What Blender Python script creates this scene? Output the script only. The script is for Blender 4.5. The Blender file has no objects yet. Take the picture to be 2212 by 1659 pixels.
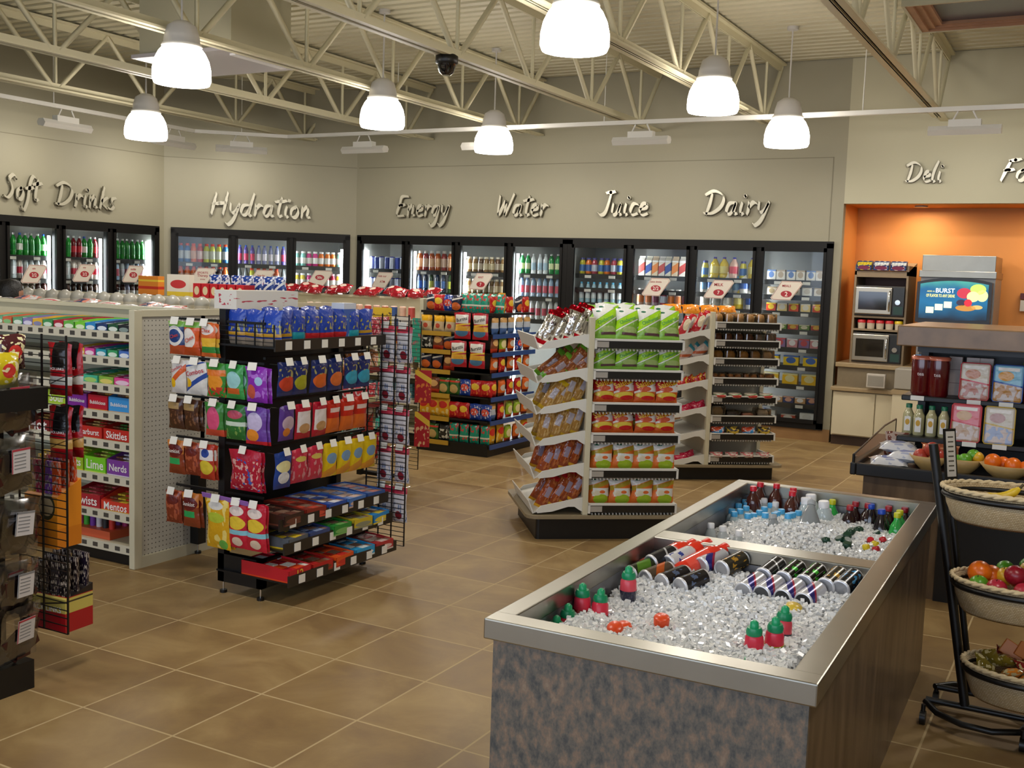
import bpy, bmesh, math, random
from mathutils import Matrix, Vector
random.seed(7)
sc = bpy.context.scene
COL = sc.collection
PI = math.pi
# ---------------------------------------------------------------- camera, world, exposure
# world axes follow the floor tiles: X along the back wall, Y towards it
def setup_camera():
    F, pitch, roll, yaw = 2324.67, .0991, .0339, .4985
    f = Vector((0, math.cos(pitch), -math.sin(pitch))); r = Vector((1, 0, 0)); u = r.cross(f)
    r2 = r*math.cos(roll)+u*math.sin(roll); u2 = u*math.cos(roll)-r*math.sin(roll)
    Rz = Matrix.Rotation(yaw, 3, 'Z')
    r2, u2, f = Rz@r2, Rz@u2, Rz@f
    cam = bpy.data.cameras.new('camera'); o = bpy.data.objects.new('camera', cam); COL.objects.link(o)
    cam.sensor_fit = 'HORIZONTAL'; cam.sensor_width = 36; cam.lens = F*36/2212
    cam.clip_start = .05; cam.clip_end = 100
    M = Matrix((r2, u2, -f)).transposed().to_4x4(); M.translation = (0, 0, 1.6)
    o.matrix_world = M
    sc.camera = o
setup_camera()
w = bpy.data.worlds.new('world'); sc.world = w; w.use_nodes = True
w.node_tree.nodes['Background'].inputs[0].default_value = (.62, .78, 1, 1)
w.node_tree.nodes['Background'].inputs[1].default_value = .9
sc.view_settings.view_transform = 'Standard'; sc.view_settings.look = 'None'
sc.view_settings.exposure = EXPOSURE = 0.12
sc.view_settings.gamma = 1; sc.view_settings.use_curve_mapping = False
sc.cycles.use_denoising = True
sc.cycles.max_bounces = 6; sc.cycles.diffuse_bounces = 3; sc.cycles.glossy_bounces = 3
sc.cycles.transparent_max_bounces = 12; sc.cycles.transmission_bounces = 4
sc.cycles.sample_clamp_indirect = 6; sc.cycles.caustics_reflective = False; sc.cycles.caustics_refractive = False
LAMP_E = 15.0      # pendant shades
TUBE_E = 38.0       # cooler door tubes
WASH_W = 8.0      # wall washers on the track
def area(name, loc, rot, sx, sy, watt, col, parent=None):
    l = bpy.data.lights.new(name, 'AREA'); l.shape = 'RECTANGLE'; l.size = sx; l.size_y = sy; l.energy = watt; l.color = col
    o = bpy.data.objects.new(name, l); COL.objects.link(o); o.location = loc; o.rotation_euler = rot; o.parent = parent
    return o
# daylight through the glazed shop front behind the photographer
area('window_daylight', (-1.5, -2.8, 1.7), (PI/2, 0, 0), 9, 2.4, 150, (.72, .82, 1))

# ---------------------------------------------------------------- colours and materials
def lin(h):
    if isinstance(h, str):
        h = h.lstrip('#'); c = [int(h[i:i+2], 16)/255 for i in (0, 2, 4)]
    else: c = h
    return tuple((x/12.92 if x <= .04045 else ((x+.055)/1.055)**2.4) for x in c)+(1,)
MATS = {}
def mat(name, col='#888888', rough=.5, metal=0., spec=.5, emit=0, noise=0., nscale=30, bump=0., bscale=60, alpha=None, coat=0, trans=0):
    if name in MATS: return MATS[name]
    m = bpy.data.materials.new(name); m.use_nodes = True; nt = m.node_tree; b = nt.nodes['Principled BSDF']
    c = lin(col); b.inputs['Base Color'].default_value = c; b.inputs['Roughness'].default_value = rough
    b.inputs['Metallic'].default_value = metal; b.inputs['Specular IOR Level'].default_value = spec
    b.inputs['Coat Weight'].default_value = coat; b.inputs['Coat Roughness'].default_value = .08
    b.inputs['Transmission Weight'].default_value = trans
    if emit:
        b.inputs['Emission Color'].default_value = c; b.inputs['Emission Strength'].default_value = emit
    if noise or bump:
        tc = nt.nodes.new('ShaderNodeTexCoord'); n = nt.nodes.new('ShaderNodeTexNoise'); n.inputs['Scale'].default_value = nscale
        n.inputs['Detail'].default_value = 3
        nt.links.new(tc.outputs['Object'], n.inputs['Vector'])
        if noise:
            mx = nt.nodes.new('ShaderNodeMix'); mx.data_type = 'RGBA'
            mx.inputs[6].default_value = tuple(x*(1-noise) for x in c[:3])+(1,); mx.inputs[7].default_value = tuple(min(1, x*(1+noise)) for x in c[:3])+(1,)
            nt.links.new(n.outputs['Fac'], mx.inputs[0]); nt.links.new(mx.outputs[2], b.inputs['Base Color'])
        if bump:
            n2 = nt.nodes.new('ShaderNodeTexNoise'); n2.inputs['Scale'].default_value = bscale
            nt.links.new(tc.outputs['Object'], n2.inputs['Vector'])
            bp = nt.nodes.new('ShaderNodeBump'); bp.inputs['Strength'].default_value = bump; bp.inputs['Distance'].default_value = .01
            nt.links.new(n2.outputs['Fac'], bp.inputs['Height']); nt.links.new(bp.outputs['Normal'], b.inputs['Normal'])
    MATS[name] = m
    return m
def glassmat(name, col='#ffffff', gloss=.12, rough=.02):
    if name in MATS: return MATS[name]
    m = bpy.data.materials.new(name); m.use_nodes = True; nt = m.node_tree; nt.nodes.clear()
    out = nt.nodes.new('ShaderNodeOutputMaterial'); mx = nt.nodes.new('ShaderNodeMixShader')
    t = nt.nodes.new('ShaderNodeBsdfTransparent'); t.inputs[0].default_value = lin(col)
    g = nt.nodes.new('ShaderNodeBsdfGlossy'); g.inputs['Roughness'].default_value = rough
    fr = nt.nodes.new('ShaderNodeFresnel'); fr.inputs[0].default_value = 1.45
    ad = nt.nodes.new('ShaderNodeMath'); ad.operation = 'MULTIPLY_ADD'; ad.inputs[1].default_value = 1; ad.inputs[2].default_value = gloss-.04; ad.use_clamp = True
    nt.links.new(fr.outputs[0], ad.inputs[0]); nt.links.new(ad.outputs[0], mx.inputs[0])
    nt.links.new(t.outputs[0], mx.inputs[1]); nt.links.new(g.outputs[0], mx.inputs[2]); nt.links.new(mx.outputs[0], out.inputs[0])
    MATS[name] = m
    return m
def wrap(name, base, shapes=(), rough=.28, crinkle=.35, metal=0., cs=22):
    """printed packaging film: shapes drawn over the bounding box of the pack
    ('b',z0,z1,slant,col) band, ('e',cx,cz,rx,rz,col) oval, ('r',x0,x1,z0,z1,col) block, ('n',scale,thresh,z0,z1,col) blotches"""
    if name in MATS: return MATS[name]
    m = bpy.data.materials.new(name); m.use_nodes = True; nt = m.node_tree; b = nt.nodes['Principled BSDF']; L = nt.links.new
    b.inputs['Roughness'].default_value = rough; b.inputs['Metallic'].default_value = metal
    tc = nt.nodes.new('ShaderNodeTexCoord'); sp = nt.nodes.new('ShaderNodeSeparateXYZ'); L(tc.outputs['Generated'], sp.inputs[0])
    X, Z = sp.outputs[0], sp.outputs[2]
    def mth(op, a, bb=None, cc=None):
        n = nt.nodes.new('ShaderNodeMath'); n.operation = op
        for i, v in enumerate((a, bb, cc)):
            if v is None: continue
            if isinstance(v, (int, float)): n.inputs[i].default_value = v
            else: L(v, n.inputs[i])
        return n.outputs[0]
    prev = None; pc = lin(base)
    for s in shapes:
        if s[0] == 'b':
            t = mth('MULTIPLY_ADD', X, -s[3], Z) if s[3] else Z
            mk = mth('MULTIPLY', mth('GREATER_THAN', t, s[1]-s[3]*.5), mth('LESS_THAN', t, s[2]-s[3]*.5)); c = s[4]
        elif s[0] == 'e':
            dx = mth('MULTIPLY', mth('SUBTRACT', X, s[1]), 1/s[3]); dz = mth('MULTIPLY', mth('SUBTRACT', Z, s[2]), 1/s[4])
            mk = mth('LESS_THAN', mth('MULTIPLY_ADD', dx, dx, mth('MULTIPLY', dz, dz)), 1.); c = s[5]
        elif s[0] == 'r':
            mk = mth('MULTIPLY', mth('MULTIPLY', mth('GREATER_THAN', X, s[1]), mth('LESS_THAN', X, s[2])), mth('MULTIPLY', mth('GREATER_THAN', Z, s[3]), mth('LESS_THAN', Z, s[4]))); c = s[5]
        else:
            v = nt.nodes.new('ShaderNodeTexNoise'); v.inputs['Scale'].default_value = s[1]; v.inputs['Detail'].default_value = 1; L(tc.outputs['Generated'], v.inputs['Vector'])
            mk = mth('MULTIPLY', mth('GREATER_THAN', v.outputs['Fac'], s[2]), mth('MULTIPLY', mth('GREATER_THAN', Z, s[3]), mth('LESS_THAN', Z, s[4]))); c = s[5]
        mx = nt.nodes.new('ShaderNodeMix'); mx.data_type = 'RGBA'; L(mk, mx.inputs[0])
        if prev is None: mx.inputs[6].default_value = pc
        else: L(prev, mx.inputs[6])
        mx.inputs[7].default_value = lin(c); prev = mx.outputs[2]
    if prev is None: b.inputs['Base Color'].default_value = pc
    else: L(prev, b.inputs['Base Color'])
    if crinkle:
        n2 = nt.nodes.new('ShaderNodeTexNoise'); n2.inputs['Scale'].default_value = cs; n2.inputs['Detail'].default_value = 2; L(tc.outputs['Object'], n2.inputs['Vector'])
        bp = nt.nodes.new('ShaderNodeBump'); bp.inputs['Strength'].default_value = crinkle; bp.inputs['Distance'].default_value = .02
        L(n2.outputs['Fac'], bp.inputs['Height']); L(bp.outputs['Normal'], b.inputs['Normal'])
    MATS[name] = m
    return m
def flat(col): return mat('print_'+col.lstrip('#'), col, .45)

# ---------------------------------------------------------------- mesh building
TXT = {}
def textgeo(s):
    if s in TXT: return TXT[s]
    c = bpy.data.curves.new('t', 'FONT'); c.body = s; c.size = 1; c.resolution_u = 2; c.align_x = 'CENTER'; c.align_y = 'CENTER'; c.offset = .012
    o = bpy.data.objects.new('t', c); COL.objects.link(o)
    me = bpy.data.meshes.new_from_object(o.evaluated_get(bpy.context.evaluated_depsgraph_get()))
    v = [(p.co.x, p.co.y) for p in me.vertices]; f = [tuple(p.vertices) for p in me.polygons]
    x0 = min(p[0] for p in v); x1 = max(p[0] for p in v); y0 = min(p[1] for p in v); y1 = max(p[1] for p in v)
    k = 1/(x1-x0); v = [((p[0]-(x0+x1)/2)*k, (p[1]-(y0+y1)/2)*k) for p in v]
    bpy.data.objects.remove(o); bpy.data.meshes.remove(me); bpy.data.curves.remove(c)
    TXT[s] = (v, f)
    return TXT[s]
class MB:
    def __init__(s): s.v = []; s.f = []; s.m = []; s.s = []; s.mats = []
    def add(s, vs, fs, m, smooth=False):
        if m not in s.mats: s.mats.append(m)
        i = s.mats.index(m); n = len(s.v)
        s.v += [tuple(p) for p in vs]
        for f in fs: s.f.append(tuple(a+n for a in f)); s.m.append(i); s.s.append(smooth)
        return s
    def box(s, x0, x1, y0, y1, z0, z1, m, bev=0):
        if bev:
            bm = bmesh.new(); bmesh.ops.create_cube(bm, size=1)
            for v in bm.verts: v.co = Vector(((x0+x1)/2+v.co.x*(x1-x0), (y0+y1)/2+v.co.y*(y1-y0), (z0+z1)/2+v.co.z*(z1-z0)))
            bmesh.ops.bevel(bm, geom=bm.edges[:], offset=bev, segments=2, affect='EDGES', profile=.5)
            bm.verts.index_update()
            s.add([v.co for v in bm.verts], [[v.index for v in f.verts] for f in bm.faces], m); bm.free(); return s
        vs = [(x, y, z) for z in (z0, z1) for y in (y0, y1) for x in (x0, x1)]
        return s.add(vs, [(0, 2, 3, 1), (4, 5, 7, 6), (0, 1, 5, 4), (1, 3, 7, 5), (3, 2, 6, 7), (2, 0, 4, 6)], m)
    def obox(s, c, sx, sy, sz, R, m):
        vs = [Vector(c)+R@Vector((x*sx/2, y*sy/2, z*sz/2)) for z in (-1, 1) for y in (-1, 1) for x in (-1, 1)]
        return s.add(vs, [(0, 2, 3, 1), (4, 5, 7, 6), (0, 1, 5, 4), (1, 3, 7, 5), (3, 2, 6, 7), (2, 0, 4, 6)], m)
    def cyl(s, p0, p1, r0, m, r1=None, n=10, cap=True, smooth=True):
        p0 = Vector(p0); p1 = Vector(p1); r1 = r0 if r1 is None else r1
        d = (p1-p0).normalized(); a = d.orthogonal().normalized(); b = d.cross(a)
        vs = []
        for p, r in ((p0, r0), (p1, r1)):
            for i in range(n):
                t = 2*PI*i/n; vs.append(p+a*math.cos(t)*r+b*math.sin(t)*r)
        s.add(vs, [(i, (i+1) % n, n+(i+1) % n, n+i) for i in range(n)], m, smooth)
        if cap: s.add(vs, [tuple(range(n))[::-1], tuple(range(n, 2*n))], m)
        return s
    def lathe(s, prof, m, n=14, c=(0, 0, 0), sx=1, sy=1, smooth=True):
        vs = []
        for r, z in prof:
            for i in range(n):
                t = 2*PI*i/n; vs.append((c[0]+r*math.cos(t)*sx, c[1]+r*math.sin(t)*sy, c[2]+z))
        fs = [(k*n+i, k*n+(i+1) % n, (k+1)*n+(i+1) % n, (k+1)*n+i) for k in range(len(prof)-1) for i in range(n)]
        s.add(vs, fs, m, smooth)
        ca = []
        if prof[0][0] > .0005: ca.append(tuple(range(n))[::-1])
        if prof[-1][0] > .0005: ca.append(tuple(range((len(prof)-1)*n, len(prof)*n)))
        if ca: s.add(vs, ca, m)
        return s
    def tube(s, pts, r, m, n=6, closed=False):
        pts = [Vector(p) for p in pts]; N = len(pts); vs = []; up = None
        rr = r if isinstance(r, (list, tuple)) else [r]*N
        for i, p in enumerate(pts):
            a = pts[(i-1) % N] if (closed or i > 0) else p; b = pts[(i+1) % N] if (closed or i < N-1) else p
            d = (b-a).normalized()
            if up is None: up = d.orthogonal().normalized()
            up = (up-d*up.dot(d)).normalized(); sd = d.cross(up)
            for k in range(n):
                t = 2*PI*k/n; vs.append(p+(up*math.cos(t)+sd*math.sin(t))*rr[i])
        R = N if closed else N-1
        fs = [(i*n+k, i*n+(k+1) % n, ((i+1) % N)*n+(k+1) % n, ((i+1) % N)*n+k) for i in range(R) for k in range(n)]
        s.add(vs, fs, m, True)
        if not closed: s.add(vs, [tuple(range(n))[::-1], tuple(range((N-1)*n, N*n))], m)
        return s
    def prism(s, poly, a0, a1, m, axis='y'):
        n = len(poly)
        def P(p, a): return {'y': (p[0], a, p[1]), 'x': (a, p[0], p[1]), 'z': (p[0], p[1], a)}[axis]
        vs = [P(p, a0) for p in poly]+[P(p, a1) for p in poly]
        return s.add(vs, [tuple(range(n)), tuple(range(n, 2*n))[::-1]]+[(i, (i+1) % n, n+(i+1) % n, n+i) for i in range(n)], m)
    def text(s, t, cx, cz, w, m, yf, rot=0, squash=1):
        v, f = textgeo(t); ca, sa = math.cos(rot), math.sin(rot); o = []
        for a, b in v:
            x = cx+w*(a*ca-b*squash*sa); z = cz+w*(a*sa+b*squash*ca); o.append((x, yf(x, z) if callable(yf) else yf, z))
        return s.add(o, f, m)
    def mesh(s, name):
        me = bpy.data.meshes.new(name); me.from_pydata(s.v, [], s.f)
        for m in s.mats: me.materials.append(m)
        me.polygons.foreach_set('material_index', s.m); me.polygons.foreach_set('use_smooth', s.s); me.update()
        return me
    def build(s, name, parent=None, loc=None, rot=None):
        o = bpy.data.objects.new(name, s.mesh(name)); COL.objects.link(o); o.parent = parent
        if loc: o.location = loc
        if rot: o.rotation_euler = rot
        return o
BAD = []
def tag(o, label=None, cat=None, group=None, kind=None):
    if label:
        o['label'] = label
        if not 4 <= len(label.split()) <= 16: BAD.append(label)
    if cat: o['category'] = cat
    if group: o['group'] = group
    if kind: o['kind'] = kind
    return o
def thing(name, label, cat, loc=(0, 0, 0), rz=0, group=None):
    o = bpy.data.objects.new(name, None); COL.objects.link(o); o.location = loc; o.rotation_euler = (0, 0, rz); o.empty_display_size = .1
    return tag(o, label, cat, group)
def struct(mb, name): return tag(mb.build(name), kind='structure')
def inst(name, me, loc, rot, label, cat, group=None, parts=(), scale=None):
    o = bpy.data.objects.new(name, me); COL.objects.link(o); o.location = loc; o.rotation_euler = rot
    if scale: o.scale = scale
    for pn, pm in parts:
        p = bpy.data.objects.new(pn, pm); COL.objects.link(p); p.parent = o
    return tag(o, label, cat, group)
ORD = 'first second third fourth fifth sixth seventh eighth ninth tenth eleventh twelfth thirteenth fourteenth fifteenth sixteenth seventeenth eighteenth nineteenth twentieth'.split()
class Fr:
    """a local frame: origin on the floor, x to the right along a face, y into it"""
    def __init__(s, x, y, a): s.x, s.y, s.a = x, y, a
    def w(s, x, y, z): c, n = math.cos(s.a), math.sin(s.a); return (s.x+c*x-n*y, s.y+n*x+c*y, z)
def row(fr, kinds, n, x0, x1, y, z, where, group, jit=.004, tilt=0., spin=0., order=None, zj=0., skip=(), sc_=None):
    """n packs between x0 and x1; kinds: list of (name, mesh, desc, category)"""
    for i in range(n):
        if i in skip: continue
        k = kinds[(order[i] if order else i) % len(kinds)]
        x = x0+(x1-x0)*(i+.5)/n+random.uniform(-jit, jit)
        d = k[2]
        lab = f"{d}, {ORD[i]} from the left {where}" if n > 1 else f"{d} {where}"
        inst(k[0], k[1], fr.w(x, y+random.uniform(-jit, jit), z+random.uniform(0, zj)), (tilt+random.uniform(-.04, .04)*bool(tilt), random.uniform(-1, 1)*(.03 if jit < .005 else .07)*bool(jit), fr.a+spin+random.uniform(-.05, .05)*bool(jit)),
             lab, k[3], group, parts=k[4] if len(k) > 4 else (), scale=sc_ if isinstance(sc_, tuple) else ((sc_(k) if callable(sc_) else sc_),)*3 if sc_ else None)

# ---------------------------------------------------------------- packs
def bag(name, w, h, d, m, text=None, tcol='#ffffff', tz=.62, tw=.75, rot=0., sq=1., hook=False, nx=8, nz=10, seed=1):
    rnd = random.Random(seed); mb = MB()
    def th(x, z):
        u = min(1, abs(2*x/w)); v = abs(2*z/h-1); v = min(1, v/.93)
        return d/2*max(0, 1-u**2.6)**.6*max(0, 1-v**3.2)**.65
    ph = [rnd.uniform(0, 6) for _ in range(4)]
    def wr(x, z): return .05*d*math.sin(x/w*17+ph[0])*math.sin(z/h*13+ph[1])
    for sgn in (-1, 1):
        vs = []
        for j in range(nz+1):
            z = h*j/nz; nar = 1-.07*(1-abs(2*j/nz-1)**2)
            for i in range(nx+1):
                x = w*(i/nx-.5); sk = .035*w*math.sin(z/h*5+ph[2]); zz = z-(.02*h*abs(2*i/nx-1)**3 if j == nz else 0)+.012*h*math.sin(x/w*9+ph[3])*(j > nz-2); vs.append((x*nar*(1-.04*math.sin(z/h*9+ph[0]))+sk*(z/h), sgn*(th(x, z)+(wr(x, z) if 0 < i < nx and 0 < j < nz else 0))+.0015*math.sin(x/w*30)*(j in (0, nz)), zz))
        fs = [(j*(nx+1)+i, j*(nx+1)+i+1, (j+1)*(nx+1)+i+1, (j+1)*(nx+1)+i) for j in range(nz) for i in range(nx)]
        if sgn > 0: fs = [f[::-1] for f in fs]
        mb.add(vs, fs, m, True)
    if text:
        mb.text(text, 0, h*tz, w*tw, flat(tcol), lambda x, z: -th(x, z)-abs(wr(x, z))-.003, rot, sq)
    return mb.mesh(name)
def carton(name, w, h, d, m, text=None, tcol='#ffffff', tz=.5, tw=.8, top=None, cut=0., sq=1):
    """display box; cut>0 lowers the front so the packs inside show"""
    mb = MB()
    if not cut:
        mb.box(-w/2, w/2, 0, d, 0, h, m)
    else:
        t = .003; f = h*(1-cut)
        mb.box(-w/2, w/2, 0, t, 0, f, m); mb.box(-w/2, w/2, d-t, d, 0, h, m)
        for sx in (-1, 1):
            mb.prism([(0, 0), (d, 0), (d, h), (d*.45, h), (0, f)], sx*w/2-(t if sx > 0 else 0), sx*w/2+(0 if sx > 0 else t), m, 'x')
        tm = [flat(c) for c in (top or ['#dddddd'])]; n = max(2, int(w/.028)); rows = max(2, int(d/.05))
        for r in range(rows):
            for i in range(n):
                x = -w/2+t+(w-2*t)*(i+.5)/n; y = t+(d-2*t)*(r+.5)/rows; hh = f+(h-f)*(r+.5)/rows*.9-.004
                mb.box(x-(w/n)*.42, x+(w/n)*.42, y-d/rows*.45, y+d/rows*.45, .004, hh, tm[(i//2+r) % len(tm)])
    if text: mb.text(text, 0, (h*(1-cut))*tz, w*tw, flat(tcol), -.0015, 0, sq)
    return mb.mesh(name)
def bottle(name, kind, body, label, cap, liquid=None, n=10, split=False):
    P = {'soda': ([(.028, 0), (.032, .006), (.031, .05), (.032, .06)], (.060, .125), [(.032, .125), (.033, .15), (.026, .18), (.014, .2), (.0125, .212)], .0145, .212, .232),
         'sport': ([(.033, 0), (.036, .008), (.036, .04)], (.045, .14), [(.036, .14), (.037, .155), (.030, .18), (.021, .197)], .0225, .197, .225),
         'slim': ([(.026, 0), (.028, .005), (.028, .05)], (.05, .13), [(.028, .13), (.028, .16), (.02, .195), (.013, .21)], .0145, .21, .23),
         'can': ([(.026, 0), (.033, .008)], (.010, .112), [(.033, .112), (.027, .121)], .026, .120, .122),
         'tall': ([(.026, 0), (.033, .008)], (.010, .145), [(.033, .145), (.027, .156)], .026, .155, .157),
         'mini': ([(.022, 0), (.024, .005), (.026, .02)], (.025, .075), [(.026, .075), (.022, .1), (.016, .112)], .019, .112, .128),
         'jug': ([(.05, 0), (.055, .01), (.055, .06)], (.06, .14), [(.055, .14), (.05, .17), (.025, .21), (.018, .225)], .02, .225, .245),
         'big': ([(.04, 0), (.045, .01), (.045, .07)], (.075, .15), [(.045, .15), (.044, .19), (.02, .25), (.014, .265)], .016, .265, .285)}[kind]
    mb = MB(); mb.lathe(P[0]+[(P[0][-1][0], P[1][0])], body, n); r = P[0][-1][0]*1.01
    mb.lathe([(r, P[1][0]), (r, P[1][1])], label, n); mb.lathe(P[2], body, n)
    c = MB(); c.lathe([(P[3], P[4]), (P[3], P[5]-.003), (P[3]*.85, P[5])], cap, n)
    if split: return mb.mesh(name), c.mesh('cap')
    mb.lathe([(P[3], P[4]), (P[3], P[5]-.003), (P[3]*.85, P[5])], cap, n)
    return mb.mesh(name)
# ================================================================ the room
def floor_mat():
    m = bpy.data.materials.new('floor_tile'); m.use_nodes = True; nt = m.node_tree; b = nt.nodes['Principled BSDF']; L = nt.links.new
    tc = nt.nodes.new('ShaderNodeTexCoord'); sp = nt.nodes.new('ShaderNodeSeparateXYZ'); L(tc.outputs['Object'], sp.inputs[0])
    def mth(op, *a):
        n = nt.nodes.new('ShaderNodeMath'); n.operation = op
        for i, v in enumerate(a):
            if isinstance(v, (int, float)): n.inputs[i].default_value = v
            else: L(v, n.inputs[i])
        return n.outputs[0]
    T = .4455; gs = []; ids = []
    for ax, off in ((0, -4.012), (1, 3.464)):
        u = mth('DIVIDE', mth('SUBTRACT', sp.outputs[ax], off), T); fr = mth('FRACT', u); ids.append(mth('FLOOR', u))
        gs.append(mth('MINIMUM', fr, mth('SUBTRACT', 1., fr)))
    d = mth('MINIMUM', gs[0], gs[1]); g = mth('LESS_THAN', d, .009)
    wn = nt.nodes.new('ShaderNodeTexWhiteNoise'); wn.noise_dimensions = '2D'; cx = nt.nodes.new('ShaderNodeCombineXYZ'); L(ids[0], cx.inputs[0]); L(ids[1], cx.inputs[1]); L(cx.outputs[0], wn.inputs['Vector'])
    no = nt.nodes.new('ShaderNodeTexNoise'); no.inputs['Scale'].default_value = 2.6; no.inputs['Detail'].default_value = 6; no.inputs['Roughness'].default_value = .62; no.inputs['Distortion'].default_value = .6
    va = nt.nodes.new('ShaderNodeVectorMath'); va.operation = 'ADD'; L(tc.outputs['Object'], va.inputs[0])
    sc2 = nt.nodes.new('ShaderNodeVectorMath'); sc2.operation = 'SCALE'; sc2.inputs['Scale'].default_value = 7; L(wn.outputs['Color'], sc2.inputs[0]); L(sc2.outputs[0], va.inputs[1]); L(va.outputs[0], no.inputs['Vector'])
    r = nt.nodes.new('ShaderNodeValToRGB'); e = r.color_ramp.elements; e[0].position = .3; e[0].color = lin('#7a5f3c'); e[1].position = .74; e[1].color = lin('#a48a5c')
    x = e.new(.5); x.color = lin('#8d7248')
    L(mth('MULTIPLY_ADD', wn.outputs['Value'], .12, mth('SUBTRACT', no.outputs['Fac'], .06)), r.inputs[0])
    mx = nt.nodes.new('ShaderNodeMix'); mx.data_type = 'RGBA'; L(g, mx.inputs[0]); L(r.outputs[0], mx.inputs[6]); mx.inputs[7].default_value = lin('#b59e74'); L(mx.outputs[2], b.inputs['Base Color'])
    L(mth('MULTIPLY_ADD', g, .25, mth('MULTIPLY_ADD', no.outputs['Fac'], .2, .38)), b.inputs['Roughness'])
    bp = nt.nodes.new('ShaderNodeBump'); bp.inputs['Strength'].default_value = .25; bp.inputs['Distance'].default_value = .004
    L(mth('MULTIPLY_ADD', g, -.6, no.outputs['Fac']), bp.inputs['Height']); L(bp.outputs['Normal'], b.inputs['Normal'])
    return m
M_wall = mat('khaki_wall_paint', '#938d77', .6, noise=.04, nscale=2)
M_cream = mat('cream_wall_paint', '#b3ad92', .6, noise=.03, nscale=2)
M_deck = mat('painted_steel_deck', '#c6c0a4', .55)
M_joist = mat('painted_steel_joist', '#cfc8a8', .5)
M_orange = mat('orange_wall_paint', '#dd9046', .6, noise=.04, nscale=3)
M_black = mat('black_metal', '#0b0a0a', .4)
M_blackf = mat('black_frame_anodised', '#100e0c', .5, spec=.25)
M_white = mat('white_enamel', '#dcdad2', .4)
M_tube = mat('fluorescent_tube', '#f4faff', .4, emit=TUBE_E)
M_beige = mat('beige_shelf_enamel', '#cdc6ab', .45)
M_steel = mat('brushed_steel', '#8f8a7e', .3, metal=1., noise=.12, nscale=9)
M_chrome = mat('chrome', '#dddddd', .12, metal=1.)
M_tag = mat('price_card', '#e9e6de', .5)
M_skirt = mat('tile_skirting', '#8d6a42', .45, noise=.25, nscale=5)
M_grayin = mat('cooler_liner', '#a5a49e', .45)
M_wire = mat('dark_wire_shelf', '#2b2a28', .4)
M_glass = glassmat('cooler_glass', '#fbfdfc', .03)
LIP = wrap('shelf_lip_strip', '#cfc9b4', [], .4, 0)
def lip_labels():
    nt = LIP.node_tree; L = nt.links.new; b = nt.nodes['Principled BSDF']; tc = nt.nodes.new('ShaderNodeTexCoord'); sp = nt.nodes.new('ShaderNodeSeparateXYZ'); sg = nt.nodes.new('ShaderNodeSeparateXYZ'); L(tc.outputs['Object'], sp.inputs[0]); L(tc.outputs['Generated'], sg.inputs[0])
    def m(op, a, *bs):
        n = nt.nodes.new('ShaderNodeMath'); n.operation = op; L(a, n.inputs[0])
        for i, v in enumerate(bs):
            if isinstance(v, (int, float)): n.inputs[i+1].default_value = v
            else: L(v, n.inputs[i+1])
        return n.outputs[0]
    k = m('MULTIPLY', m('LESS_THAN', m('FRACT', m('MULTIPLY', sp.outputs[0], 1/.085)), .45), m('MULTIPLY', m('GREATER_THAN', sg.outputs[2], .25), m('LESS_THAN', sg.outputs[2], .75)))
    mx = nt.nodes.new('ShaderNodeMix'); mx.data_type = 'RGBA'; L(k, mx.inputs[0]); mx.inputs[6].default_value = lin('#cfc9b4'); mx.inputs[7].default_value = lin('#4a4640'); L(mx.outputs[2], b.inputs['Base Color'])
lip_labels()
struct(MB().box(-11, 4.2, -3.2, 12.8, -.1, 0, floor_mat()), 'floor')
# corrugated roof deck, ribs along X
mb = MB(); pts = []; y = -3.2; z0 = 3.9
while y < 12.8:
    pts += [(y, z0), (y+.085, z0), (y+.1, z0+.04), (y+.135, z0+.04)]; y += .15
vs = []; 
for (yy, zz) in pts: vs += [(-11, yy, zz), (4.2, yy, zz)]
mb.add(vs, [(2*i, 2*i+1, 2*i+3, 2*i+2) for i in range(len(pts)-1)], M_deck)
mb.box(-11, 4.2, -3.2, 12.8, z0+.06, z0+.1, M_deck)
struct(mb, 'ceiling')
WY = 11.32
mb = MB(); mb.box(-8.6, -2.39, WY, WY+.1, 2.07, 3.9, M_wall); mb.box(-2.5, -2.39, WY, WY+.1, 0, 2.07, M_wall); mb.box(-8.6, -8.47, WY, WY+.1, 0, 2.07, M_wall)
mb.box(-8.6, -2.4, WY, WY+.1, 0, .13, M_wall)
struct(mb, 'wall_back')
tag(MB().box(-8.46, -2.39, WY-.012, WY, 0, .13, M_skirt).build('baseboard_back'), kind='structure')
struct(MB().box(-8.5, -2.52, WY-.004, WY, 2.918, 2.926, mat('seam', '#77705a', .6)).box(-2.524, -2.516, WY-.004, WY, 2.07, 2.926, mat('seam')), 'trim_1')
FH = Fr(-10.2, 9.65, PI/4); FS = Fr(-10.2, 6.6, PI/2); FB = Fr(0, WY, 0)
def emp(fr, name='e'):
    return (fr.x, fr.y, 0), (0, 0, fr.a)
def wall_local(fr, name, x0, x1, o0, o1, top=3.9):
    mb = MB(); mb.box(x0, x1, 0, .1, 2.07, top, M_wall); mb.box(x0, o0, 0, .1, 0, 2.07, M_wall); mb.box(o1, x1, 0, .1, 0, 2.07, M_wall); mb.box(o0, o1, 0, .1, 0, .13, M_wall)
    mb.box(x0, x1, -.004, 0, 2.918, 2.926, mat('seam'))
    o = struct(mb, name); o.location, o.rotation_euler = emp(fr)
wall_local(FH, 'wall_corner', 0, 2.361, .09, 2.27)
wall_local(FS, 'wall_left', -9.6, 3.05, .1, 2.94)
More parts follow.
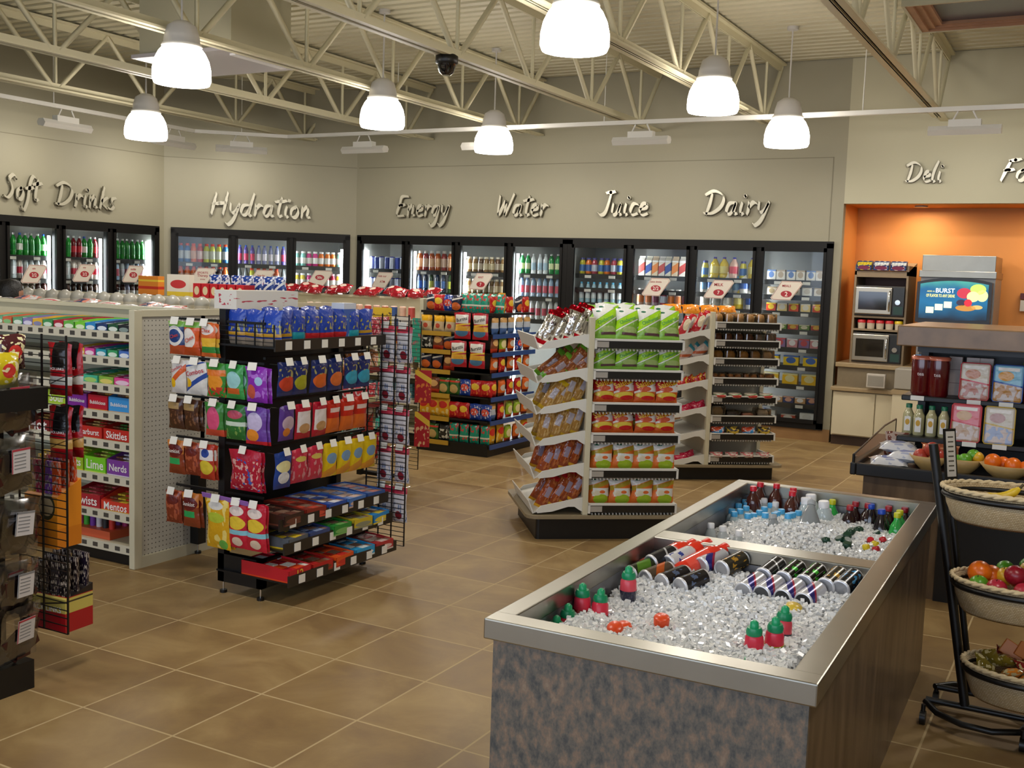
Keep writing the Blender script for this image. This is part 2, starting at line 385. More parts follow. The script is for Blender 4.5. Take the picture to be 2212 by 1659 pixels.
# deli side: cream fascia over an orange recess
struct(MB().box(-2.39, 4.2, WY, WY+.12, 2.455, 3.9, M_cream), 'wall_fascia')
mb = MB(); mb.box(-2.39, 4.2, 12.05, 12.15, 0, 2.6, M_orange); mb.box(-2.44, -2.39, WY+.1, 12.1, 0, 2.46, M_orange); mb.box(-2.39, 4.2, WY+.12, 12.05, 2.46, 2.5, M_orange)
struct(mb, 'wall_recess')
for i in range(3):   # recessed downlights in the soffit over the deli counter
    t = thing('recessed_downlight', f"small round downlight in the recess ceiling, {['left','middle','right'][i]} one", 'downlight', (-1.7+1.4*i, 11.7, 0)); MB().lathe([(.07, 2.445), (.06, 2.458), (.055, 2.46)], M_white, 20).build('trim_ring', t)
    area('downlight_lamp', (0, 0, 2.43), (0, 0, 0), .3, .3, 6, (1, .85, .62), t)
struct(MB().box(4.2, 4.3, -3.2, 12.8, 0, 3.9, M_cream), 'wall_right')
mb = MB(); mb.box(-11, 4.2, -3.3, -3.2, 2.9, 3.9, M_cream); mb.box(-11, 4.2, -3.3, -3.2, 0, .5, M_cream)
struct(mb, 'wall_front')
mb = MB()
for i in range(9): mb.box(-11+i*1.9, -10.93+i*1.9, -3.28, -3.22, .5, 2.9, M_blackf)
mb.box(-11, 4.2, -3.28, -3.22, .48, .55, M_blackf)
struct(mb, 'window_1')

# ---------------------------------------------------------------- roof joists
def joist(x, n):
    mb = MB(); zt, zb = 3.88, 3.23; y0, y1 = -3, 11.3; ye = 10.9
    for s in (-1, 1):
        mb.box(x+s*.03-.022, x+s*.03+.022, y0, y1, zt-.02, zt, M_joist); mb.box(x+s*.008-.004, x+s*.008+.004, y0, y1, zt-.08, zt, M_joist)
        mb.box(x+s*.036-.028, x+s*.036+.028, y0, ye, zb-.01, zb+.006, M_joist); mb.box(x+s*.012-.005, x+s*.012+.005, y0, ye, zb-.01, zb+.06, M_joist)
    mb.box(x-.04, x+.04, ye, y1, zb+.01, zb+.03, M_joist)
    p = 1.22; y = 10.75-p*11
    k = 0
    while y < y1:
        if y > y0:
            b = (x, y, zb+.03)
            for dy in (-p/2, p/2):
                t = (x, max(y0, min(y1, y+dy)), zt-.03) 
                mb.cyl((x, y+(.04 if dy > 0 else -.04), zb+.03), t, .024, M_joist, n=4)
            mb.cyl(b, (x, y, zt-.03), .016, M_joist, n=4)
        y += p
    return mb.build('roof_joist')
for i, x in enumerate((-10.4, -8.93, -7.4, -5.88, -4.43, -3.1, -1.48, 0.0, 1.5, 3.0)):
    tag(joist(x, i), ['cream open web roof joist at far left above the soft drinks coolers', 'cream open web roof joist ending over the Hydration sign', 'cream open web roof joist ending left of the Energy sign', 'cream open web roof joist ending right of the Energy sign',
        'cream open web roof joist above the Juice sign, carrying the camera dome', 'cream open web roof joist above the Dairy sign', 'cream open web roof joist ending above the Deli sign', 'cream open web roof joist above the fountain machine, past Deli', 'cream open web roof joist over the right side of the shop', 'cream open web roof joist nearest the right wall'][i], 'roof joist')
# ceiling diffusers
t = thing('ceiling_diffuser', 'white duct box with grey diffuser plate between joists upper left', 'air diffuser', (-6.6, 6.8, 0))
MB().box(-.5, .5, -.35, .35, 3.3, 3.9, M_cream).build('duct_box', t)
MB().box(-.52, .52, -.42, .42, 3.27, 3.3, mat('diffuser_plate', '#b5afb0', .4)).box(.44, .5, -.3, .3, 3.255, 3.27, mat('diffuser_slot', '#e6e4e4', .4)).build('plate', t)
t = thing('ceiling_diffuser', 'square ceiling unit with stepped brown frame and dark blue panel, upper right', 'air diffuser', (-.72, 8.64, 0))
wm = mat('brown_step_frame', '#9a7050', .5, noise=.2, nscale=12)
MB().box(-.7, .7, -.45, -.43, 3.6, 3.9, M_cream).box(-.7, .7, .43, .45, 3.6, 3.9, M_cream).box(-.7, -.68, -.43, .43, 3.6, 3.9, M_cream).box(.68, .7, -.43, .43, 3.6, 3.9, M_cream).build('duct_box', t)
mb = MB()
for k in range(3):
    i0, i1 = .68-.05*k, .63-.05*k; j0, j1 = .43-.025*k, .405-.025*k; zz = 3.605+.015*k
    mb.box(-i0, -i1, -j0, j0, zz, 3.7, wm).box(i1, i0, -j0, j0, zz, 3.7, wm).box(-i1, i1, j1, j0, zz, 3.7, wm).box(-i1, i1, -j0, -j1, zz, 3.7, wm)
mb.build('frame', t)
MB().box(-.68, .68, -.43, .43, 3.66, 3.68, mat('dark_blue_panel', '#30343f', .25)).build('panel', t)

# ---------------------------------------------------------------- pendants
M_shade = mat('lit_glass_shade', '#fff6ec', .4, emit=LAMP_E)
M_cap = mat('pendant_cap', '#c9c6c2', .4)
def pendant(x, y, z, label):
    t = thing('pendant_lamp', label, 'pendant lamp', (x, y, 0), 0, 'dome pendants hanging from the joists')
    MB().lathe([(.001, z-.012), (.12, z-.008), (.188, z), (.2, z+.03), (.198, z+.1), (.185, z+.16), (.158, z+.215), (.128, z+.25)], M_shade, 28).build('lamp_shade', t)
    MB().lathe([(.135, z+.245), (.14, z+.255), (.135, z+.268)], M_white, 24).build('collar', t)
    MB().lathe([(.125, z+.268), (.12, z+.32), (.1, z+.39), (.05, z+.425), (.02, z+.43)], M_cap, 24).build('cap', t)
    area('pendant_bulb', (0, 0, z-.02), (0, 0, 0), .3, .3, 13, (1, .95, .86), t)
    MB().cyl((0, 0, z+.42), (0, 0, 3.9), .008, M_cap, n=6).cyl((0, 0, 3.87), (0, 0, 3.9), .05, M_cap).build('rod', t)
for x, y, z, l in ((-5.75, 5.6, 2.86, 'large lit dome pendant in front of the white duct box'), (-8.2, 7.53, 2.8, 'small lit dome pendant above the Hydration and Drinks signs'),
                   (-5.74, 7.97, 2.88, 'lit dome pendant left of the black camera dome'), (-5.6, 9.72, 2.86, 'smallest lit dome pendant, above the Water sign'),
                   (-2.77, 5.7, 2.9, 'largest lit dome pendant, cut by the top edge'), (-2.77, 8.19, 2.92, 'lit dome pendant above the Dairy sign, left one of the pair'),
                   (-2.61, 9.8, 2.85, 'lit dome pendant hanging on a long rod right of Dairy'), (.3, 6.2, 2.9, 'lit dome pendant over the right side of the shop'), (.3, 9, 2.9, 'lit dome pendant near the right end of the fascia'), (-2.77, 2.6, 2.9, 'lit dome pendant above the ice bin'),
                   (-5.75, 2.6, 2.9, 'lit dome pendant above the aisle on the left'), (.3, 2.6, 2.9, 'lit dome pendant behind and right of the camera'), (-2.77, -.2, 2.9, 'lit dome pendant near the shop front')):
    pendant(x, y, z, l)
t = thing('camera_dome', 'black security camera dome hanging under a roof joist', 'security camera', (-4.43, 6.95, 0))
MB().lathe([(.03, 3.08), (.055, 3.1), (.075, 3.16)], mat('smoked_dome', '#101014', .05, coat=1), 18).build('dome', t)
MB().lathe([(.075, 3.16), (.085, 3.17), (.085, 3.22), (.06, 3.235)], M_black, 18).build('housing', t)
# ---------------------------------------------------------------- light track and wall washers
tr = [(-9.35, -1), (-9.35, 9.3), (-8.55, 10.0), (2.5, 10.0)]
t = thing('light_track', 'white conduit track hung around the room before the coolers', 'light track', (0, 0, 0))
mb = MB()
for a, b in zip(tr, tr[1:]):
    A = Vector((*a, 3.15)); B = Vector((*b, 3.15)); d = (B-A); ang = math.atan2(d.y, d.x)
    mb.obox((A+B)/2, d.length, .05, .04, Matrix.Rotation(ang, 3, 'Z'), M_white)
mb.build('rail', t)
for p in ((-9.35, 5), (-9.35, 7.4), (-8.95, 9.65), (-7, 10), (-4.5, 10), (-2, 10), (.5, 10)): MB().cyl((*p, 3.15), (*p, 3.9), .005, M_white, n=5).build('hanger', t)
def washer(x, y, a, label):
    t = thing('wall_washer', label, 'track light', (x, y, 0), a, 'wall washers clipped to the track')
    mb = MB(); mb.prism([(-.02, 2.93), (.06, 2.945), (.075, 2.98), (.05, 3.01), (-.02, 3.01), (-.05, 2.97)], -.29, .29, M_white, 'x'); mb.build('reflector', t)
    MB().box(-.13, .13, -.03, .05, 3.0, 3.06, M_white).build('ballast', t)
    for s in (-1, 1): MB().cyl((s*.1, 0, 3.05), (s*.06, 0, 3.13), .008, M_white, n=5).build('bracket', t)
    area('washer_light', (0, .08, 2.93), (math.radians(42), 0, 0), .5, .06, WASH_W, (1, .95, .86), t)
for x, y, a, l in ((-9.35, 7.55, PI/2, 'white wall washer at far left before the Soft sign'), (-9.35, 9.0, PI/2, 'white wall washer mostly hidden behind the pendant over Drinks'), (-8.95, 9.65, PI/4, 'white wall washer above the Hydration sign'),
                   (-7.45, 10, 0, 'white wall washer above and left of the Energy sign'), (-5.85, 10, 0, 'white wall washer half behind the smallest pendant'), (-4.1, 10, 0, 'white wall washer above the Juice sign'), (-2.2+1.05, 10, 0, 'white wall washer above and right of the Deli sign'),
                   (-9.35, 6.0, PI/2, 'white wall washer nearer the shop front on the left'), (1.0, 10, 0, 'white wall washer at the right end of the track')):
    washer(x, y, a, l)

# ---------------------------------------------------------------- brush lettering on the walls
GL = {'S': (.85, [[(.8, 1.55), (.5, 1.8), (.2, 1.5), (.4, 1.15), (.55, .6), (.25, .1), (-.1, .2)]]), 'o': (.75, [[(.45, .95), (.12, .65), (.15, .12), (.45, .05), (.62, .5), (.45, .9), (.3, .75)]]),
 'f': (.6, [[(.8, 1.7), (.55, 1.8), (.35, 1.2), (.28, 0), (.05, -.75), (-.15, -.5)], [(0, .85), (.7, .98)]]), 't': (.65, [[(.42, 1.6), (.3, .6), (.35, .06), (.6, .15)], [(-.05, 1.2), (.8, 1.35)]]),
 'D': (1.3, [[(.3, 1.55), (.25, .8), (.12, .02)], [(-.15, 1.45), (.4, 1.75), (1.05, 1.35), (1.0, .6), (.5, .1), (-.05, .1)]]), 'r': (.7, [[(.15, .95), (.2, .4), (.15, 0)], [(.2, .5), (.42, .9), (.68, .8)]]),
 'i': (.45, [[(.2, .9), (.15, .4), (.22, .02), (.4, .12)], [(.28, 1.3), (.33, 1.42)]]), 'n': (.85, [[(.12, .95), (.15, 0)], [(.15, .5), (.42, .95), (.56, .7), (.52, .1), (.78, .12)]]),
 'k': (.8, [[(.32, 1.75), (.15, 0)], [(.68, .95), (.25, .5), (.75, .02)]]), 's': (.65, [[(.6, .95), (.28, .85), (.3, .55), (.48, .3), (.3, .02), (0, .1)]]),
 'H': (1.2, [[(.22, 1.7), (.05, 0)], [(1.0, 1.8), (.85, 0)], [(.02, .8), (1.0, .98)]]), 'y': (.8, [[(.1, .95), (.15, .3), (.42, .2), (.68, .85)], [(.72, .95), (.45, -.3), (.1, -.8), (-.1, -.6)]]),
 'd': (.9, [[(.6, .85), (.18, .78), (.1, .15), (.45, .08), (.68, .8)], [(.85, 1.8), (.62, .15), (.85, .06)]]), 'a': (.82, [[(.6, .88), (.2, .8), (.1, .15), (.4, .08), (.6, .8)], [(.64, .92), (.56, .12), (.82, .1)]]),
 'E': (1.0, [[(1.0, 1.7), (.4, 1.68), (.28, 1.0), (.12, .08), (.8, .06)], [(.2, .9), (.78, 1.02)]]), 'e': (.7, [[(.1, .45), (.5, .55), (.52, .88), (.22, .85), (.1, .25), (.35, 0), (.68, .15)]]),
 'g': (.8, [[(.6, .88), (.2, .8), (.1, .2), (.4, .12), (.6, .8)], [(.66, .92), (.5, -.4), (.15, -.85), (-.1, -.55)]]), 'W': (1.3, [[(.1, 1.65), (.15, .05), (.65, 1.2), (.7, .05), (1.25, 1.8)]]),
 'J': (.85, [[(.3, 1.72), (.95, 1.85)], [(.68, 1.75), (.5, .3), (.18, 0), (-.1, .25)]]), 'u': (.8, [[(.1, .92), (.1, .15), (.38, .08), (.6, .9)], [(.62, .92), (.56, .12), (.78, .1)]]),
 'c': (.65, [[(.6, .82), (.25, .88), (.1, .3), (.3, .02), (.65, .15)]]), 'l': (.42, [[(.35, 1.85), (.12, .9), (.12, .06), (.36, .1)]]), 'F': (.9, [[(1.05, 1.78), (.3, 1.62)], [(.42, 1.65), (.22, .8), (.05, 0)], [(.1, .85), (.75, .95)]])}
def cr(p, k=5):
    if len(p) < 3: return [Vector(p[0]).lerp(Vector(p[1]), i/4) for i in range(5)]
    q = [Vector(p[0])]+[Vector(a) for a in p]+[Vector(p[-1])]; o = []
    for i in range(1, len(q)-2):
        for j in range(k):
            t = j/k; a, b, c, d = q[i-1:i+3]
            o.append(.5*((2*b)+(c-a)*t+(2*a-5*b+4*c-d)*t*t+(3*b-a-3*c+d)*t**3))
    return o+[Vector(p[-1])]
M_sign = mat('brushed_sign_metal', '#c2bca8', .32, metal=.4); M_sign_shade = mat('sign_edge_shadow', '#5c5644', .4, metal=.3)
def word(txt, fr, x0, x1, z, label, capz=.25):
    W = sum(GL[c][0] for c in txt); kx = (x1-x0)/W; kz = capz/1.75; x = 0; mb = MB(); yy = -.035
    for c in txt:
        for st in GL[c][1]:
            P = cr(st); P = [(x0+(x+p.x+p.y*.12)*kx, yy, z+p.y*kz) for p in P]; N = len(P)
            for i in range(N-1):   # flat cut letters: a broad nib held at 45 degrees, 20 mm thick
                a, b = P[i], P[i+1]; wn = (.0125+.006*math.sin(PI*min(1, i/(N-1)*1.2)))*capz/.25; nx, nz = wn*.7, wn*1.05
                q = [(a[0]-nx, a[2]+nz), (b[0]-nx, b[2]+nz), (b[0]+nx, b[2]-nz), (a[0]+nx, a[2]-nz)]; mb.prism(q, yy-.012, yy-.002, M_sign, 'y'); mb.prism([(u+.004*capz/.25, v-.004*capz/.25) for u, v in q], yy-.002, yy+.022, M_sign_shade, 'y')  # dark prism: letter edge plus a painted shadow, shifted down and right
            if len(st) == 2 and abs(st[0][1]-st[1][1]) < .2: mb.cyl((P[2][0], yy-.012, P[2][2]), (P[2][0], yy+.02, P[2][2]), .019*capz/.25, M_sign, n=12)
            mb.tube(P, [.0105*capz/.25]*N, M_sign, n=6)
            mb.cyl(P[N//2], (P[N//2][0], 0, P[N//2][2]), .005, M_sign, n=5)
        x += GL[c][0]
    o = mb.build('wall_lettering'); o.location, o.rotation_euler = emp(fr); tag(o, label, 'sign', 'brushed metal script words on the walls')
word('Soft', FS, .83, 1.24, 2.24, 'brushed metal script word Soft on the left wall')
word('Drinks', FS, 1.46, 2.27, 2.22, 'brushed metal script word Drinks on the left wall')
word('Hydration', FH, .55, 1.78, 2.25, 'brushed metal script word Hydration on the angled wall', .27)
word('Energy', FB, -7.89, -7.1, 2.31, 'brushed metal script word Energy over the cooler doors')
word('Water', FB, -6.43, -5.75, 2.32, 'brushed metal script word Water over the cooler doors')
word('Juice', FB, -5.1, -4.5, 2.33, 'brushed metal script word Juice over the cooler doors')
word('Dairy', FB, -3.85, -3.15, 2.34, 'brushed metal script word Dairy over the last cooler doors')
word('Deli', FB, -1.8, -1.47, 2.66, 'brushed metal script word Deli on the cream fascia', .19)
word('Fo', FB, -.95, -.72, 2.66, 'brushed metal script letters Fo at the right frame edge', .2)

# ================================================================ walk-in cooler doors
def cooler(fr, x0, nd, w, label, tube_left=True, shelves=(1.15, 1.4, 1.65), show=None):
    t = thing('beverage_cooler', label, 'cooler', (fr.x, fr.y, 0), fr.a)
    x1 = x0+nd*w; z0, z1 = .13, 2.05; D = .66
    mb = MB(); mb.box(x0, x1, D-.02, D, z0, z1, M_grayin); mb.box(x0, x1, .03, D, z0, z0+.03, M_grayin); mb.box(x0, x1, .03, D, z1-.03, z1, M_grayin)
    mb.box(x0, x0+.02, .03, D, z0, z1, M_grayin); mb.box(x1-.02, x1, .03, D, z0, z1, M_grayin); mb.build('liner', t)
    mb = MB(); mb.box(x0-.03, x1+.03, -.03, .04, z1-.05, z1+.02, M_blackf); mb.box(x0-.03, x1+.03, -.03, .04, z0-.01, z0+.06, M_blackf)
    mb.box(x0-.03, x0+.035, -.03, .04, z0, z1, M_blackf); mb.box(x1-.035, x1+.03, -.03, .04, z0, z1, M_blackf)
    for i in range(1, nd): mb.box(x0+i*w-.035, x0+i*w+.035, -.02, .06, z0, z1, M_blackf)
    mb.build('frame', t)
    for i in range(nd):
        a, b = x0+i*w+.03, x0+(i+1)*w-.03
        mb = MB()
        for u0, u1, v0, v1 in ((a, a+.03, z0+.05, z1-.05), (b-.03, b, z0+.05, z1-.05), (a, b, z0+.05, z0+.09), (a, b, z1-.09, z1-.05)): mb.box(u0, u1, -.045, -.015, v0, v1, M_blackf)
        d = mb.build('door', t)
        MB().box(a+.03, b-.03, -.032, -.026, z0+.09, z1-.09, M_glass).build('glass', d)
        hx = a+.02; MB().cyl((hx, -.07, 1.0), (hx, -.07, 1.3), .01, M_black, n=8).box(hx-.01, hx+.01, -.07, -.04, 1.0, 1.02, M_black).box(hx-.01, hx+.01, -.07, -.04, 1.28, 1.3, M_black).build('handle', d)
        if 1:
            tx = a+.03 if tube_left else b-.03
            if show is not None and i not in show: tx = x0+i*w+(0 if tube_left else w)
            MB().cyl((tx, .085, .35), (tx, .085, 1.88), .016, M_tube, n=8).build('light_tube', t)
        for z in shelves:
            mb = MB(); mb.box(a, b, .1, .56, z-.012, z, M_wire); mb.box(a, b, .09, .1, z-.045, z+.008, M_wire)
            s = mb.build('shelf', t)
            for k in range(2): MB().box(a+.12+.3*k, a+.2+.3*k, .085, .09, z-.042, z-.01, M_tag).build('price_tag', s)
    return t
cooler(FS, .12, 4, .70, 'black framed soft drinks cooler with four glass doors', False)
cooler(FH, .11, 3, .715, 'black framed cooler with three glass doors under Hydration', False, (1.12, 1.365, 1.645), show=(2,))
cooler(FB, -8.46, 4, .738, 'black framed cooler with four glass doors under Energy and Water', True, (1.1, 1.37, 1.64))
cooler(FB, -5.446, 4, .738, 'black framed cooler with four glass doors under Juice and Dairy', True, (.18, .36, .56, .76, .95, 1.14, 1.33, 1.5, 1.66), show=())
def col(c): return mat('pack_'+c.lstrip('#'), c, .3, noise=.12, nscale=40)
def tl(c): return mat('liquid_'+c.lstrip('#'), c, .12, coat=.6)
BT = {}
def B(kind, body, label, cap, desc, cat='bottle'):
    k = (kind, body, label, cap)
    nm = {'can': 'drink_can', 'tall': 'energy_drink_can', 'soda': 'soda_bottle', 'sport': 'sports_drink_bottle', 'slim': 'water_bottle', 'mini': 'juice_bottle', 'jug': 'milk_jug', 'big': 'large_soda_bottle'}[kind]
    if k not in BT: BT[k] = bottle(nm, kind, tl(body), col(label), col(cap), n=9)
    return (nm, BT[k], desc, 'can' if kind in ('can', 'tall') else cat)
sG = B('soda', '#1f8a2f', '#0f7a2c', '#d8dad8', 'green soda bottle'); sG2 = B('soda', '#1f8a2f', '#f0efe8', '#2c5fb8', 'green soda bottle, pale label'); sR = B('soda', '#7a1420', '#d02434', '#e8e8e8', 'red soda bottle'); sY = B('soda', '#3a2014', '#1c1c1c', '#e3c81e', 'yellow capped cola bottle')
sRC = B('soda', '#3a1410', '#e9e6e0', '#d22630', 'red capped cola bottle'); sW = B('slim', '#c9d4d8', '#e8ecf0', '#e8e8e8', 'clear white capped bottle'); sP = B('soda', '#d8cfc6', '#c93347', '#e8e0d8', 'pink labelled clear bottle')
gO = B('sport', '#e8641c', '#e9b49a', '#ee4a1e', 'orange sports drink'); gB = B('sport', '#2a72b8', '#dfe6ee', '#ee4a1e', 'blue sports drink'); gY = B('sport', '#d2d448', '#e6e7d2', '#ee4a1e', 'yellow sports drink'); gR = B('sport', '#c2241c', '#e7c4bc', '#ee4a1e', 'red sports drink'); gD = B('sport', '#3a2626', '#b9b2ac', '#ee4a1e', 'dark sports drink')
vP = B('mini', '#d23a8a', '#f6f4f0', '#f0f0f0', 'pink vitamin drink'); vO = B('mini', '#e87828', '#f6f4f0', '#f0f0f0', 'orange vitamin drink'); vT = B('mini', '#7fc0b8', '#f6f4f0', '#f0f0f0', 'teal vitamin drink'); vY = B('mini', '#e0c63a', '#f8f6f0', '#f0f0f0', 'yellow vitamin drink'); vM = B('mini', '#b8103a', '#f8f6f0', '#e8a0b0', 'crimson vitamin drink')
bP = B('slim', '#5a4a98', '#d23b60', '#2c58b0', 'purple and red bottle'); bM = B('slim', '#8a90b8', '#e6e0ec', '#4a62b0', 'violet white bottle'); bK = B('slim', '#5f6468', '#cfd6dc', '#4a4c50', 'grey fitness bottle'); bC = B('sport', '#e0683c', '#d8d0dc', '#d8482c', 'coral sports drink')
eB = B('tall', '#2c3fa0', '#c9cfe2', '#b02434', 'blue and silver can'); eS = B('tall', '#b9bcc8', '#2c3fa0', '#c9c9c9', 'silver and blue can'); tO = B('sport', '#b5541e', '#e2b48a', '#d8cfc4', 'amber tea bottle'); tR = B('sport', '#94282a', '#dcb9a4', '#d8cfc4', 'red tea bottle'); tG = B('slim', '#32502a', '#cfd24a', '#2e9a3c', 'green capped tea bottle'); tB = B('slim', '#2a3a5a', '#4a74b8', '#e8e8e8', 'blue labelled tea bottle')
cF = B('mini', '#a07c50', '#e4d2aa', '#e2d6bc', 'tan iced coffee bottle'); cF2 = B('mini', '#6a4a38', '#c9b9a4', '#cfc4b4', 'brown iced coffee bottle'); cW = B('slim', '#dfe3e4', '#d8546a', '#eceff0', 'clear water bottle, red label'); wG = B('soda', '#2a8a48', '#cfd8a8', '#d8dcd8', 'green mineral water bottle'); wC = B('slim', '#d5dde2', '#a8c4d8', '#e9edf0', 'clear mineral water bottle'); wB = B('slim', '#9ab4d0', '#d86a7a', '#3a62b8', 'blue capped water bottle'); wL = B('slim', '#a8c8d8', '#e2e8ec', '#58b0dc', 'pale blue water bottle')
jY = B('mini', '#c9c040', '#4a74b0', '#4a4a88', 'yellow juice bottle'); jO = B('mini', '#e07830', '#4868a8', '#4a4a88', 'orange juice bottle'); jR = B('mini', '#b04858', '#c8d0e0', '#4a4a88', 'red juice bottle'); jP = B('mini', '#c8a8b8', '#9c4a70', '#c03048', 'purple topped shake'); jL = B('mini', '#e6c0a8', '#e88848', '#e8e4dc', 'peach shake bottle')
kY = B('jug', '#e0c23a', '#e6d884', '#5a48a0', 'yellow chocolate milk bottle'); kP = B('jug', '#e0b8a8', '#d8505c', '#4a48a8', 'pink milk bottle'); mW = B('jug', '#f2efe6', '#e9e4d8', '#f0ece0', 'white milk jug'); mB_ = B('jug', '#f0eee8', '#3a62b0', '#c42838', 'white milk bottle, blue label'); mC = B('mini', '#d8cfc0', '#7aa4c8', '#58a0c8', 'pale yoghurt drink')
def cart(c1, c2):
    k = ('carton', c1, c2)
    if k not in BT:
        m = wrap('milk_carton'+c1+c2, c1, [('b', .2, .6, .2, c2), ('b', .72, .78, 0, '#ffffff')], .4, 0)
        mb = MB(); mb.box(-.032, .032, 0, .064, 0, .17, m); mb.prism([(0, .17), (.064, .17), (.034, .2), (.034, .215), (.030, .215), (.030, .2)], -.032, .032, m, 'x'); BT[k] = mb.mesh('milk_carton')
    return ('milk_carton', BT[k], 'small gable top carton', 'carton')
K1, K2, K3 = cart('#efe9e0', '#c8504a'), cart('#f0ead8', '#3c58a4'), cart('#f0d8b8', '#e88a3c')
def shelf_row(fr, x0, w, di, z, kinds, where, n=7, y=.145):
    row(fr, kinds, n, x0+di*w+.05, x0+(di+1)*w-.05, y, z, where, 'drinks behind the cooler doors', jit=.003, sc_=lambda k: 1.5 if k[0] == 'juice_bottle' else .95 if k[0] == 'milk_jug' else (1.12 if n < 8 else 1.06))
DN = ['first', 'second', 'third', 'fourth']
soft = [[[sRC], [sG], [sR]], [[sG, sG, sG, sG2], [sW, sW, sW, sP], [sRC]], [[sR, sG2, sG, sR], [sP, sP, sW], [sY]], [[sG], [wB, sW], [sRC, bM, sRC]]]
for d in range(1, 4):
    for k, z in enumerate((1.65, 1.4, 1.15)):
        shelf_row(FS, .12, .70, d, z, soft[d][k], f"on {('top','middle','lower')[k]} shelf, {DN[d]} soft drinks door", 8)
hyd = [[[gB, gB, gO, gR, gY, gY, gY], [gO, gO, gO, gR, gD, gD, gD], [gO]], [[bP, bP, bP, bM, bM, bM, bM], [bK, bK, gY, gY, bC, bC, bC], [bC]], [[vT, vT, vP, vP, vO, vO, vO], [vY, vY, vP, vM, vM, vM, vM], [vO]]]
for d in range(3):
    for k, z in enumerate((1.645, 1.365, 1.12)):
        shelf_row(FH, .11, .715, d, z, hyd[d][k], f"on {('top','middle','lower')[k]} shelf, {DN[d]} Hydration door", 8)
back = [[[eB, eS], [eB], [eS]], [[tO, tR, tO], [tB, tB, tG], [tO, tG]], [[cF, cF, cF2], [cF], [cW]], [[wG, wG, wC, wC, wC], [wB], [cW]]]
for d in range(4):
    for k, z in enumerate((1.64, 1.37, 1.1)):
        n = 8 if d != 1 else 7
        shelf_row(FB, -8.46, .738, d, z, back[d][k], f"on {('top','middle','lower')[k]} shelf, {DN[d]} Energy cooler door", n)
back2 = [[(1.66, [jY, jO, jR], 8), (1.33, [wL], 8)], [(1.66, [K1, K2, K3], 8), (1.33, [jL, jL, jP, jR], 7)], [(1.66, [jY, kY, kY, kP], 6), (1.5, [mC, mB_, mC, mW], 7), (1.33, [mW, mW, mW, kY, mB_], 5)]]
for d in range(3):
    for z, kd, n in back2[d]:
        shelf_row(FB, -5.446, .738, d, z, kd, f"on {'top' if z > 1.6 else 'middle' if z > 1.4 else 'lower'} shelf, {DN[d]} Juice cooler door", n)
# last dairy door: flat deli packs on nine shelves
def packm(name, w, h, d, m): return carton(name, w, h, d, m)
pk = {}
def PK(desc, c1, c2, w=.1, h=.09):
    if desc not in pk:
        pk[desc] = ('deli_pack', carton('deli_pack', w, h, .06, wrap('deli_'+desc.replace(' ', '_'), c1, [('e', .5, .55, .32, .3, c2), ('b', .86, 1.1, 0, c2)], .3, .1)), desc, 'food pack')
    return pk[desc]
lastrows = [(1.66, [PK('blue white sandwich pack', '#e8e4dc', '#6a88c0', .09, .11), PK('white sandwich pack', '#efe9e0', '#c8b49c', .09, .11)], 6, 'eighth'), (1.5, [PK('round cheese tub', '#eadfce', '#b8a078'), PK('white cream tub', '#f4f1ea', '#dcd4c8')], 5, 'ninth'), (1.33, [PK('orange meat pack', '#d8482c', '#f0c83a'), PK('yellow cheese pack', '#ecd08a', '#e8e0d0')], 5, 'seventh'),
    (1.14, [PK('red sausage pack', '#b83a34', '#e0b040', .11, .06), PK('green salad pack', '#6a8a3a', '#d8d0b0', .11, .06)], 5, 'sixth'), (.95, [PK('pink ham pack', '#d08a90', '#e8e4e4', .11, .1), PK('purple meat pack', '#8a6a9a', '#c84a50', .11, .1)], 5, 'fifth'), (.76, [PK('blue and yellow lunch box', '#f0cc1e', '#3c6ab8', .16, .11)], 3, 'fourth'),
    (.56, [PK('yellow lunch box', '#f0be1e', '#e8dca0', .16, .12)], 3, 'third'), (.36, [PK('dark blue bologna pack', '#2c3a70', '#d8a08a', .11, .07), PK('tan bologna pack', '#c89a6a', '#e8e4e4', .11, .07)], 5, 'second'), (.18, [PK('white egg carton', '#f0eeea', '#e2ded8', .15, .09), PK('red bacon pack', '#c84a30', '#e8dcd0', .15, .06)], 3, 'first')]
nm9 = {1.66: 'top', 1.5: 'second', 1.33: 'third', 1.14: 'fourth', .95: 'fifth', .76: 'sixth', .56: 'seventh', .36: 'eighth', .18: 'bottom'}
for z, kd, n, q in lastrows:
    row(FB, kd, n, -5.446+3*.738+.06, -5.446+4*.738-.06, .11, z, f'on {nm9[z]} shelf of the rightmost cooler', 'deli packs in the rightmost cooler door')
# slanted price cards on the doors
M_card = mat('cream_card', '#d9cfc0', .5)
def card(fr, x, z, lines, label):
    w, h, s = .24, .2, .045; mb = MB()
    mb.prism([(-w/2-s, -h/2+.02), (-w/2-s+.02, -h/2), (w/2-s-.03, -h/2), (w/2+s, h/2-.03), (w/2+s-.02, h/2), (-w/2+s+.02, h/2)], 0, .004, M_card, 'y')
    red = flat('#a32630'); P = [(-w/2-s, -h/2+.02), (-w/2-s+.02, -h/2), (w/2-s-.03, -h/2), (w/2+s, h/2-.03), (w/2+s-.02, h/2), (-w/2+s+.02, h/2)]
    mb.tube([(a*.94, -.001, b*.94) for a, b in P], .0018, red, n=4, closed=True)
    for t, cz, tw, kind in lines:
        if kind == 'o':
            mb.prism([(math.cos(i*PI/10)*.058, cz+math.sin(i*PI/10)*.034) for i in range(20)], -.002, 0, red, 'y'); mb.text(t, 0, cz, tw, flat('#f0e6da'), -.0035)
        else: mb.text(t, 0, cz, tw, red, -.002)
    o = mb.build('price_sign'); o.location = fr.w(x, -.055, z); o.rotation_euler = (0, 0, fr.a)
    tag(o, label, 'price sign', 'slanted cream price cards on the cooler doors')
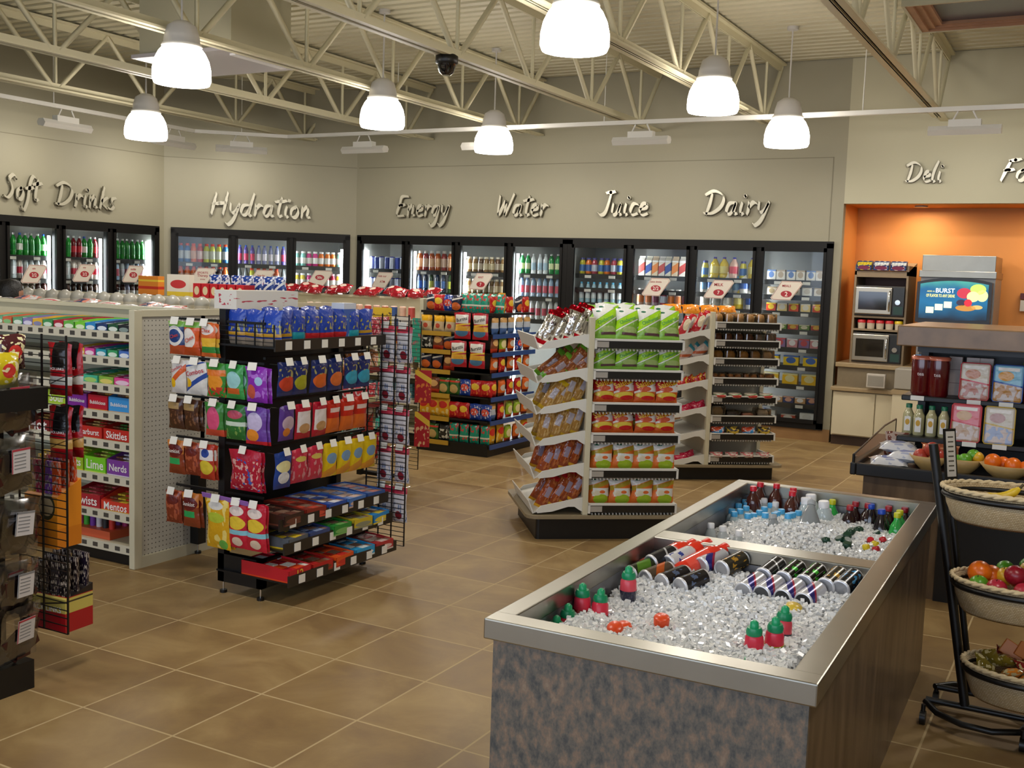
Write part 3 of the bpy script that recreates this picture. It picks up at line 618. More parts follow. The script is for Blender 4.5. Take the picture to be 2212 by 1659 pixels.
card(FS, 1.16, 1.457, [('2/2', -.01, .06, 'o'), ('sale', .06, .04, 't')], 'slanted cream price card on leftmost soft drinks door')
card(FS, 1.82, 1.479, [('2/2', -.01, .06, 'o'), ('any', .06, .04, 't')], 'slanted cream price card on middle soft drinks door')
card(FS, 2.52, 1.482, [('2/2', -.01, .06, 'o'), ('sodas', .06, .08, 't')], 'slanted cream price card on rightmost soft drinks door')
card(FH, .46, 1.482, [('SPORTS', .04, .13, 't'), ('Thirsty', 0, .13, 't'), ('drinks', -.04, .06, 't')], 'slanted cream price card on first Hydration door')
card(FH, 1.17, 1.482, [('low fat', .03, .09, 't'), ('MILK!', -.02, .12, 't')], 'slanted cream price card reading MILK on second Hydration door')
card(FH, 1.9, 1.5, [('50c', .01, .06, 'o')], 'slanted cream price card on third Hydration door')
card(FB, -8.06, 1.505, [('visit our', .05, .13, 't'), ('ATM', -.02, .08, 't')], 'slanted cream price card reading ATM on first Energy door')
card(FB, -6.61, 1.533, [('ANY', .05, .08, 't'), ('7', -.035, .025, 'o')], 'slanted cream price card on third door under Water')
card(FB, -4.36, 1.543, [('juice drinks', .055, .13, 't'), ('2/2', -.015, .07, 'o')], 'slanted cream price card reading 2/2 on second Juice door')
card(FB, -3.64, 1.543, [('MILK', .05, .1, 't'), ('7', -.035, .025, 'o')], 'slanted cream price card on third door under Dairy')
card(FB, -2.91, 1.554, [('MEALS', .05, .09, 't'), ('2', -.035, .03, 'o')], 'slanted cream price card on the rightmost cooler door')
# ================================================================ packs used on the shelves
def peg_mat():
    m = bpy.data.materials.new('pegboard'); m.use_nodes = True; nt = m.node_tree; b = nt.nodes['Principled BSDF']; L = nt.links.new
    tc = nt.nodes.new('ShaderNodeTexCoord'); s = nt.nodes.new('ShaderNodeVectorMath'); s.operation = 'SCALE'; s.inputs['Scale'].default_value = 1/.0254; L(tc.outputs['Object'], s.inputs[0])
    f = nt.nodes.new('ShaderNodeVectorMath'); f.operation = 'FRACTION'; L(s.outputs[0], f.inputs[0])
    sb = nt.nodes.new('ShaderNodeVectorMath'); sb.operation = 'SUBTRACT'; sb.inputs[1].default_value = (.5, .5, .5); L(f.outputs[0], sb.inputs[0])
    mu = nt.nodes.new('ShaderNodeVectorMath'); mu.operation = 'MULTIPLY'; mu.inputs[1].default_value = (0, 1, 1); L(sb.outputs[0], mu.inputs[0])
    ln = nt.nodes.new('ShaderNodeVectorMath'); ln.operation = 'LENGTH'; L(mu.outputs[0], ln.inputs[0])
    lt = nt.nodes.new('ShaderNodeMath'); lt.operation = 'LESS_THAN'; lt.inputs[1].default_value = .14; L(ln.outputs['Value'], lt.inputs[0])
    mx = nt.nodes.new('ShaderNodeMix'); mx.data_type = 'RGBA'; L(lt.outputs[0], mx.inputs[0]); mx.inputs[6].default_value = lin('#c4c0b4'); mx.inputs[7].default_value = lin('#5a564c'); L(mx.outputs[2], b.inputs['Base Color'])
    b.inputs['Roughness'].default_value = .5
    return m
M_peg = peg_mat()
def rrow(fr, kinds, n, xr, pitch, y, z, where, group, rz=0, tilt=0, jit=.004, cnt='from the right'):
    for i in range(n):
        k = kinds[i % len(kinds)]; x = xr-pitch*(i+.5)
        inst(k[0], k[1], fr.w(x+random.uniform(-jit, jit), y, z), (tilt, 0, fr.a+rz+random.uniform(-.03, .03)), f"{k[2]}, {ORD[i]} {cnt} {where}", k[3], group)
BX = {}
def box(desc, c1, c2, w, h, d=.3, cut=.45, text=None, tc='#ffffff', top=None, name='candy_box', cat='candy box', tw=.78):
    if desc not in BX:
        m = wrap('box_'+desc.replace(' ', '_'), c1, [('b', .0, .14, 0, c2), ('e', .5, .35, .42, .2, c2)] if not text else [('b', 0, .1, 0, c2)], .4, 0)
        BX[desc] = (name, carton(name, w, h, d, m, text, tc, .55, tw, top or [c1, c2, '#e8e2d8'], cut), desc, cat)
    return BX[desc]
BG = {}
def bg(desc, base, shapes, w, h, d=.045, text=None, tc='#ffffff', tz=.7, tw=.75, rot=0., name='snack_bag', cat='snack bag', rough=.25, metal=0., sq=1., crinkle=.35):
    if desc not in BG:
        m = wrap('film_'+desc.replace(' ', '_'), base, shapes, rough, crinkle, metal)
        BG[desc] = (name, bag(name, w, h, d, m, text, tc, tz, tw, rot, sq, seed=len(BG)), desc, cat)
    return BG[desc]
def gondola(name, label, x0, x1, y0, y1, zs, back=None, end='right', H=1.36, sides=(1,), cap=True):
    t = thing(name, label, 'shelving unit', ((x0+x1)/2, y0, 0)); ox, oy = (x0+x1)/2, y0; ym = (y0+y1)/2-y0 if back is None else back-y0; a, b = x0-ox, x1-ox; D = y1-y0
    MB().box(a, b, ym-.015, ym+.015, .1, H, M_beige).build('back_panel', t)
    MB().box(a, b-.02, .03, D-.03, .0, .1, M_black).build('base', t)
    if cap: MB().box(a, b, ym-.05, ym+.05, H-.02, H, M_beige).build('top_cap', t)
    mb = MB(); mb.box(b-.02, b, .0, D, .02, H, M_peg); e = mb.build('end_panel', t)
    MB().box(b-.025, b+.015, -.02, .035, 0, H+.005, M_beige, .004).box(b-.025, b+.015, D-.035, D+.02, 0, H+.005, M_beige, .004).box(b-.02, b+.014, 0, D, 0, .06, M_beige).box(b-.02, b+.014, 0, D, H-.03, H+.005, M_beige).build('end_frame', e)
    for z in zs:
        for s in sides:
            ya, yb = (0.0, ym-.015) if s == 1 else (ym+.015, D)
            sh = MB().box(a, b-.03, ya, yb, z-.02, z, M_beige).build('shelf', t)
            yl = ya-.012 if s == 1 else yb
            MB().box(a, b-.03, yl, yl+.012, z-.035, z+.012, LIP).build('lip', sh)
    return t
# ---------------------------------------------------------------- candy gondola with the pegboard end
GZ = (1.235, 1.10, .955, .81, .655, .47, .275, .105)
gondola('shelving_gondola', 'beige candy gondola with pegboard end panel, nearest on the left', -7.2, -4.37, 3.94, 4.9, GZ, sides=(1,))
MB_ = MB().box(-7.2, -4.41, 4.44, 4.9, 1.215, 1.235, M_beige); o = MB_.build('rear_top_shelf'); o.parent = [c for c in COL.objects if c.name == 'shelving_gondola'][0]; o.matrix_parent_inverse = Matrix.Translation(o.parent.location).inverted()
FG = Fr(-4.41, 3.94, 0)
gb = lambda d, c1, c2, w=.08, h=.06, **k: box(d, c1, c2, w, h, .34, .25, **k)
r1 = [('black gum box', '#23262c', '#8a9a94'), ('dark green gum box', '#23563a', '#dfe6dc'), ('navy gum box', '#243c70', '#dfe6ee'), ('sky blue gum box', '#2f8ccf', '#dfeaf2'), ('lime gum box', '#7cd03a', '#e2f0c8'), ('light green gum box', '#6ab84c', '#e8eed8'), ('red gum box', '#b0273a', '#efdada'), ('leaf green gum box', '#4a9a5a', '#dbead8'), ('yellow gum box', '#e8b83c', '#8a8ab0'), ('violet gum box', '#8a80b8', '#dcd8ea'), ('mint green gum box', '#6aa87c', '#e0ecdc'), ('coral gum box', '#d8704c', '#8ac080'), ('pale green gum box', '#78b890', '#dbe8d8'), ('peach gum box', '#e0a078', '#e8e0c0')]
rrow(FG, [gb(*r) for r in r1], 14, -.01, .0845, .01, 1.236, 'on the top candy shelf', 'gum and candy boxes on the beige gondola')
r2 = [('blue mint box', '#4a72c0', '#dfe6f0'), ('green mint box', '#3ca064', '#dcecdc'), ('teal mint box', '#2f9cb0', '#d8e8ec'), ('magenta mint box', '#d84a9c', '#f0d8e6'), ('gold mint box', '#e0b040', '#efe4c8'), ('white mint box', '#dcdad0', '#a8a498')]
rrow(FG, [gb(*r) for r in r2], 6, -.01, .086, .01, 1.101, 'on the second candy shelf', 'gum and candy boxes on the beige gondola')
r3 = [('hot pink gum box', '#e04a94', '#e8c8dc'), ('lime and yellow gum box', '#8ab848', '#e0d070'), ('turquoise gum box', '#4ab894', '#a8d070'), ('silver green gum box', '#9ab8a0', '#b03a60')]
rrow(FG, [gb(*r, w=.115, h=.062) for r in r3], 4, -.01, .12, .01, .956, 'on the third candy shelf', 'gum and candy boxes on the beige gondola')
big = lambda d, c1, c2, t, w=.155, h=.125, cut=.3, tc='#f0ece8': box(d, c1, c2, w, h, .32, cut, text=t, tc=tc, top=[c1, '#8a5a3c', c2])
rrow(FG, [big('sky blue bubble gum box', '#3a94d8', '#e8b060', 'Bubblicious'), big('crimson bubble gum box', '#b8142c', '#e0a040', 'Bubblicious'), big('purple bubble gum box', '#7a2890', '#e0a0c0', 'Bubblicious'), big('lime chew box', '#a8c83a', '#e8e8a0', 'Sour'), big('brown bar box', '#7a5a2c', '#c8b080', 'Nougat'), big('yellow bar box', '#e8c020', '#c82a20', 'Giant')], 6, -.01, .162, .01, .811, 'on the fourth candy shelf', 'gum and candy boxes on the beige gondola')
rrow(FG, [big('red and green chew box', '#c0281c', '#4a8a3a', 'Skittles', .2, .1), big('red and gold chew box', '#c22a22', '#e8c070', 'Starburst', .2, .1), big('rose chew box', '#c83a5c', '#e8b8c0', 'Cherry', .2, .1), big('dark red candy box', '#7a1c20', '#c89a50', 'Hot', .2, .1)], 4, -.01, .206, .01, .656, 'on the fifth candy shelf', 'gum and candy boxes on the beige gondola')
rrow(FG, [big('white and purple candy box', '#7a3c98', '#e8e0ec', 'Nerds', .17, .13), big('lime green candy box', '#78c828', '#d8e860', 'Lime', .17, .13), big('green and yellow candy box', '#98b828', '#e8d83c', 'Runts', .17, .13)], 3, -.01, .176, .01, .471, 'on the sixth candy shelf', 'gum and candy boxes on the beige gondola')
rrow(FG, [big('red and yellow roll candy box', '#d03a28', '#e8c83c', 'Mentos', .22, .11, .45), big('deep red liquorice box', '#a8202c', '#d85a60', 'Twists', .22, .11, .3)], 2, -.01, .226, .01, .276, 'on the seventh candy shelf', 'gum and candy boxes on the beige gondola')
tubes = MB()
for i, c in enumerate(['#d84a8a', '#4ab83a', '#7a3ca8', '#e0e0e0', '#2a2a2c', '#d83a2c', '#3c8ad0', '#e060a0', '#5ac040', '#2c2c30', '#8a4ab0', '#d84a8a']): tubes.cyl((-.13+(i % 6)*.05, .06+.09*(i//6), .003), (-.13+(i % 6)*.05, .06+.09*(i//6), .115), .017, flat(c), n=8)
tubes.box(-.17, .17, 0, .2, 0, .045, flat('#d8603a'))
inst('candy_tube_tray', tubes.mesh('candy_tube_tray'), FG.w(-.38, .05, .106), (0, 0, 0), 'orange tray of bright candy tubes on the bottom candy shelf', 'candy box')
# goods lying on the rear half of the candy gondola
lay = [bg('flat white bag, navy and red print', '#dcd8d4', [('b', .3, .55, .4, '#b8324a'), ('e', .7, .7, .25, .2, '#2c3c78')], .17, .24, .06), bg('flat clear bag, navy label', '#c8c4c4', [('e', .5, .5, .36, .3, '#2c3a6c'), ('n', 5, .55, 0, 1, '#d88a7a')], .17, .24, .06), bg('flat pale bag, pink stripes', '#e2dcd6', [('b', .2, .3, .5, '#c84a5a'), ('b', .6, .68, .5, '#c84a5a')], .17, .24, .05)]
for i in range(11):
    k = lay[(i*2) % 3]; inst(k[0], k[1], (-4.62-.19*i, 4.46, 1.27+.012*(i % 3)), (-1.25, 0, random.uniform(-.2, .2)), f'{k[2]}, {ORD[i]} from the right atop the pegboard gondola', 'snack bag', 'bags lying on the pegboard gondola')
# ---------------------------------------------------------------- second and third rows of gondolas
gondola('shelving_gondola', 'beige gondola behind the candy gondola, only its loaded top showing', -8.2, -5.05, 5.6, 6.5, (1.24, .9, .55, .2), sides=(1,))
dome = MB(); dome.lathe([(.05, 0), (.055, .01), (.055, .08)], tl('#cfc8b8'), 14).lathe([(.056, .08), (.056, .1), (.045, .125), (.02, .14), (.012, .145)], mat('pale_lid', '#aaa79d', .3), 14)
dm = dome.mesh('lidded_jar')
for i in range(17): inst('lidded_jar', dm, (-7.55+.145*i, 5.72, 1.24), (0, 0, 0), f'pale domed jar, {ORD[i]} from the left behind the candy gondola', 'jar', 'pale domed jars on the second gondola')
can_r = carton('coffee_box', .075, .11, .12, wrap('coffee_red', '#c0222c', [('e', .5, .5, .34, .3, '#d8c8a0')], .35, 0))
for i in range(6): inst('coffee_box', can_r, (-6.12+.088*i, 6.12, 1.36), (0, 0, 0), f'small red box with oval label, {ORD[i]} from the left atop second gondola', 'box', 'red boxes on the second gondola')
bl = bg('standing blue and white bag', '#24408c', [('b', .4, .55, .6, '#e0e4ea'), ('n', 4, .6, 0, 1, '#d8dce8')], .12, .14, .05)
for i in range(7): inst('snack_bag', bl[1], (-6.15+.11*i, 6.36, 1.4), (.1, 0, random.uniform(-.3, .3)), f'blue and white bag, {ORD[i]} from the left above the red boxes', 'snack bag', 'blue bags on the second gondola')
inst('cereal_pack', carton('cereal_pack', .22, .17, .06, wrap('cereal', '#e8e0d0', [('e', .5, .55, .35, .2, '#c83a3c'), ('b', 0, .2, 0, '#e8c83c')], .4, 0)), (-6.45, 6.25, 1.36), (0, 0, .1), 'white pack with red oval and yellow foot atop second gondola', 'box')
inst('noodle_pack', carton('noodle_pack', .25, .15, .06, wrap('noodle', '#e0862c', [('b', .3, .45, 0, '#c83020'), ('b', .7, .8, 0, '#e8c83c')], .4, 0)), (-6.75, 6.22, 1.36), (0, 0, -.1), 'orange pack with red band atop the second gondola', 'box')
for i in range(2): inst('liquor_mini_carton', carton('liquor_mini_carton', .07, .12, .05, wrap('minic', '#e8dccc', [('b', 0, .45, 0, '#5a4a2c'), ('r', .85, 1.1, 0, 1, '#d83a20'), ('e', .3, .3, .2, .15, '#d8a030')], .35, 0)), (-5.02+.14*i, 4.72, 1.24), (0, 0, .2), ['left', 'right'][i]+' orange edged bottle carton behind the hanging snack rack', 'carton')
inst('candy_box', carton('candy_box', .11, .06, .1, wrap('redtri', '#d83420', [('n', 5, .6, 0, 1, '#e8a090')], .35, 0)), (-4.78, 4.6, 1.24), (0, 0, .5), 'small red box beside the orange edged bottle cartons', 'candy box')
# far gondola with cans
gondola('shelving_gondola', 'far beige gondola with small cans and red bags on top', -9.0, -5.46, 8.28, 9.1, (1.17, .92, .67, .42, .16), sides=(1,), H=1.37)
MB().box(-9.0, -5.46, 8.2, 9.12, 1.375, 1.395, M_beige)
c1 = [bottle('small_can', 'can', col('#e0b8a0'), col(c), col('#c9c9c9'), n=9) for c in ('#c8524a', '#e0b8a0', '#3c5a98', '#c86a5a', '#d8a898')]
FC = Fr(-5.5, 8.28, 0)
for i in range(13):
    k = i % 5; inst('small_can', c1[k], FC.w(-.12-.1*i, .05, 1.171), (0, 0, random.uniform(0, 6)), f"{['coral','peach','blue','salmon','pale pink'][k]} labelled small can, {ORD[i]} from the right on far gondola", 'can', 'small cans on the far gondola')
rb = bg('glossy dark red bag', '#8e1420', [('n', 4, .62, 0, 1, '#d84450'), ('e', .5, .5, .2, .2, '#e0c8b8')], .16, .15, .08, rough=.15)
for i in range(15): inst('snack_bag', rb[1], (-5.6-.17*i, 8.55+.06*(i % 2), 1.375+.02*(i % 3 == 0)), (-1.1, 0, random.uniform(-.6, .6)), f'glossy red bag, {ORD[i]} from the right atop the far gondola', 'snack bag', 'red bags on the far gondola')
for j, (z, c) in enumerate(((.921, '#b83a3c'), (.671, '#c8b090'), (.421, '#4a7a8a'))):
    k = box(['red grocery box', 'tan grocery box', 'teal grocery box'][j], c, '#e0d8c8', .12, .15, .12, 0, name='grocery_box', cat='box')
    rrow(FC, [k], 6, -.08, .15, .05, z, 'on the far gondola front', 'grocery boxes on the far gondola')

# ---------------------------------------------------------------- corner snack endcap (black, blue lips)
E0 = (-5.44, 8.14)
t = thing('snack_endcap', 'black chip endcap loaded on two sides before the far cooler', 'display rack', (-5.05, 8.6, 0)); ox, oy = -5.05, 8.6
def Bx(mb, x0, x1, y0, y1, z0, z1, m): return mb.box(x0-ox, x1-ox, y0-oy, y1-oy, z0, z1, m)
Bx(MB(), -5.43, -4.68, 8.18, 9.0, 0, .11, M_black).build('base', t)
Bx(MB(), -5.43, -4.98, 8.5, 8.54, .1, 1.3, M_black).build('back_panel', t)
Bx(MB(), -5.02, -4.98, 8.5, 9.0, .1, 1.3, M_black).build('side_panel', t)
Bx(MB(), -5.43, -4.68, 8.2, 9.0, 1.255, 1.275, M_black).build('top_shelf', t)
lipY = mat('yellow_lip', '#b8902c', .4); lipB = mat('blue_lip', '#2c4a86', .35)
EZ = (1.088, .925, .745, .53, .32, .105)
for z in EZ:
    s = Bx(MB(), -5.43, -4.68, 8.17, 8.5, z-.015, z, M_black).build('shelf', t)
    Bx(MB(), -5.43, -5.08, 8.16, 8.17, z-.035, z+.005, lipY).build('lip', s)
    s = Bx(MB(), -4.98, -4.66, 8.18, 8.98, z-.015, z, M_black).build('shelf', t)
    Bx(MB(), -4.66, -4.65, 8.18, 8.98, z-.035, z+.005, lipB).build('lip', s)
FE = Fr(-5.43, 8.17, 0); FE2 = Fr(-4.66, 8.18, PI/2)
sb = lambda d, base, sh, w=.115, h=.145, **k: bg(d, base, sh, w, h, .05, **k)
yel = sb('yellow topped tan bag', '#d8c098', [('b', .62, 1.1, 0, '#e0a81c'), ('e', .5, .35, .2, .15, '#c8503c')]); orb = sb('navy and orange snack bag', '#23263c', [('e', .5, .3, .38, .25, '#d8682c'), ('b', .7, .8, .2, '#d8d4cc')]); brn = sb('brown chip bag', '#7a4228', [('e', .5, .6, .35, .2, '#e0b070'), ('b', 0, .25, 0, '#c83c24')])
gre = sb('green and tan chip bag', '#3c6a2c', [('e', .5, .35, .36, .28, '#c8a868'), ('b', .75, .85, 0, '#d83c24')]); redb = sb('bright red chip bag', '#c02022', [('e', .5, .6, .34, .2, '#e8c03c'), ('n', 5, .62, 0, .5, '#e8783c')]); blub = sb('royal blue chip bag', '#24449c', [('e', .5, .5, .33, .22, '#d8503c'), ('n', 6, .6, .1, .9, '#d8dce8')])
ylb = sb('golden yellow chip bag', '#e0a41e', [('e', .5, .6, .34, .18, '#c82c24'), ('n', 4, .58, 0, .5, '#e8d080')], .13, .18); org = sb('orange chip bag', '#d8641e', [('e', .5, .5, .34, .2, '#c8c0b0'), ('b', 0, .2, 0, '#7a2c1c')]); teal = sb('teal sunflower seed bag', '#1c9478', [('n', 4, .6, 0, 1, '#c83c34'), ('b', .3, .38, 0, '#d8d4c0')], .1, .17)
wht = sb('black and white chip bag', '#2c2c28', [('n', 4, .52, .1, .7, '#d8d8cc')]); lim = sb('lime green chip bag', '#9ab82c', [('e', .5, .5, .34, .25, '#e8d8a0'), ('b', 0, .2, 0, '#c84a24')]); bluw = sb('white blue pretzel bag', '#b8c0cc', [('b', 0, .35, 0, '#4a6aa0'), ('b', .7, 1.1, 0, '#c89a5c')])
bigr = bg('big red beef jerky bag', '#b01c2c', [('b', .5, .56, .1, '#e8c03c'), ('e', .5, .25, .38, .16, '#4a7aa0'), ('b', .3, .48, 0, '#e0a838'), ('r', .12, .88, .58, .9, '#e0dcd4')], .165, .235, .05, 'Bursts', '#2c2a28', .74, .66, .25)
ga = 'chip bags on the corner snack endcap'
row(FE, [orb, redb, blub], 4, .02, .38, .1, 1.276, 'on top of the snack endcap', ga)
row(FE, [yel], 3, 0, .37, .04, 1.09, 'on upper shelf of snack endcap', ga)
row(FE, [wht, brn, orb], 3, 0, .36, .05, .927, 'on second shelf of snack endcap', ga)
row(FE, [orb, orb, brn], 3, 0, .36, .05, .747, 'on third shelf of snack endcap', ga)
row(FE, [orb, brn, gre, gre, blub, redb, redb], 7, 0, .76, .04, .532, 'on fourth shelf of snack endcap', ga)
row(FE, [ylb, ylb, ylb, redb, redb, blub, blub], 7, 0, .76, .04, .322, 'on fifth shelf of snack endcap', ga)
row(FE, [wht, gre, wht, teal, teal, teal, teal], 7, 0, .76, .04, .107, 'on bottom shelf of snack endcap', ga)
row(FE, [teal], 6, .36, .8, .12, 1.276, 'behind the big red bags', 'teal bags atop the snack endcap', tilt=-.15)
row(FE, [bigr], 2, .38, .76, -.02, 1.04, 'upper pair at endcap corner', 'big red bags hanging at the endcap corner')
row(FE, [bigr], 2, .36, .74, -.04, .79, 'lower pair at endcap corner', 'big red bags hanging at the endcap corner')
row(FE2, [redb, ylb, redb, orb, redb], 5, .02, .78, .06, 1.276, "on top tier of endcap's cooler side", ga)
row(FE2, [bluw], 5, .02, .78, .04, 1.09, "on upper shelf of endcap's cooler side", ga)
row(FE2, [brn, lim, org, blub, org], 5, .02, .78, .04, .927, "on second shelf of endcap's cooler side", ga)
row(FE2, [org, redb, org, redb], 5, .02, .78, .04, .747, "on third shelf of endcap's cooler side", ga)
row(FE2, [redb, org, redb], 5, .02, .78, .04, .532, "on fourth shelf of endcap's cooler side", ga)
row(FE2, [bluw, redb, lim, lim, org], 5, .02, .78, .04, .322, "on fifth shelf of endcap's cooler side", ga)
row(FE2, [ylb, ylb, lim, org], 5, .02, .78, .04, .107, "on bottom shelf of endcap's cooler side", ga)

# ---------------------------------------------------------------- black wire racks
def wire_grid(x0, x1, y, z0, z1, dx=.075, dz=.0255, r=.0016):
    mb = MB(); z = z0
    while z <= z1+.001: mb.box(x0, x1, y-r, y+r, z-r, z+r, M_black); z += dz
    n = max(1, round((x1-x0)/dx))
    for i in range(n+1): mb.box(x0+(x1-x0)*i/n-r*1.6, x0+(x1-x0)*i/n+r*1.6, y-r*2, y+r*2, z0, z1, M_black)
    return mb
M_strip = mat('black_shelf_strip', '#241d16', .4)
t = thing('snack_rack', 'black wire endcap rack hung with candy bags, on levelling feet', 'display rack', (-3.6, 4.3, 0)); ox, oy = -3.6, 4.3
Bx(MB(), -3.73, -3.69, 3.88, 3.92, .06, 1.4, M_black).build('post', t); Bx(MB(), -3.73, -3.69, 4.76, 4.8, .06, 1.4, M_black).build('post', t)
mb = MB(); Bx(mb, -3.73, -3.45, 3.88, 3.92, .06, .2, M_black); Bx(mb, -3.73, -3.45, 4.7, 4.74, .06, .2, M_black); Bx(mb, -3.48, -3.45, 3.88, 4.74, .06, .2, M_black); mb.build('base_frame', t)
Bx(MB(), -3.74, -3.72, 3.92, 4.76, .2, 1.36, M_black).build('back_panel', t)
for x, y in ((-3.71, 3.9), (-3.47, 3.9), (-3.47, 4.72), (-3.71, 4.72), (-4.34, 4.36)):
    MB().cyl((x-ox, y-oy, .012), (x-ox, y-oy, .07), .005, M_chrome, n=8).cyl((x-ox, y-oy, 0), (x-ox, y-oy, .014), .018, M_black, n=12).build('foot', t)
Bx(MB(), -4.37, -4.31, 4.33, 4.39, .06, .5, M_black).build('post', t)
for z in (1.335, 1.145, .955, .745, .5): Bx(MB(), -4.02, -3.45, 3.885, 3.895, z, z+.012, M_black).build('cross_bar', t)
for z in (1.17, .965, .745): Bx(MB(), -3.47, -3.455, 3.9, 4.7, z, z+.012, M_black).build('cross_bar', t)
# trays
for z, xf, nm in ((1.235, -3.37, 'top'), (.385, -3.33, 'a'), (.275, -3.3, 'b'), (.125, -3.27, 'c')):
    s = Bx(MB(), -3.72, xf, 3.86, 4.72, z-.008, z, M_black).build('tray', t)
    Bx(MB(), xf, xf+.01, 3.86, 4.74, z-.02, z+.035, M_strip).build('lip', s)
    for k in range(6): Bx(MB(), xf+.01, xf+.012, 3.93+.135*k, 3.975+.135*k, z-.014, z+.026, M_tag).build('price_tag', s)
g_ = wire_grid(-.12, .23, 3.86-oy, 1.235, 1.34, dx=.1, dz=.022); g_.build('wire_front', t)
g_ = wire_grid(.1, .36, 4.78-oy, .12, 1.38, dx=.09, dz=.0255, r=.0017); g_.build('wire_panel', t)
FR = Fr(-4.35, 3.87, 0)   # the side facing the photographer
hb = lambda d, base, sh, w=.15, h=.18, **k: bg(d, base, sh, w, h, .035, **k)
chex = hb('navy snack mix bag, white oval', '#20386c', [('b', .82, 1.1, 0, '#7ab04c'), ('b', 0, .28, 0, '#b8502c'), ('e', .45, .55, .44, .3, '#dfdcd8'), ('e', .45, .55, .34, .2, '#24407c')], .105, .165, text='Chex', tc='#c83a24', tz=.56, tw=.5, rot=.3)
chexo = hb('orange snack mix bag', '#d85a24', [('b', .82, 1.1, 0, '#7ab04c'), ('e', .4, .5, .4, .3, '#e4dcd4'), ('b', 0, .25, 0, '#b8481c')], .1, .165, text='Chex', tc='#c83a24', tz=.5, tw=.6, rot=.5)
cheez = hb('orange and green cracker bag', '#d8682c', [('b', .3, .55, 0, '#e8b83c'), ('b', .12, .3, 0, '#3a8a3c'), ('e', .5, .8, .42, .16, '#e4dcd4')], .1, .165, text='Chex', tc='#c83a24', tz=.78, tw=.6)
comb1 = hb('white and orange pretzel bag', '#dcd8d4', [('b', .42, .62, .55, '#d8602c'), ('e', .2, .3, .2, .14, '#e8b81c')], .1, .165, text='Combos', tc='#b8243c', tz=.75, tw=.75, rot=.45)
comb2 = hb('white and blue pretzel bag', '#dfdedc', [('b', .3, .45, .5, '#2c4ea0'), ('e', .15, .35, .2, .14, '#e8b81c'), ('b', .88, .93, .2, '#2c4ea0')], .14, .165, text='Combos', tc='#b8243c', tz=.68, tw=.8, rot=.25)
gum1 = hb('green bag of orange gummies', '#3c8a34', [('e', .5, .45, .38, .24, '#e8942c'), ('b', .62, .8, 0, '#e07828'), ('n', 5, .5, 0, .3, '#c8402c')], .12, .165)
gum2 = hb('green and aqua gummy bag', '#3a9a4c', [('e', .5, .55, .36, .25, '#9ad0d0'), ('r', .15, .8, .15, .32, '#c86028')], .115, .165)
pur1 = hb('large purple candy bag', '#8a2cb0', [('n', 3.5, .55, .1, .9, '#b070d8'), ('e', .35, .3, .2, .2, '#c85a48'), ('e', .7, .6, .16, .12, '#a8c8e8')], .135, .17)
brn1 = hb('dark brown chocolate bag', '#4a2c1c', [('r', .1, .8, .65, .85, '#a88a58'), ('n', 6, .6, 0, .6, '#7a5034')], .105, .155)
gumb = hb('green bag with pink gummy bears', '#3c8238', [('e', .5, .5, .34, .36, '#d8507c'), ('b', 0, .2, 0, '#c84a30')], .115, .165)
grn2 = hb('dark green spearmint leaf bag', '#2c7030', [('e', .5, .72, .36, .12, '#b84a60'), ('b', .4, .52, 0, '#cfe0d0'), ('n', 6, .6, 0, .4, '#7aa050')], .125, .17)
purw = hb('purple and white taffy bag', '#6a40a0', [('e', .5, .6, .36, .25, '#c8bce0'), ('e', .4, .25, .3, .16, '#e89030'), ('b', 0, .1, 0, '#c82430')], .125, .18)
cara = hb('caramel bag with green label', '#8a3c1e', [('b', .6, 1.1, 0, '#c87a34'), ('e', .5, .7, .42, .2, '#6a1c18'), ('r', .1, .8, .3, .48, '#2ca85a')], .11, .17, text='Sunkist', tc='#e8e0d8', tz=.7, tw=.7)
rust = hb('rust brown candy bag', '#84351e', [('n', 5, .55, 0, 1, '#b0583a'), ('e', .5, .7, .35, .12, '#6a2018')], .105, .165)
mix = hb('red and blue chocolate mix bag', '#b83a24', [('e', .5, .35, .4, .2, '#e0c83c'), ('r', .1, .9, .55, .85, '#e8e4e0'), ('e', .5, .75, .25, .12, '#2c4a9c')], .105, .175)
redp = hb('red bag of assorted chocolates', '#b01c34', [('n', 9, .58, .05, .75, '#e0a8a0'), ('n', 7, .64, 0, .8, '#3a5ab0')], .2, .2)
gold = hb('golden honey candy bag', '#dca81c', [('n', 4, .58, 0, 1, '#f0d878'), ('e', .5, .62, .35, .1, '#b8c83c'), ('e', .75, .1, .16, .1, '#6ab048'), ('e', .5, .85, .3, .08, '#e8e4dc')], .16, .25)
redy = hb('red and yellow lollipop bag', '#c01c34', [('e', .5, .55, .4, .14, '#e8c83c'), ('b', .3, .4, 0, '#8ac8d8'), ('e', .5, .8, .36, .1, '#e8d8d0'), ('e', .5, .15, .26, .1, '#e0c8b0')], .12, .23)
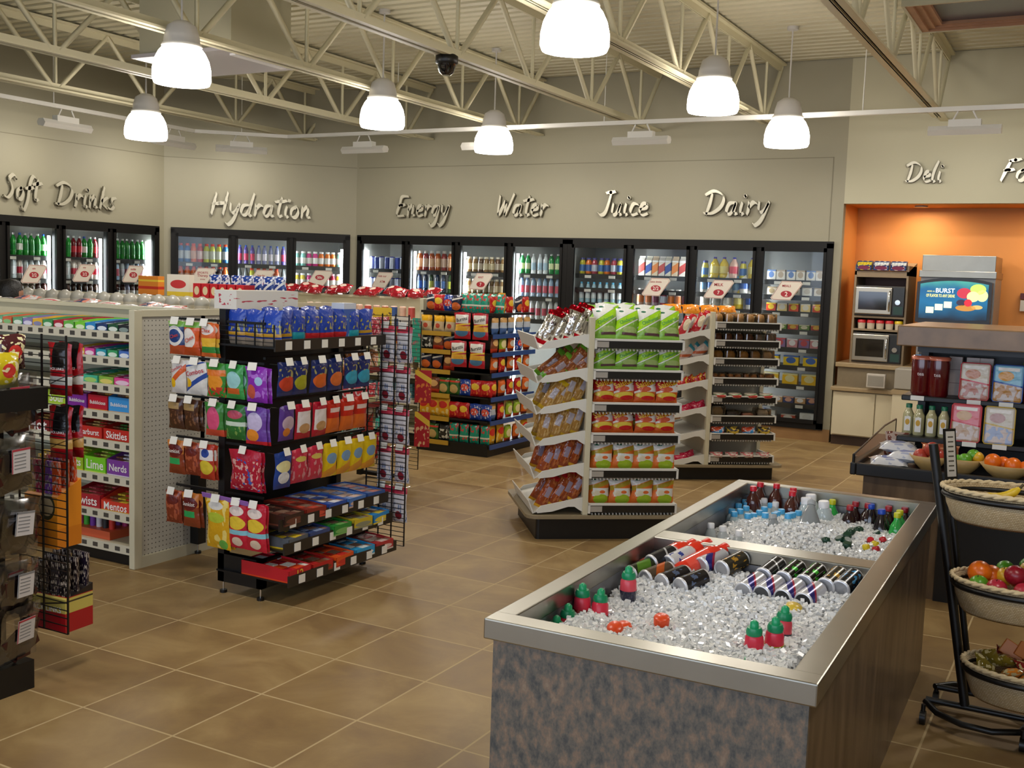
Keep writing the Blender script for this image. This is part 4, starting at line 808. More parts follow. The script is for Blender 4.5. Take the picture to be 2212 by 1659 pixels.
def hang(fr, x, y, ztop, k, lab, n=2, gap=.028, tilt=0.06, grp='bags hanging on the black wire rack', peg=t):
    h = max(v.co.z for v in k[1].vertices)
    for j in range(n):
        zz = ztop-h-.004*j
        inst(k[0], k[1], fr.w(x+random.uniform(-.006, .006), y-.03+gap*j, zz), (tilt, 0, fr.a+random.uniform(-.06, .06)), (f"{k[2]} {lab}, front one" if j == 0 else f"{k[2]} behind the front one {lab}") if n > 1 else f"{k[2]} {lab}", k[3], grp)
    p = fr.w(x, y+.06, ztop-.02); q = fr.w(x, y-.05, ztop-.02); L_ = peg.location
    o = MB().cyl(Vector(p)-L_, Vector(q)-L_, .0025, M_chrome, n=5).build('peg_hook', peg)
    mb = MB(); mb.box(-.024, .024, -.001, .001, -.02, .018, M_tag); tg = mb.mesh('price_tag'); u = bpy.data.objects.new('price_tag', tg); COL.objects.link(u); u.parent = o
    u.location = Vector(fr.w(x+random.uniform(-.008, .008), y-.06, ztop+.0))-L_; u.rotation_euler = (-.3, 0, fr.a+random.uniform(-.15, .15))
rowsY = [(1.335, [(.385, chex), (.49, chexo), (.59, cheez)], 'on the top pegs facing us'),
         (1.145, [(.405, comb1), (.515, comb2), (.65, gum1), (.77, gum2), (.9, pur1)], 'on the second row of pegs'),
         (.955, [(.38, brn1), (.49, brn1), (.64, gumb), (.77, grn2), (.9, purw)], 'on the third row of pegs'),
         (.745, [(.385, cara), (.49, rust), (.59, mix), (.84, redp)], 'on the fourth row of pegs'),
         (.50, [(.4, rust), (.52, cara), (.69, gold), (.82, redy), (.93, redy)], 'on the lowest pegs')]
for z, its, wh in rowsY:
    seen = set()
    for x, k in its:
        w2 = wh+(', further right' if k[2] in seen else ''); seen.add(k[2])
        hang(FR, x, 0 if z > .5 else -.03, z, k, w2)
FX = Fr(-3.42, 3.9, PI/2)   # the side facing right
pn = lambda d, c, w=.115: hb(d, '#24306c', [('e', .55, .36, .42, .22, c), ('n', 5, .6, .55, .8, '#a8a060'), ('b', .0, .1, 0, '#2c3a78')], w, .165)
n1 = [pn('navy nut bag, red panel', '#c8442c'), pn('navy nut bag, olive panel', '#a8a82c'), pn('navy nut bag, orange panel', '#d8682c', .13), pn('navy nut bag, rust panel', '#d87038'), pn('navy nut bag, blue panel', '#3ca0c0')]
for i, (x, k) in enumerate(((.06, 0), (.17, 1), (.31, 2), (.44, 3), (.57, 4), (.68, 4))):
    hang(FX, x, 0, 1.165, n1[k], f'on rack top pegs, {ORD[i]} along', 1, peg=t)
rwb = hb('red and white cookie bag', '#b81c34', [('r', .12, .88, .2, .78, '#e4dcdc'), ('e', .5, .3, .3, .14, '#c89a68')], .125, .175); rwo = hb('red and orange candy bag', '#c42c1c', [('b', 0, .45, 0, '#d86a28'), ('r', .15, .85, .62, .75, '#e0c8c0')], .115, .17); prp = hb('purple chocolate bag', '#5c3c90', [('e', .5, .5, .36, .2, '#c0a8b8'), ('e', .4, .25, .2, .12, '#d88030')], .115, .17)
for i, (x, k) in enumerate(((.07, prp), (.19, rwb), (.32, rwb), (.43, rwo), (.54, rwo), (.66, rwo))): hang(FX, x, 0, .955, k, f'on rack middle pegs, {ORD[i]} along', 1, peg=t)
nb = hb('navy and yellow cookie bag', '#24408c', [('e', .5, .6, .36, .16, '#e0d8a0'), ('e', .5, .3, .3, .16, '#e0e0e4')], .12, .18); pk_ = hb('rose red gummy bag', '#c8344c', [('n', 5, .58, .1, .8, '#d89098'), ('e', .5, .7, .3, .08, '#d8c060')], .12, .17); yb = hb('yellow candy bag, blue label', '#e4c41c', [('e', .5, .55, .3, .16, '#7a9cc0'), ('b', 0, .3, .3, '#e09a30')], .12, .175)
for i, (x, k) in enumerate(((.05, nb), (.17, pk_), (.29, pk_), (.41, yb), (.52, yb), (.63, yb), (.74, yb))): hang(FX, x, 0, .735, k, f'on rack lower pegs, {ORD[i]} along', 1, peg=t)
blu = hb('blue peanut bag, yellow figure', '#2444a8', [('n', 6, .58, .25, .7, '#b0a850'), ('b', 0, .2, 0, '#9a8a78'), ('b', .25, .34, 0, '#c8982c')], .12, .17); blt = hb('blue peanut bag, teal band', '#2444a8', [('b', .1, .36, 0, '#2ca0b0'), ('n', 6, .6, .4, .8, '#a8a858')], .1, .17); blr = hb('blue peanut bag, red band', '#2444a8', [('b', .1, .32, 0, '#c82c30'), ('n', 6, .58, .4, .8, '#b8b058')], .12, .17)
row(Fr(-3.7, 3.88, 0), [blu], 3, 0, .33, .03, 1.236, 'at the front of the top tray', 'blue bags in the top tray of the wire rack')
row(Fr(-3.4, 3.94, PI/2), [blu, blt, blr, blr, blr, blt, blu], 7, 0, .76, .03, 1.236, 'along the top tray', 'blue bags in the top tray of the wire rack')
row(Fr(-3.5, 3.98, PI/2), [blu], 5, 0, .72, .03, 1.25, 'in the top tray rear row', 'blue bags in the top tray of the wire rack', tilt=-.2)
inst('shipping_carton', carton('shipping_carton', .4, .09, .16, wrap('whitecase', '#dcd8d0', [('n', 6, .62, .2, .8, '#b83a4c')], .5, 0)), (-3.62, 4.1, 1.4), (0, 0, PI/2*.93), 'white case with red print lying on top of the wire rack', 'box')
inst('snack_carton', carton('snack_carton', .1, .2, .08, wrap('blueicy', '#3a60b0', [('n', 4, .55, 0, .6, '#8ab0d0'), ('b', .85, 1.1, 0, '#c8d0e0')], .4, 0)), (-3.42, 4.5, 1.236), (0, 0, PI/2), 'tall pale blue carton at the far end of the top tray', 'box')
cb = lambda d, c1, c2, w=.15, h=.06: box(d, c1, c2, w, h, .28, .15, name='candy_bar_box', cat='candy box', top=[c1, c2, '#8a6a58'])
row(Fr(-3.32, 3.88, PI/2), [cb('dark brown chocolate bar box', '#38201a', '#6a3a2c'), cb('brick red chocolate bar box', '#8a2c20', '#c84a34'), cb('blue and white cookie box', '#2c50a8', '#d8d8e0'), cb('blue and peach cookie box', '#4a78c0', '#c8a898'), cb('blue and red bar box', '#34589c', '#c86a5a')], 5, .0, .84, 0, .386, 'on the upper tray', 'candy bar boxes on the wire rack trays')
row(Fr(-3.29, 3.88, PI/2), [cb('grey and yellow bar box', '#5a6068', '#e0c030'), cb('blue foil bar box', '#3a4a7c', '#8a9ac0'), cb('green bar box', '#2c8a34', '#7ab060'), cb('yellow bar box, low tray', '#c8b02c', '#8a8a70'), cb('sky blue bar box', '#2c8ad0', '#e0c83c')], 5, .0, .84, 0, .276, 'on the middle tray', 'candy bar boxes on the wire rack trays')
row(Fr(-3.26, 3.88, PI/2), [box('red cookie box, yellow numerals', '#c01c28', '#e0481c', .16, .07, .3, .15, text='12', tw=.28, tc='#e8c040', name='candy_bar_box'), cb('red and brown bar box', '#b82420', '#7a3c20'), cb('orange peanut cup box', '#e0541c', '#c82c20'), cb('aqua bar box', '#2c9ad0', '#d8e0e0'), cb('red and white bar box', '#b03034', '#d8c0b8')], 5, -.02, .84, 0, .126, 'on the lowest tray', 'candy bar boxes on the wire rack trays')
inst('shelf_talker', MB().box(-.15, .15, -.002, .002, -.012, .012, mat('lilac_card', '#9a6ac0', .4)).mesh('shelf_talker'), (-3.6, 3.79, .5), (.3, .03, -.02), 'lilac strip above the golden honey candy bag', 'shelf strip')
wp = hb('white snack pack, red top', '#d8d4d8', [('b', .8, 1.1, 0, '#c83a50'), ('n', 7, .6, 0, .6, '#7a8ab0'), ('e', .5, .2, .2, .12, '#8a2a34')], .1, .2)
for j, z in enumerate((1.15, .93, .7, .49, .27)):
    for i in range(2): hang(Fr(-3.45, 4.86, 0), .04+.11*i, 0, z+.17, wp, f"behind the rack's wire panel, {['topmost','second','third','fourth','lowest'][j]} {['left','right'][i]}", 1, grp='white packs behind the wire panel', peg=t)
# rack behind: bubble gum and red packs
t3 = thing('gum_rack', 'black wire rack of red gum bags behind the first rack', 'display rack', (-4.8, 6.2, 0)); ox, oy = -4.8, 6.2
Bx(MB(), -5.0, -4.96, 5.64, 5.68, .03, 1.3, M_black).build('post', t3); Bx(MB(), -5.0, -4.96, 6.7, 6.74, .03, 1.3, M_black).build('post', t3)
Bx(MB(), -4.98, -4.97, 5.66, 6.72, .1, 1.28, M_black).build('back_panel', t3)
Bx(MB(), -5.0, -4.72, 6.78, 6.82, .02, .05, M_black).build('foot_bar', t3); Bx(MB(), -5.0, -4.72, 5.64, 5.68, .02, .05, M_black).build('foot_bar', t3)
MB().cyl((.05, .6, 0), (.05, .6, .03), .012, M_black).build('foot', t3)
for z in (1.1, .88, .62):
    s = Bx(MB(), -4.97, -4.68, 5.66, 6.74, z-.008, z, M_black).build('tray', t3); Bx(MB(), -4.68, -4.672, 5.66, 6.74, z-.015, z+.025, mat('red_strip', '#6a1c20', .4)).build('lip', s)
wire_grid(-.12, .27, .65, .1, 1.24, dx=.1, dz=.03).build('wire_panel', t3)
F3 = Fr(-4.7, 5.66, PI/2)
gr = hb('crimson bubble gum bag', '#a82c44', [('n', 6, .55, 0, 1, '#d8a8b0')], .12, .17); lp = bg('orange and green lying pack', '#b87848', [('b', .3, .6, 1.2, '#7a9a50'), ('n', 5, .6, 0, 1, '#d8b8a8')], .12, .16, .05); gr2 = hb('red and pale gum bag', '#b83844', [('b', .1, .35, 0, '#c8c090'), ('n', 5, .6, .3, 1, '#d0c0c8')], .13, .16); jk = hb('red jerky bag, black swoosh', '#9a1c20', [('b', .4, .5, .8, '#181412'), ('e', .5, .75, .3, .15, '#d8d0c8')], .14, .2)
row(F3, [gr], 8, 0, 1.06, .03, 1.101, 'on the top tray', 'bags on the second wire rack'); row(F3, [lp], 7, 0, 1.06, .05, .881, 'on the middle tray', 'bags on the second wire rack', tilt=-.5); row(F3, [gr2], 7, 0, 1.06, .03, .621, 'on the lower tray', 'bags on the second wire rack')
tb = hb('dark bag with teal foil', '#1c2026', [('b', .2, .7, .5, '#3cb0a0'), ('n', 5, .6, 0, 1, '#a8b0c0')], .12, .17)
row(F3, [tb, tb, jk], 7, 0, 1.06, .05, .42, 'on the hooks under the trays', 'bags on the second wire rack'); row(F3, [jk, rust], 7, 0, 1.06, .04, .2, 'on the lowest hooks', 'bags on the second wire rack')
def sign(name, loc, rz, w, h, base, shapes, label, text=None, tc='#fff', rx=0, cat='sign'):
    mb = MB().box(-w/2, w/2, -.0015, .0015, 0, h, wrap('sign_'+label[:24].replace(' ', '_'), base, shapes, .4, 0))
    if text: mb.text(text, 0, h*.5, w*.7, flat(tc), -.003)
    inst(name, mb.mesh(name), loc, (rx, 0, rz), label, cat)
sign('shelf_sign', (-4.9, 6.86, 1.16), .3, .15, .17, '#e4bc1c', [('n', 5, .6, 0, 1, '#6a4a1c')], 'yellow shelf sign above the red 99 sign')
sign('shelf_sign', (-4.78, 6.87, 1.06), .3, .15, .12, '#e0b820', [('b', .4, .6, 0, '#b08818')], 'yellow shelf sign touching the red 99 sign')
sign('shelf_sign', (-4.7, 6.86, .98), .3, .1, .16, '#c81c1c', [], 'red 99 price sign at the end of the gum rack', '99', '#f0c83c')
sign('clip_strip', (-4.5, 6.85, .62), .3, .13, .25, '#b01820', [('n', 5, .6, 0, .7, '#e08030'), ('b', .72, .9, -.3, '#e8c03c')], 'upper red clip strip with yellow lettering right of gum rack', cat='clip strip')
sign('clip_strip', (-4.5, 6.85, .28), .3, .12, .27, '#b01820', [('n', 5, .6, 0, .7, '#e0b080'), ('b', .72, .9, -.3, '#e8c03c')], 'lower red clip strip with yellow lettering right of gum rack', cat='clip strip')
sign('notice_card', (-5.72, 8.24, 1.0), 0, .3, .2, '#dcd8d0', [('r', .4, .55, .5, .9, '#3a4a78'), ('b', .15, .25, 0, '#b85a60')], 'white notice card on the far gondola below the cans')
sign('clip_strip', (-5.44, 8.15, .8), 0, .09, .4, '#2c9c84', [('n', 6, .62, 0, 1, '#b8606a')], 'teal clip strip at the left edge of snack endcap', cat='clip strip')
# ---------------------------------------------------------------- jerky rack at the left frame edge
t1 = thing('jerky_rack', 'black wire rack of clear jerky bags cut by left frame edge', 'display rack', (-3.6, 2.2, 0)); ox, oy = -3.6, 2.2
Bx(MB(), -3.9, -3.42, 1.9, 2.6, .0, .11, M_black).build('base', t1); Bx(MB(), -3.62, -3.58, 2.55, 2.6, .1, 1.3, M_black).build('post', t1)
Bx(MB(), -3.6, -3.59, 1.9, 2.6, .1, 1.3, M_black).build('back_panel', t1)
wire_grid(.0, .27, 2.68-oy, .2, 1.33, dx=.12, dz=.03).build('wire_panel', t1)
s = Bx(MB(), -3.62, -3.38, 1.9, 2.64, 1.06, 1.14, M_black).build('tray', t1)
for z in (.99, .8, .56, .33): Bx(MB(), -3.6, -3.44, 1.95, 2.58, z+.1, z+.11, M_black).build('cross_bar', t1)
M_clear = glassmat('clear_film', '#e8e8ea', .2, .15)
def jerky(seed, meat, red):
    r = random.Random(seed); mb = MB(); w, h = .17, .22
    for k in range(9):
        z = .03+r.random()*.11; x = r.uniform(-.055, .055); mb.obox((x, r.uniform(-.006, .006), z), .05+.03*r.random(), .012, .025+.03*r.random(), Matrix.Rotation(r.uniform(-1, 1), 3, 'Y'), mat(meat, {'dried_beef': '#2a1512', 'dried_beef_red': '#431a14'}[meat], .35))
    j = bpy.data.meshes.new('jerky_strips'); jm = mb.mesh('jerky_strips')
    m2 = MB(); nx, nz = 8, 10
    for sg in (-1, 1):
        vs = [((w*(i/nx-.5)), sg*.024*max(0, 1-abs(2*i/nx-1)**2.5)*max(0, 1-abs(2*k/nz-1)**3)+.002*math.sin(i*3+k*5+seed), h*k/nz) for k in range(nz+1) for i in range(nx+1)]
        m2.add(vs, [(k*(nx+1)+i, k*(nx+1)+i+1, (k+1)*(nx+1)+i+1, (k+1)*(nx+1)+i) for k in range(nz) for i in range(nx)], M_clear, True)
    lb = MB(); lb.box(-.038, .038, -.031, -.03, .09, .18, mat('white_label', '#d8d4d4', .5)); c = flat('#b8404c') if red else flat('#8a8a8c')
    for q in range(5): lb.box(-.028, .02, -.0315, -.031, .105+.013*q, .109+.013*q, flat('#8a8a8c'))
    lb.box(-.038, .038, -.0316, -.031, .172, .18, c).box(-.038, -.034, -.0316, -.031, .09, .18, c)
    return m2.mesh('jerky_bag'), jm, lb.mesh('label')
js = [jerky(1, 'dried_beef', True), jerky(2, 'dried_beef', False), jerky(3, 'dried_beef_red', False), jerky(5, 'dried_beef_red', True)]
FJ = Fr(-3.42, 1.98, PI/2)
for r_, z in enumerate((.97, .745, .51, .28, .12)):
    for i in range(4):
        for j in range(2 if r_ < 4 else 1):
            k = js[(r_+i+j) % 4]
            inst('jerky_bag', k[0], FJ.w(.1+.155*i, .02+.05*j, z-.0), (.08+.1*(r_ == 4), random.uniform(-.1, .1), PI/2+random.uniform(-.15, .15)), f"clear jerky bag, {['top','second','third','fourth','lowest'][r_]} row, {ORD[3-i]} from the aisle end, {['front','rear'][j]}", 'jerky bag', 'clear jerky bags on the left rack', parts=(('jerky_strips', k[1]), ('label', k[2])))
for i, (x, y, z, c, d) in enumerate(((-3.44, 2.5, 1.14, '#c8b420', 'yellow'), (-3.45, 2.3, 1.14, '#8a4a20', 'amber'), (-3.5, 2.57, 1.2, '#4a2024', 'maroon'))):
    inst('snack_bag', bg(d+' wrapped treat', c, [('e', .5, .5, .2, .2, '#c83a34'), ('n', 5, .6, 0, 1, '#e8e0b0')], .13, .13, .07, rough=.15)[1], (x, y, z), (0, 0, PI/2), d+' glossy treat bag on top of the jerky rack', 'snack bag', 'treat bags on the jerky rack')
FP = Fr(-3.44, 2.66, 0)
jl = bg('black and red jerky bag', '#a8141c', [('r', .3, .85, .5, 1, '#141010'), ('b', .2, .36, .0, '#c8c4bc'), ('b', .27, .29, .25, '#4a4440'), ('b', 0, .15, 0, '#8a1018')], .115, .2, .04, 'JACK LINKS', '#e8e4e0', .5, .6)
jl2 = bg('black and red jerky bag, tan band', '#a8141c', [('r', .3, .85, .5, 1, '#141010'), ('b', .2, .38, .0, '#c89a50'), ('b', .27, .29, .25, '#6a4a20'), ('b', 0, .15, 0, '#8a1018')], .115, .2, .04, 'JACK LINKS', '#e8e4e0', .5, .6)
for j, (k, z, wd) in enumerate(((jl, 1.1, 'upper'), (jl2, .86, 'lower'))):
    for i in range(2): inst(k[0], k[1], FP.w(.03+.0*i, .06+.05*i, z), (0, 0, .1), f"{wd} {k[2]}, {['front','rear'][i]} on wire panel", 'jerky bag', 'red jerky bags on the wire panel')
def bin_(name, w, h, d, base, shapes, label, loc, contents, text=None, tc='#ffffff', n=12):
    tt = thing(name, label, 'display box', loc, .08)
    mb = MB(); m = wrap('bin_'+name, base, shapes, .4, 0); mb.prism([(0, 0), (d, 0), (d, h), (0, h*.78)], -w/2, w/2, m, 'x')
    if text: mb.text(text, 0, h*.5, w*.8, flat(tc), -.002)
    mb.build('box', tt)
    for i in range(n):
        x = -w/2+w*((i % 4)+.5)/4; y = d*((i//4)+.5)/3; c = contents[i % len(contents)]
        q = MB().box(-w*.105, w*.105, -.007, .007, 0, .15, wrap('stickfilm'+c[1:], c, [('n', 6, .58, 0, 1, '#c8b8a8')], .2, .3), .003); o = inst('wrapped_stick', q.mesh('wrapped_stick'), Vector(loc)+Matrix.Rotation(.08, 3, 'Z')@Vector((x, y, h*.72+.012*(i//4))), (random.uniform(-.06, .06), random.uniform(-.08, .08), .08), f"wrapped stick, {ORD[i]} in the {label.split(' box')[0][:60]} box", 'candy stick', 'sticks in the '+label.split(' box')[0]+' box')
bin_('stick_display_box', .17, .26, .12, '#e08a1e', [('e', .68, .62, .25, .2, '#3a3a20'), ('e', .68, .62, .2, .14, '#c8b088'), ('b', 0, .3, 0, '#d07a18')], 'orange display box with round label on the wire panel', (-3.53, 2.72, .5), ['#c8a020', '#b02850', '#7a3ca0', '#c84a20'], n=12)
bin_('jerky_stick_box', .2, .17, .14, '#a8141c', [('b', .45, .8, 0, '#c8b85c'), ('b', .6, .64, .2, '#3a3020'), ('b', .82, 1.1, 0, '#1c1414')], 'red and black stick box hung low on the wire panel', (-3.53, 2.74, .165), ['#1c1618', '#2a2024', '#241c2c'], text='JACK LINKS', n=12)

# ---------------------------------------------------------------- the two white angled snack racks
A = math.radians(37.5)
def angled(name, label, px, py, zb, az, bz, wA, wB, lipW=.018):
    t = thing(name, label, 'display rack', (px, py, 0), A)
    rm = mat('laminate_base_top', '#8a7c62', .45, noise=.1, nscale=20)
    def rr(x0, x1, y0, y1, r=.07):
        P = []
        for cx, cy, a0 in ((x1-r, y1-r, 0), (x0+r, y1-r, 90), (x0+r, y0+r, 180), (x1-r, y0+r, 270)):
            for k in range(5): an = math.radians(a0+22.5*k); P.append((cx+r*math.cos(an), cy+r*math.sin(an)))
        return P
    MB().prism(rr(-.36, wA+.1, -.02, .82), zb-.02, zb, rm, 'z').build('plinth_top', t)
    MB().prism(rr(-.29, wA+.03, .045, .75, .02), 0, zb-.02, M_black, 'z').build('plinth', t)
    MB().box(-.012, .022, -.0, .045, zb, 1.375, M_beige, .003).build('post', t)
    MB().box(.02, wA, .36, .375, zb+.04, 1.34, mat('rack_back', '#b5ae9c', .5)).build('back_panel', t)
    MB().box(-.0, .015, .04, .72, zb+.04, 1.34, mat('rack_back')).build('side_panel', t)
    MB().box(wA-.01, wA+.02, .33, .37, zb, 1.34, M_beige).build('post', t)
    for z in az:
        s = MB().box(.03, wA, .02, .36, z-.03, z-.02, M_white).build('shelf', t)
        mb = MB().box(.03, wA, -.005, .005, z-.045, z+.0, mat('dark_price_channel', '#1d1a16', .35)); mb.box(.03, .11, -.0055, .006, z-.04, z-.005, mat('channel_label', '#a8a298', .5)).build('price_channel', s)
        mb = MB().box(.022, wA+.005, -.008, .012, z, z+lipW*.7, M_white); mb.box(.022, .035, -.008, .36, z-.05, z+.01, M_white).box(wA-.003, wA+.01, -.008, .36, z-.05, z+.01, M_white).build('wire_lip', s)
        mb = MB(); n = 24
        for i in range(n): x = .05+(wA-.07)*i/(n-1); mb.box(x-.002, x+.002, .0, .3, z-.06, z-.048, M_white)
        mb.build('wire_grid', s)
    for z in bz:
        MB().prism([(-.31, z-.05), (0, z+.03), (0, z+.038), (-.31, z-.042)], .02, .66, M_white, 'y').build('shelf', t)
        MB().prism([(-.31, z-.05), (-.345, z+.03), (-.35, z+.028), (-.318, z-.055)], .02, .66, M_white, 'y').build('front_lip', t)
        # curved bracket seen from the end
        P = [(-.29, -.05), (-.3, -.035), (-.27, -.005), (-.03, .045), (0, .05), (0, -.045), (-.03, -.03), (-.06, -.01), (-.1, -.01), (-.15, -.025), (-.2, -.04)]
        MB().prism([(a, z+b) for a, b in P], .012, .02, M_white, 'y').build('bracket', t); MB().prism([(a, z+b) for a, b in P], .66, .668, M_white, 'y').build('bracket', t)
    return t
azs = (1.235, 1.05, .848, .66, .44, .222); bzs = (1.225, 1.02, .83, .635, .435, .22)
angled('angled_snack_rack', 'white angled snack rack nearer the ice bin, full of chip bags', -2.693, 5.93, .16, azs, bzs, .575, .6)
C1 = Fr(-2.693, 5.93, A)
gn = bg('lime and white chip bag', '#7aa83a', [('b', .78, 1.2, .45, '#dcdcd6'), ('b', .46, .50, .45, '#dcdcd6'), ('e', .62, .33, .3, .1, '#9ab06a'), ('r', .3, .95, .17, .25, '#5a3c40'), ('b', 0, .15, 0, '#8cc04a'), ('b', .52, .76, .45, '#9ccf20'), ('e', .25, .88, .1, .03, '#2c6a4c')], .145, .205, .06, 'Chicharron', '#2f8a4a', .63, .72, .42, sq=1.3)
sal = bg('red and yellow chip bag', '#c85a22', [('b', .66, 1.2, .4, '#b01418'), ('b', .58, .66, .4, '#dcd8d0'), ('r', .55, 1, .5, .72, '#dcd8d4'), ('e', .45, .6, .28, .1, '#c85838'), ('e', .5, .36, .4, .12, '#d8c048'), ('e', .6, .25, .28, .09, '#b81c1c')], .145, .19, .06, 'Salsitas', '#f0c830', .83, .86, .34, sq=1.3)
og = bg('orange and white chip bag', '#d8702a', [('b', .8, 1.3, .3, '#dcdedc'), ('b', .62, .78, .3, '#a8922c'), ('r', .25, .95, .3, .6, '#dadcd8'), ('e', .6, .2, .32, .18, '#9cb82c'), ('e', .4, .42, .2, .1, '#d8d0b8'), ('e', .65, .46, .12, .06, '#d86a34'), ('r', .2, .4, .88, .93, '#2c6a54')], .145, .2, .06)
wh = ['top', 'second', 'third', 'fourth', 'fifth', 'bottom']
for k, z in enumerate(azs):
    b_ = (gn, gn, sal, sal, og, og)[k]
    row(C1, [b_], 4, .035, .57, .055, z-.004, f'on {wh[k]} shelf, nearer rack', 'chip bags on the nearer angled rack', tilt=-.1 if k else -.22, jit=.008, sc_=(1, 1, .84) if k else (1, 1, 1))
    row(C1, [b_], 4, .05, .56, .15, z, f'in the rear, {wh[k]} shelf, nearer rack', 'chip bags on the nearer angled rack', tilt=-.1, jit=.006, sc_=(1, 1, .8) if k else (1, 1, 1.08))
for i, (x, y, r) in enumerate(((.1, .2, .3), (.27, .25, -.2), (.42, .2, .1), (.5, .28, .4), (.2, .36, -.1), (.38, .38, .2))):
    inst(gn[0], gn[1], C1.w(x, y, 1.36+.015*(i > 3)), (-1.2, 0, A+r), f"lime chip bag lying {ORD[i]} in the pile atop the nearer angled rack", 'snack bag', 'lime bags piled on the nearer angled rack')
def log(desc, base, shapes, metal=0., rough=.15, w=.085, h=.225, d=.055): return bg(desc, base, shapes, w, h, d, rough=rough, metal=metal, name='wrapped_pack', cat='snack pack', crinkle=.6)
silv = log('silver and red wrapped pack', '#dedad4', [('b', .85, 1.1, 0, '#b01020'), ('b', 0, .12, 0, '#b01020'), ('n', 4, .64, .1, .9, '#7a6a64')], .95, .18)
gbr = log('green and brown nut pack', '#8a4c28', [('b', .85, 1.1, 0, '#6aa82c'), ('b', 0, .12, 0, '#6aa82c'), ('n', 6, .55, .1, .9, '#b87848'), ('r', .3, .7, .4, .7, '#9a8a90')])
ybr = log('yellow ended tan nut pack', '#a87c3c', [('b', .86, 1.1, 0, '#d8b41c'), ('b', 0, .1, 0, '#c8a020'), ('n', 6, .55, .1, .9, '#c8a468'), ('r', .3, .7, .4, .7, '#b0a8b0')])
rbr = log('red ended rust nut pack', '#94421e', [('b', .86, 1.1, 0, '#a81420'), ('b', 0, .08, 0, '#d8a020'), ('n', 6, .55, .1, .9, '#b86a38'), ('r', .35, .7, .35, .65, '#9a8ca0')])
for k, z in enumerate(bzs):
    b_ = (silv, gbr, ybr, ybr, rbr, rbr)[k]
    for j in range(2):
        for i in range(4):
            xx = -.265+.062*i; ln = (.42, .8, .5, .35, .38, .55)[k]+random.uniform(-.12, .12)
            inst(b_[0], b_[1], C1.w(xx, .1+.2*j, z+(xx+.31)*.26-.045), (random.uniform(-.15, .1), ln, A+random.uniform(-.25, .25)), f"{b_[2]}, {ORD[i]} from the lip, {['front','rear'][j]}, {wh[k]} side shelf, nearer rack", b_[3], 'nut packs on the side of the nearer angled rack')
azs2 = (1.29, 1.145, 1.0, .84, .69, .53, .385, .2); bzs2 = (1.19, .985, .78, .56, .37, .165)
angled('angled_bakery_rack', 'white angled rack of pastries behind the chip rack', -2.741, 8.381, .13, azs2, bzs2, .57, .6, .012)
C2 = Fr(-2.741, 8.381, A)
M_clam = glassmat('clear_clamshell', '#f4f0ea', .14, .08)
def bun(desc, c, w, h, d, n=1, flatp=False):
    if desc in BG: return BG[desc]
    mb = MB(); m = mat('crust_'+desc.replace(' ', '_'), c, .5, noise=.35, nscale=25, bump=.3)
    for i in range(n): mb.lathe([(w/n*.2, 0), (w/n*.44, h*.2), (w/n*.46, h*.5), (w/n*.32, h*.82), (.001, h*.9)], m, 12, (-w/2+w*(i+.5)/n, d/2, .003), 1, d/(w/n)*.95)
    inner = mb.mesh('pastry'); s = MB(); s.box(-w/2, w/2, 0, d, 0, h, M_clam, .012)
    BG[desc] = ('pastry_pack', s.mesh('pastry_pack'), desc, 'pastry pack', (('pastry', inner),)); return BG[desc]
p2 = [([bun('clear cup of tan muffins', '#b88a50', .088, .1, .14)], 6), ([bun('pack of brown frosted muffins', '#6a3c20', .088, .085, .14)], 6), ([bun('tray of golden croissants', '#b07a34', .105, .09, .14)], 5), ([bun('tray of glazed rolls', '#a8682c', .13, .06, .14, 2)], 4),
      ([bg('flat pale wrapped sandwich', '#c8bca8', [('e', .5, .5, .35, .25, '#b84038'), ('b', .7, .8, .3, '#5a8a5c')], .12, .05, .12, name='wrapped_pastry', cat='pastry pack')], 4), ([bun('round bread pack', '#a88858', .12, .1, .13), bun('dark cake pack', '#3a3034', .12, .06, .13), bun('orange cookie pack', '#b86a48', .12, .05, .13), bun('beige donut pack', '#b8a488', .12, .08, .13)], 4),
      ([bg('red and blue cake wrapper', '#b8482c', [('b', .3, .7, .6, '#3a8ac8'), ('n', 5, .6, 0, 1, '#d8c8c0')], .12, .075, .1, name='wrapped_pastry', cat='pastry pack'), bg('yellow and black cookie wrapper', '#c8a83a', [('n', 4, .5, 0, 1, '#38322c')], .12, .075, .1, name='wrapped_pastry', cat='pastry pack')], 4), ([bg('flat pink and white pie wrapper', '#c8b8ac', [('n', 4, .55, 0, 1, '#b85a5c')], .12, .05, .12, name='wrapped_pastry', cat='pastry pack')], 4)]
nm8 = ['top', 'second', 'third', 'fourth', 'fifth', 'sixth', 'seventh', 'bottom']
for k, z in enumerate(azs2): row(C2, p2[k][0], p2[k][1], .035, .565, .04, z-.018, f'on {nm8[k]} shelf of pastry rack', 'pastry packs on the far angled rack', jit=.003)
for i in range(4): inst('chip_bag', bg('orange cheese snack bag', '#d8861e', [('n', 5, .6, 0, 1, '#c06a14')], .16, .1, .07, name='chip_bag')[1], C2.w(-.2+.16*i, .42, 1.345), (-.8, 0, A), f'orange snack bag, {ORD[i]} from the left atop the pastry rack', 'snack bag', 'orange bags on the pastry rack')
pkB = [log('red cookie pouch, white front', '#a81420', [('e', .5, .6, .3, .3, '#d8c8a8'), ('r', .7, 1, 0, 1, '#b8b0ac')], h=.17), log('silver and rust snack bar', '#b8a8a0', [('b', .3, .5, .6, '#a8502c'), ('b', .8, 1.1, 0, '#3a8a9c')], h=.17), log('red and yellow gummy pack', '#b81c24', [('n', 4, .55, 0, 1, '#d8a83c')], h=.1), log('magenta candy pack', '#b8143c', [('n', 5, .6, 0, 1, '#d86a80')], h=.12)]
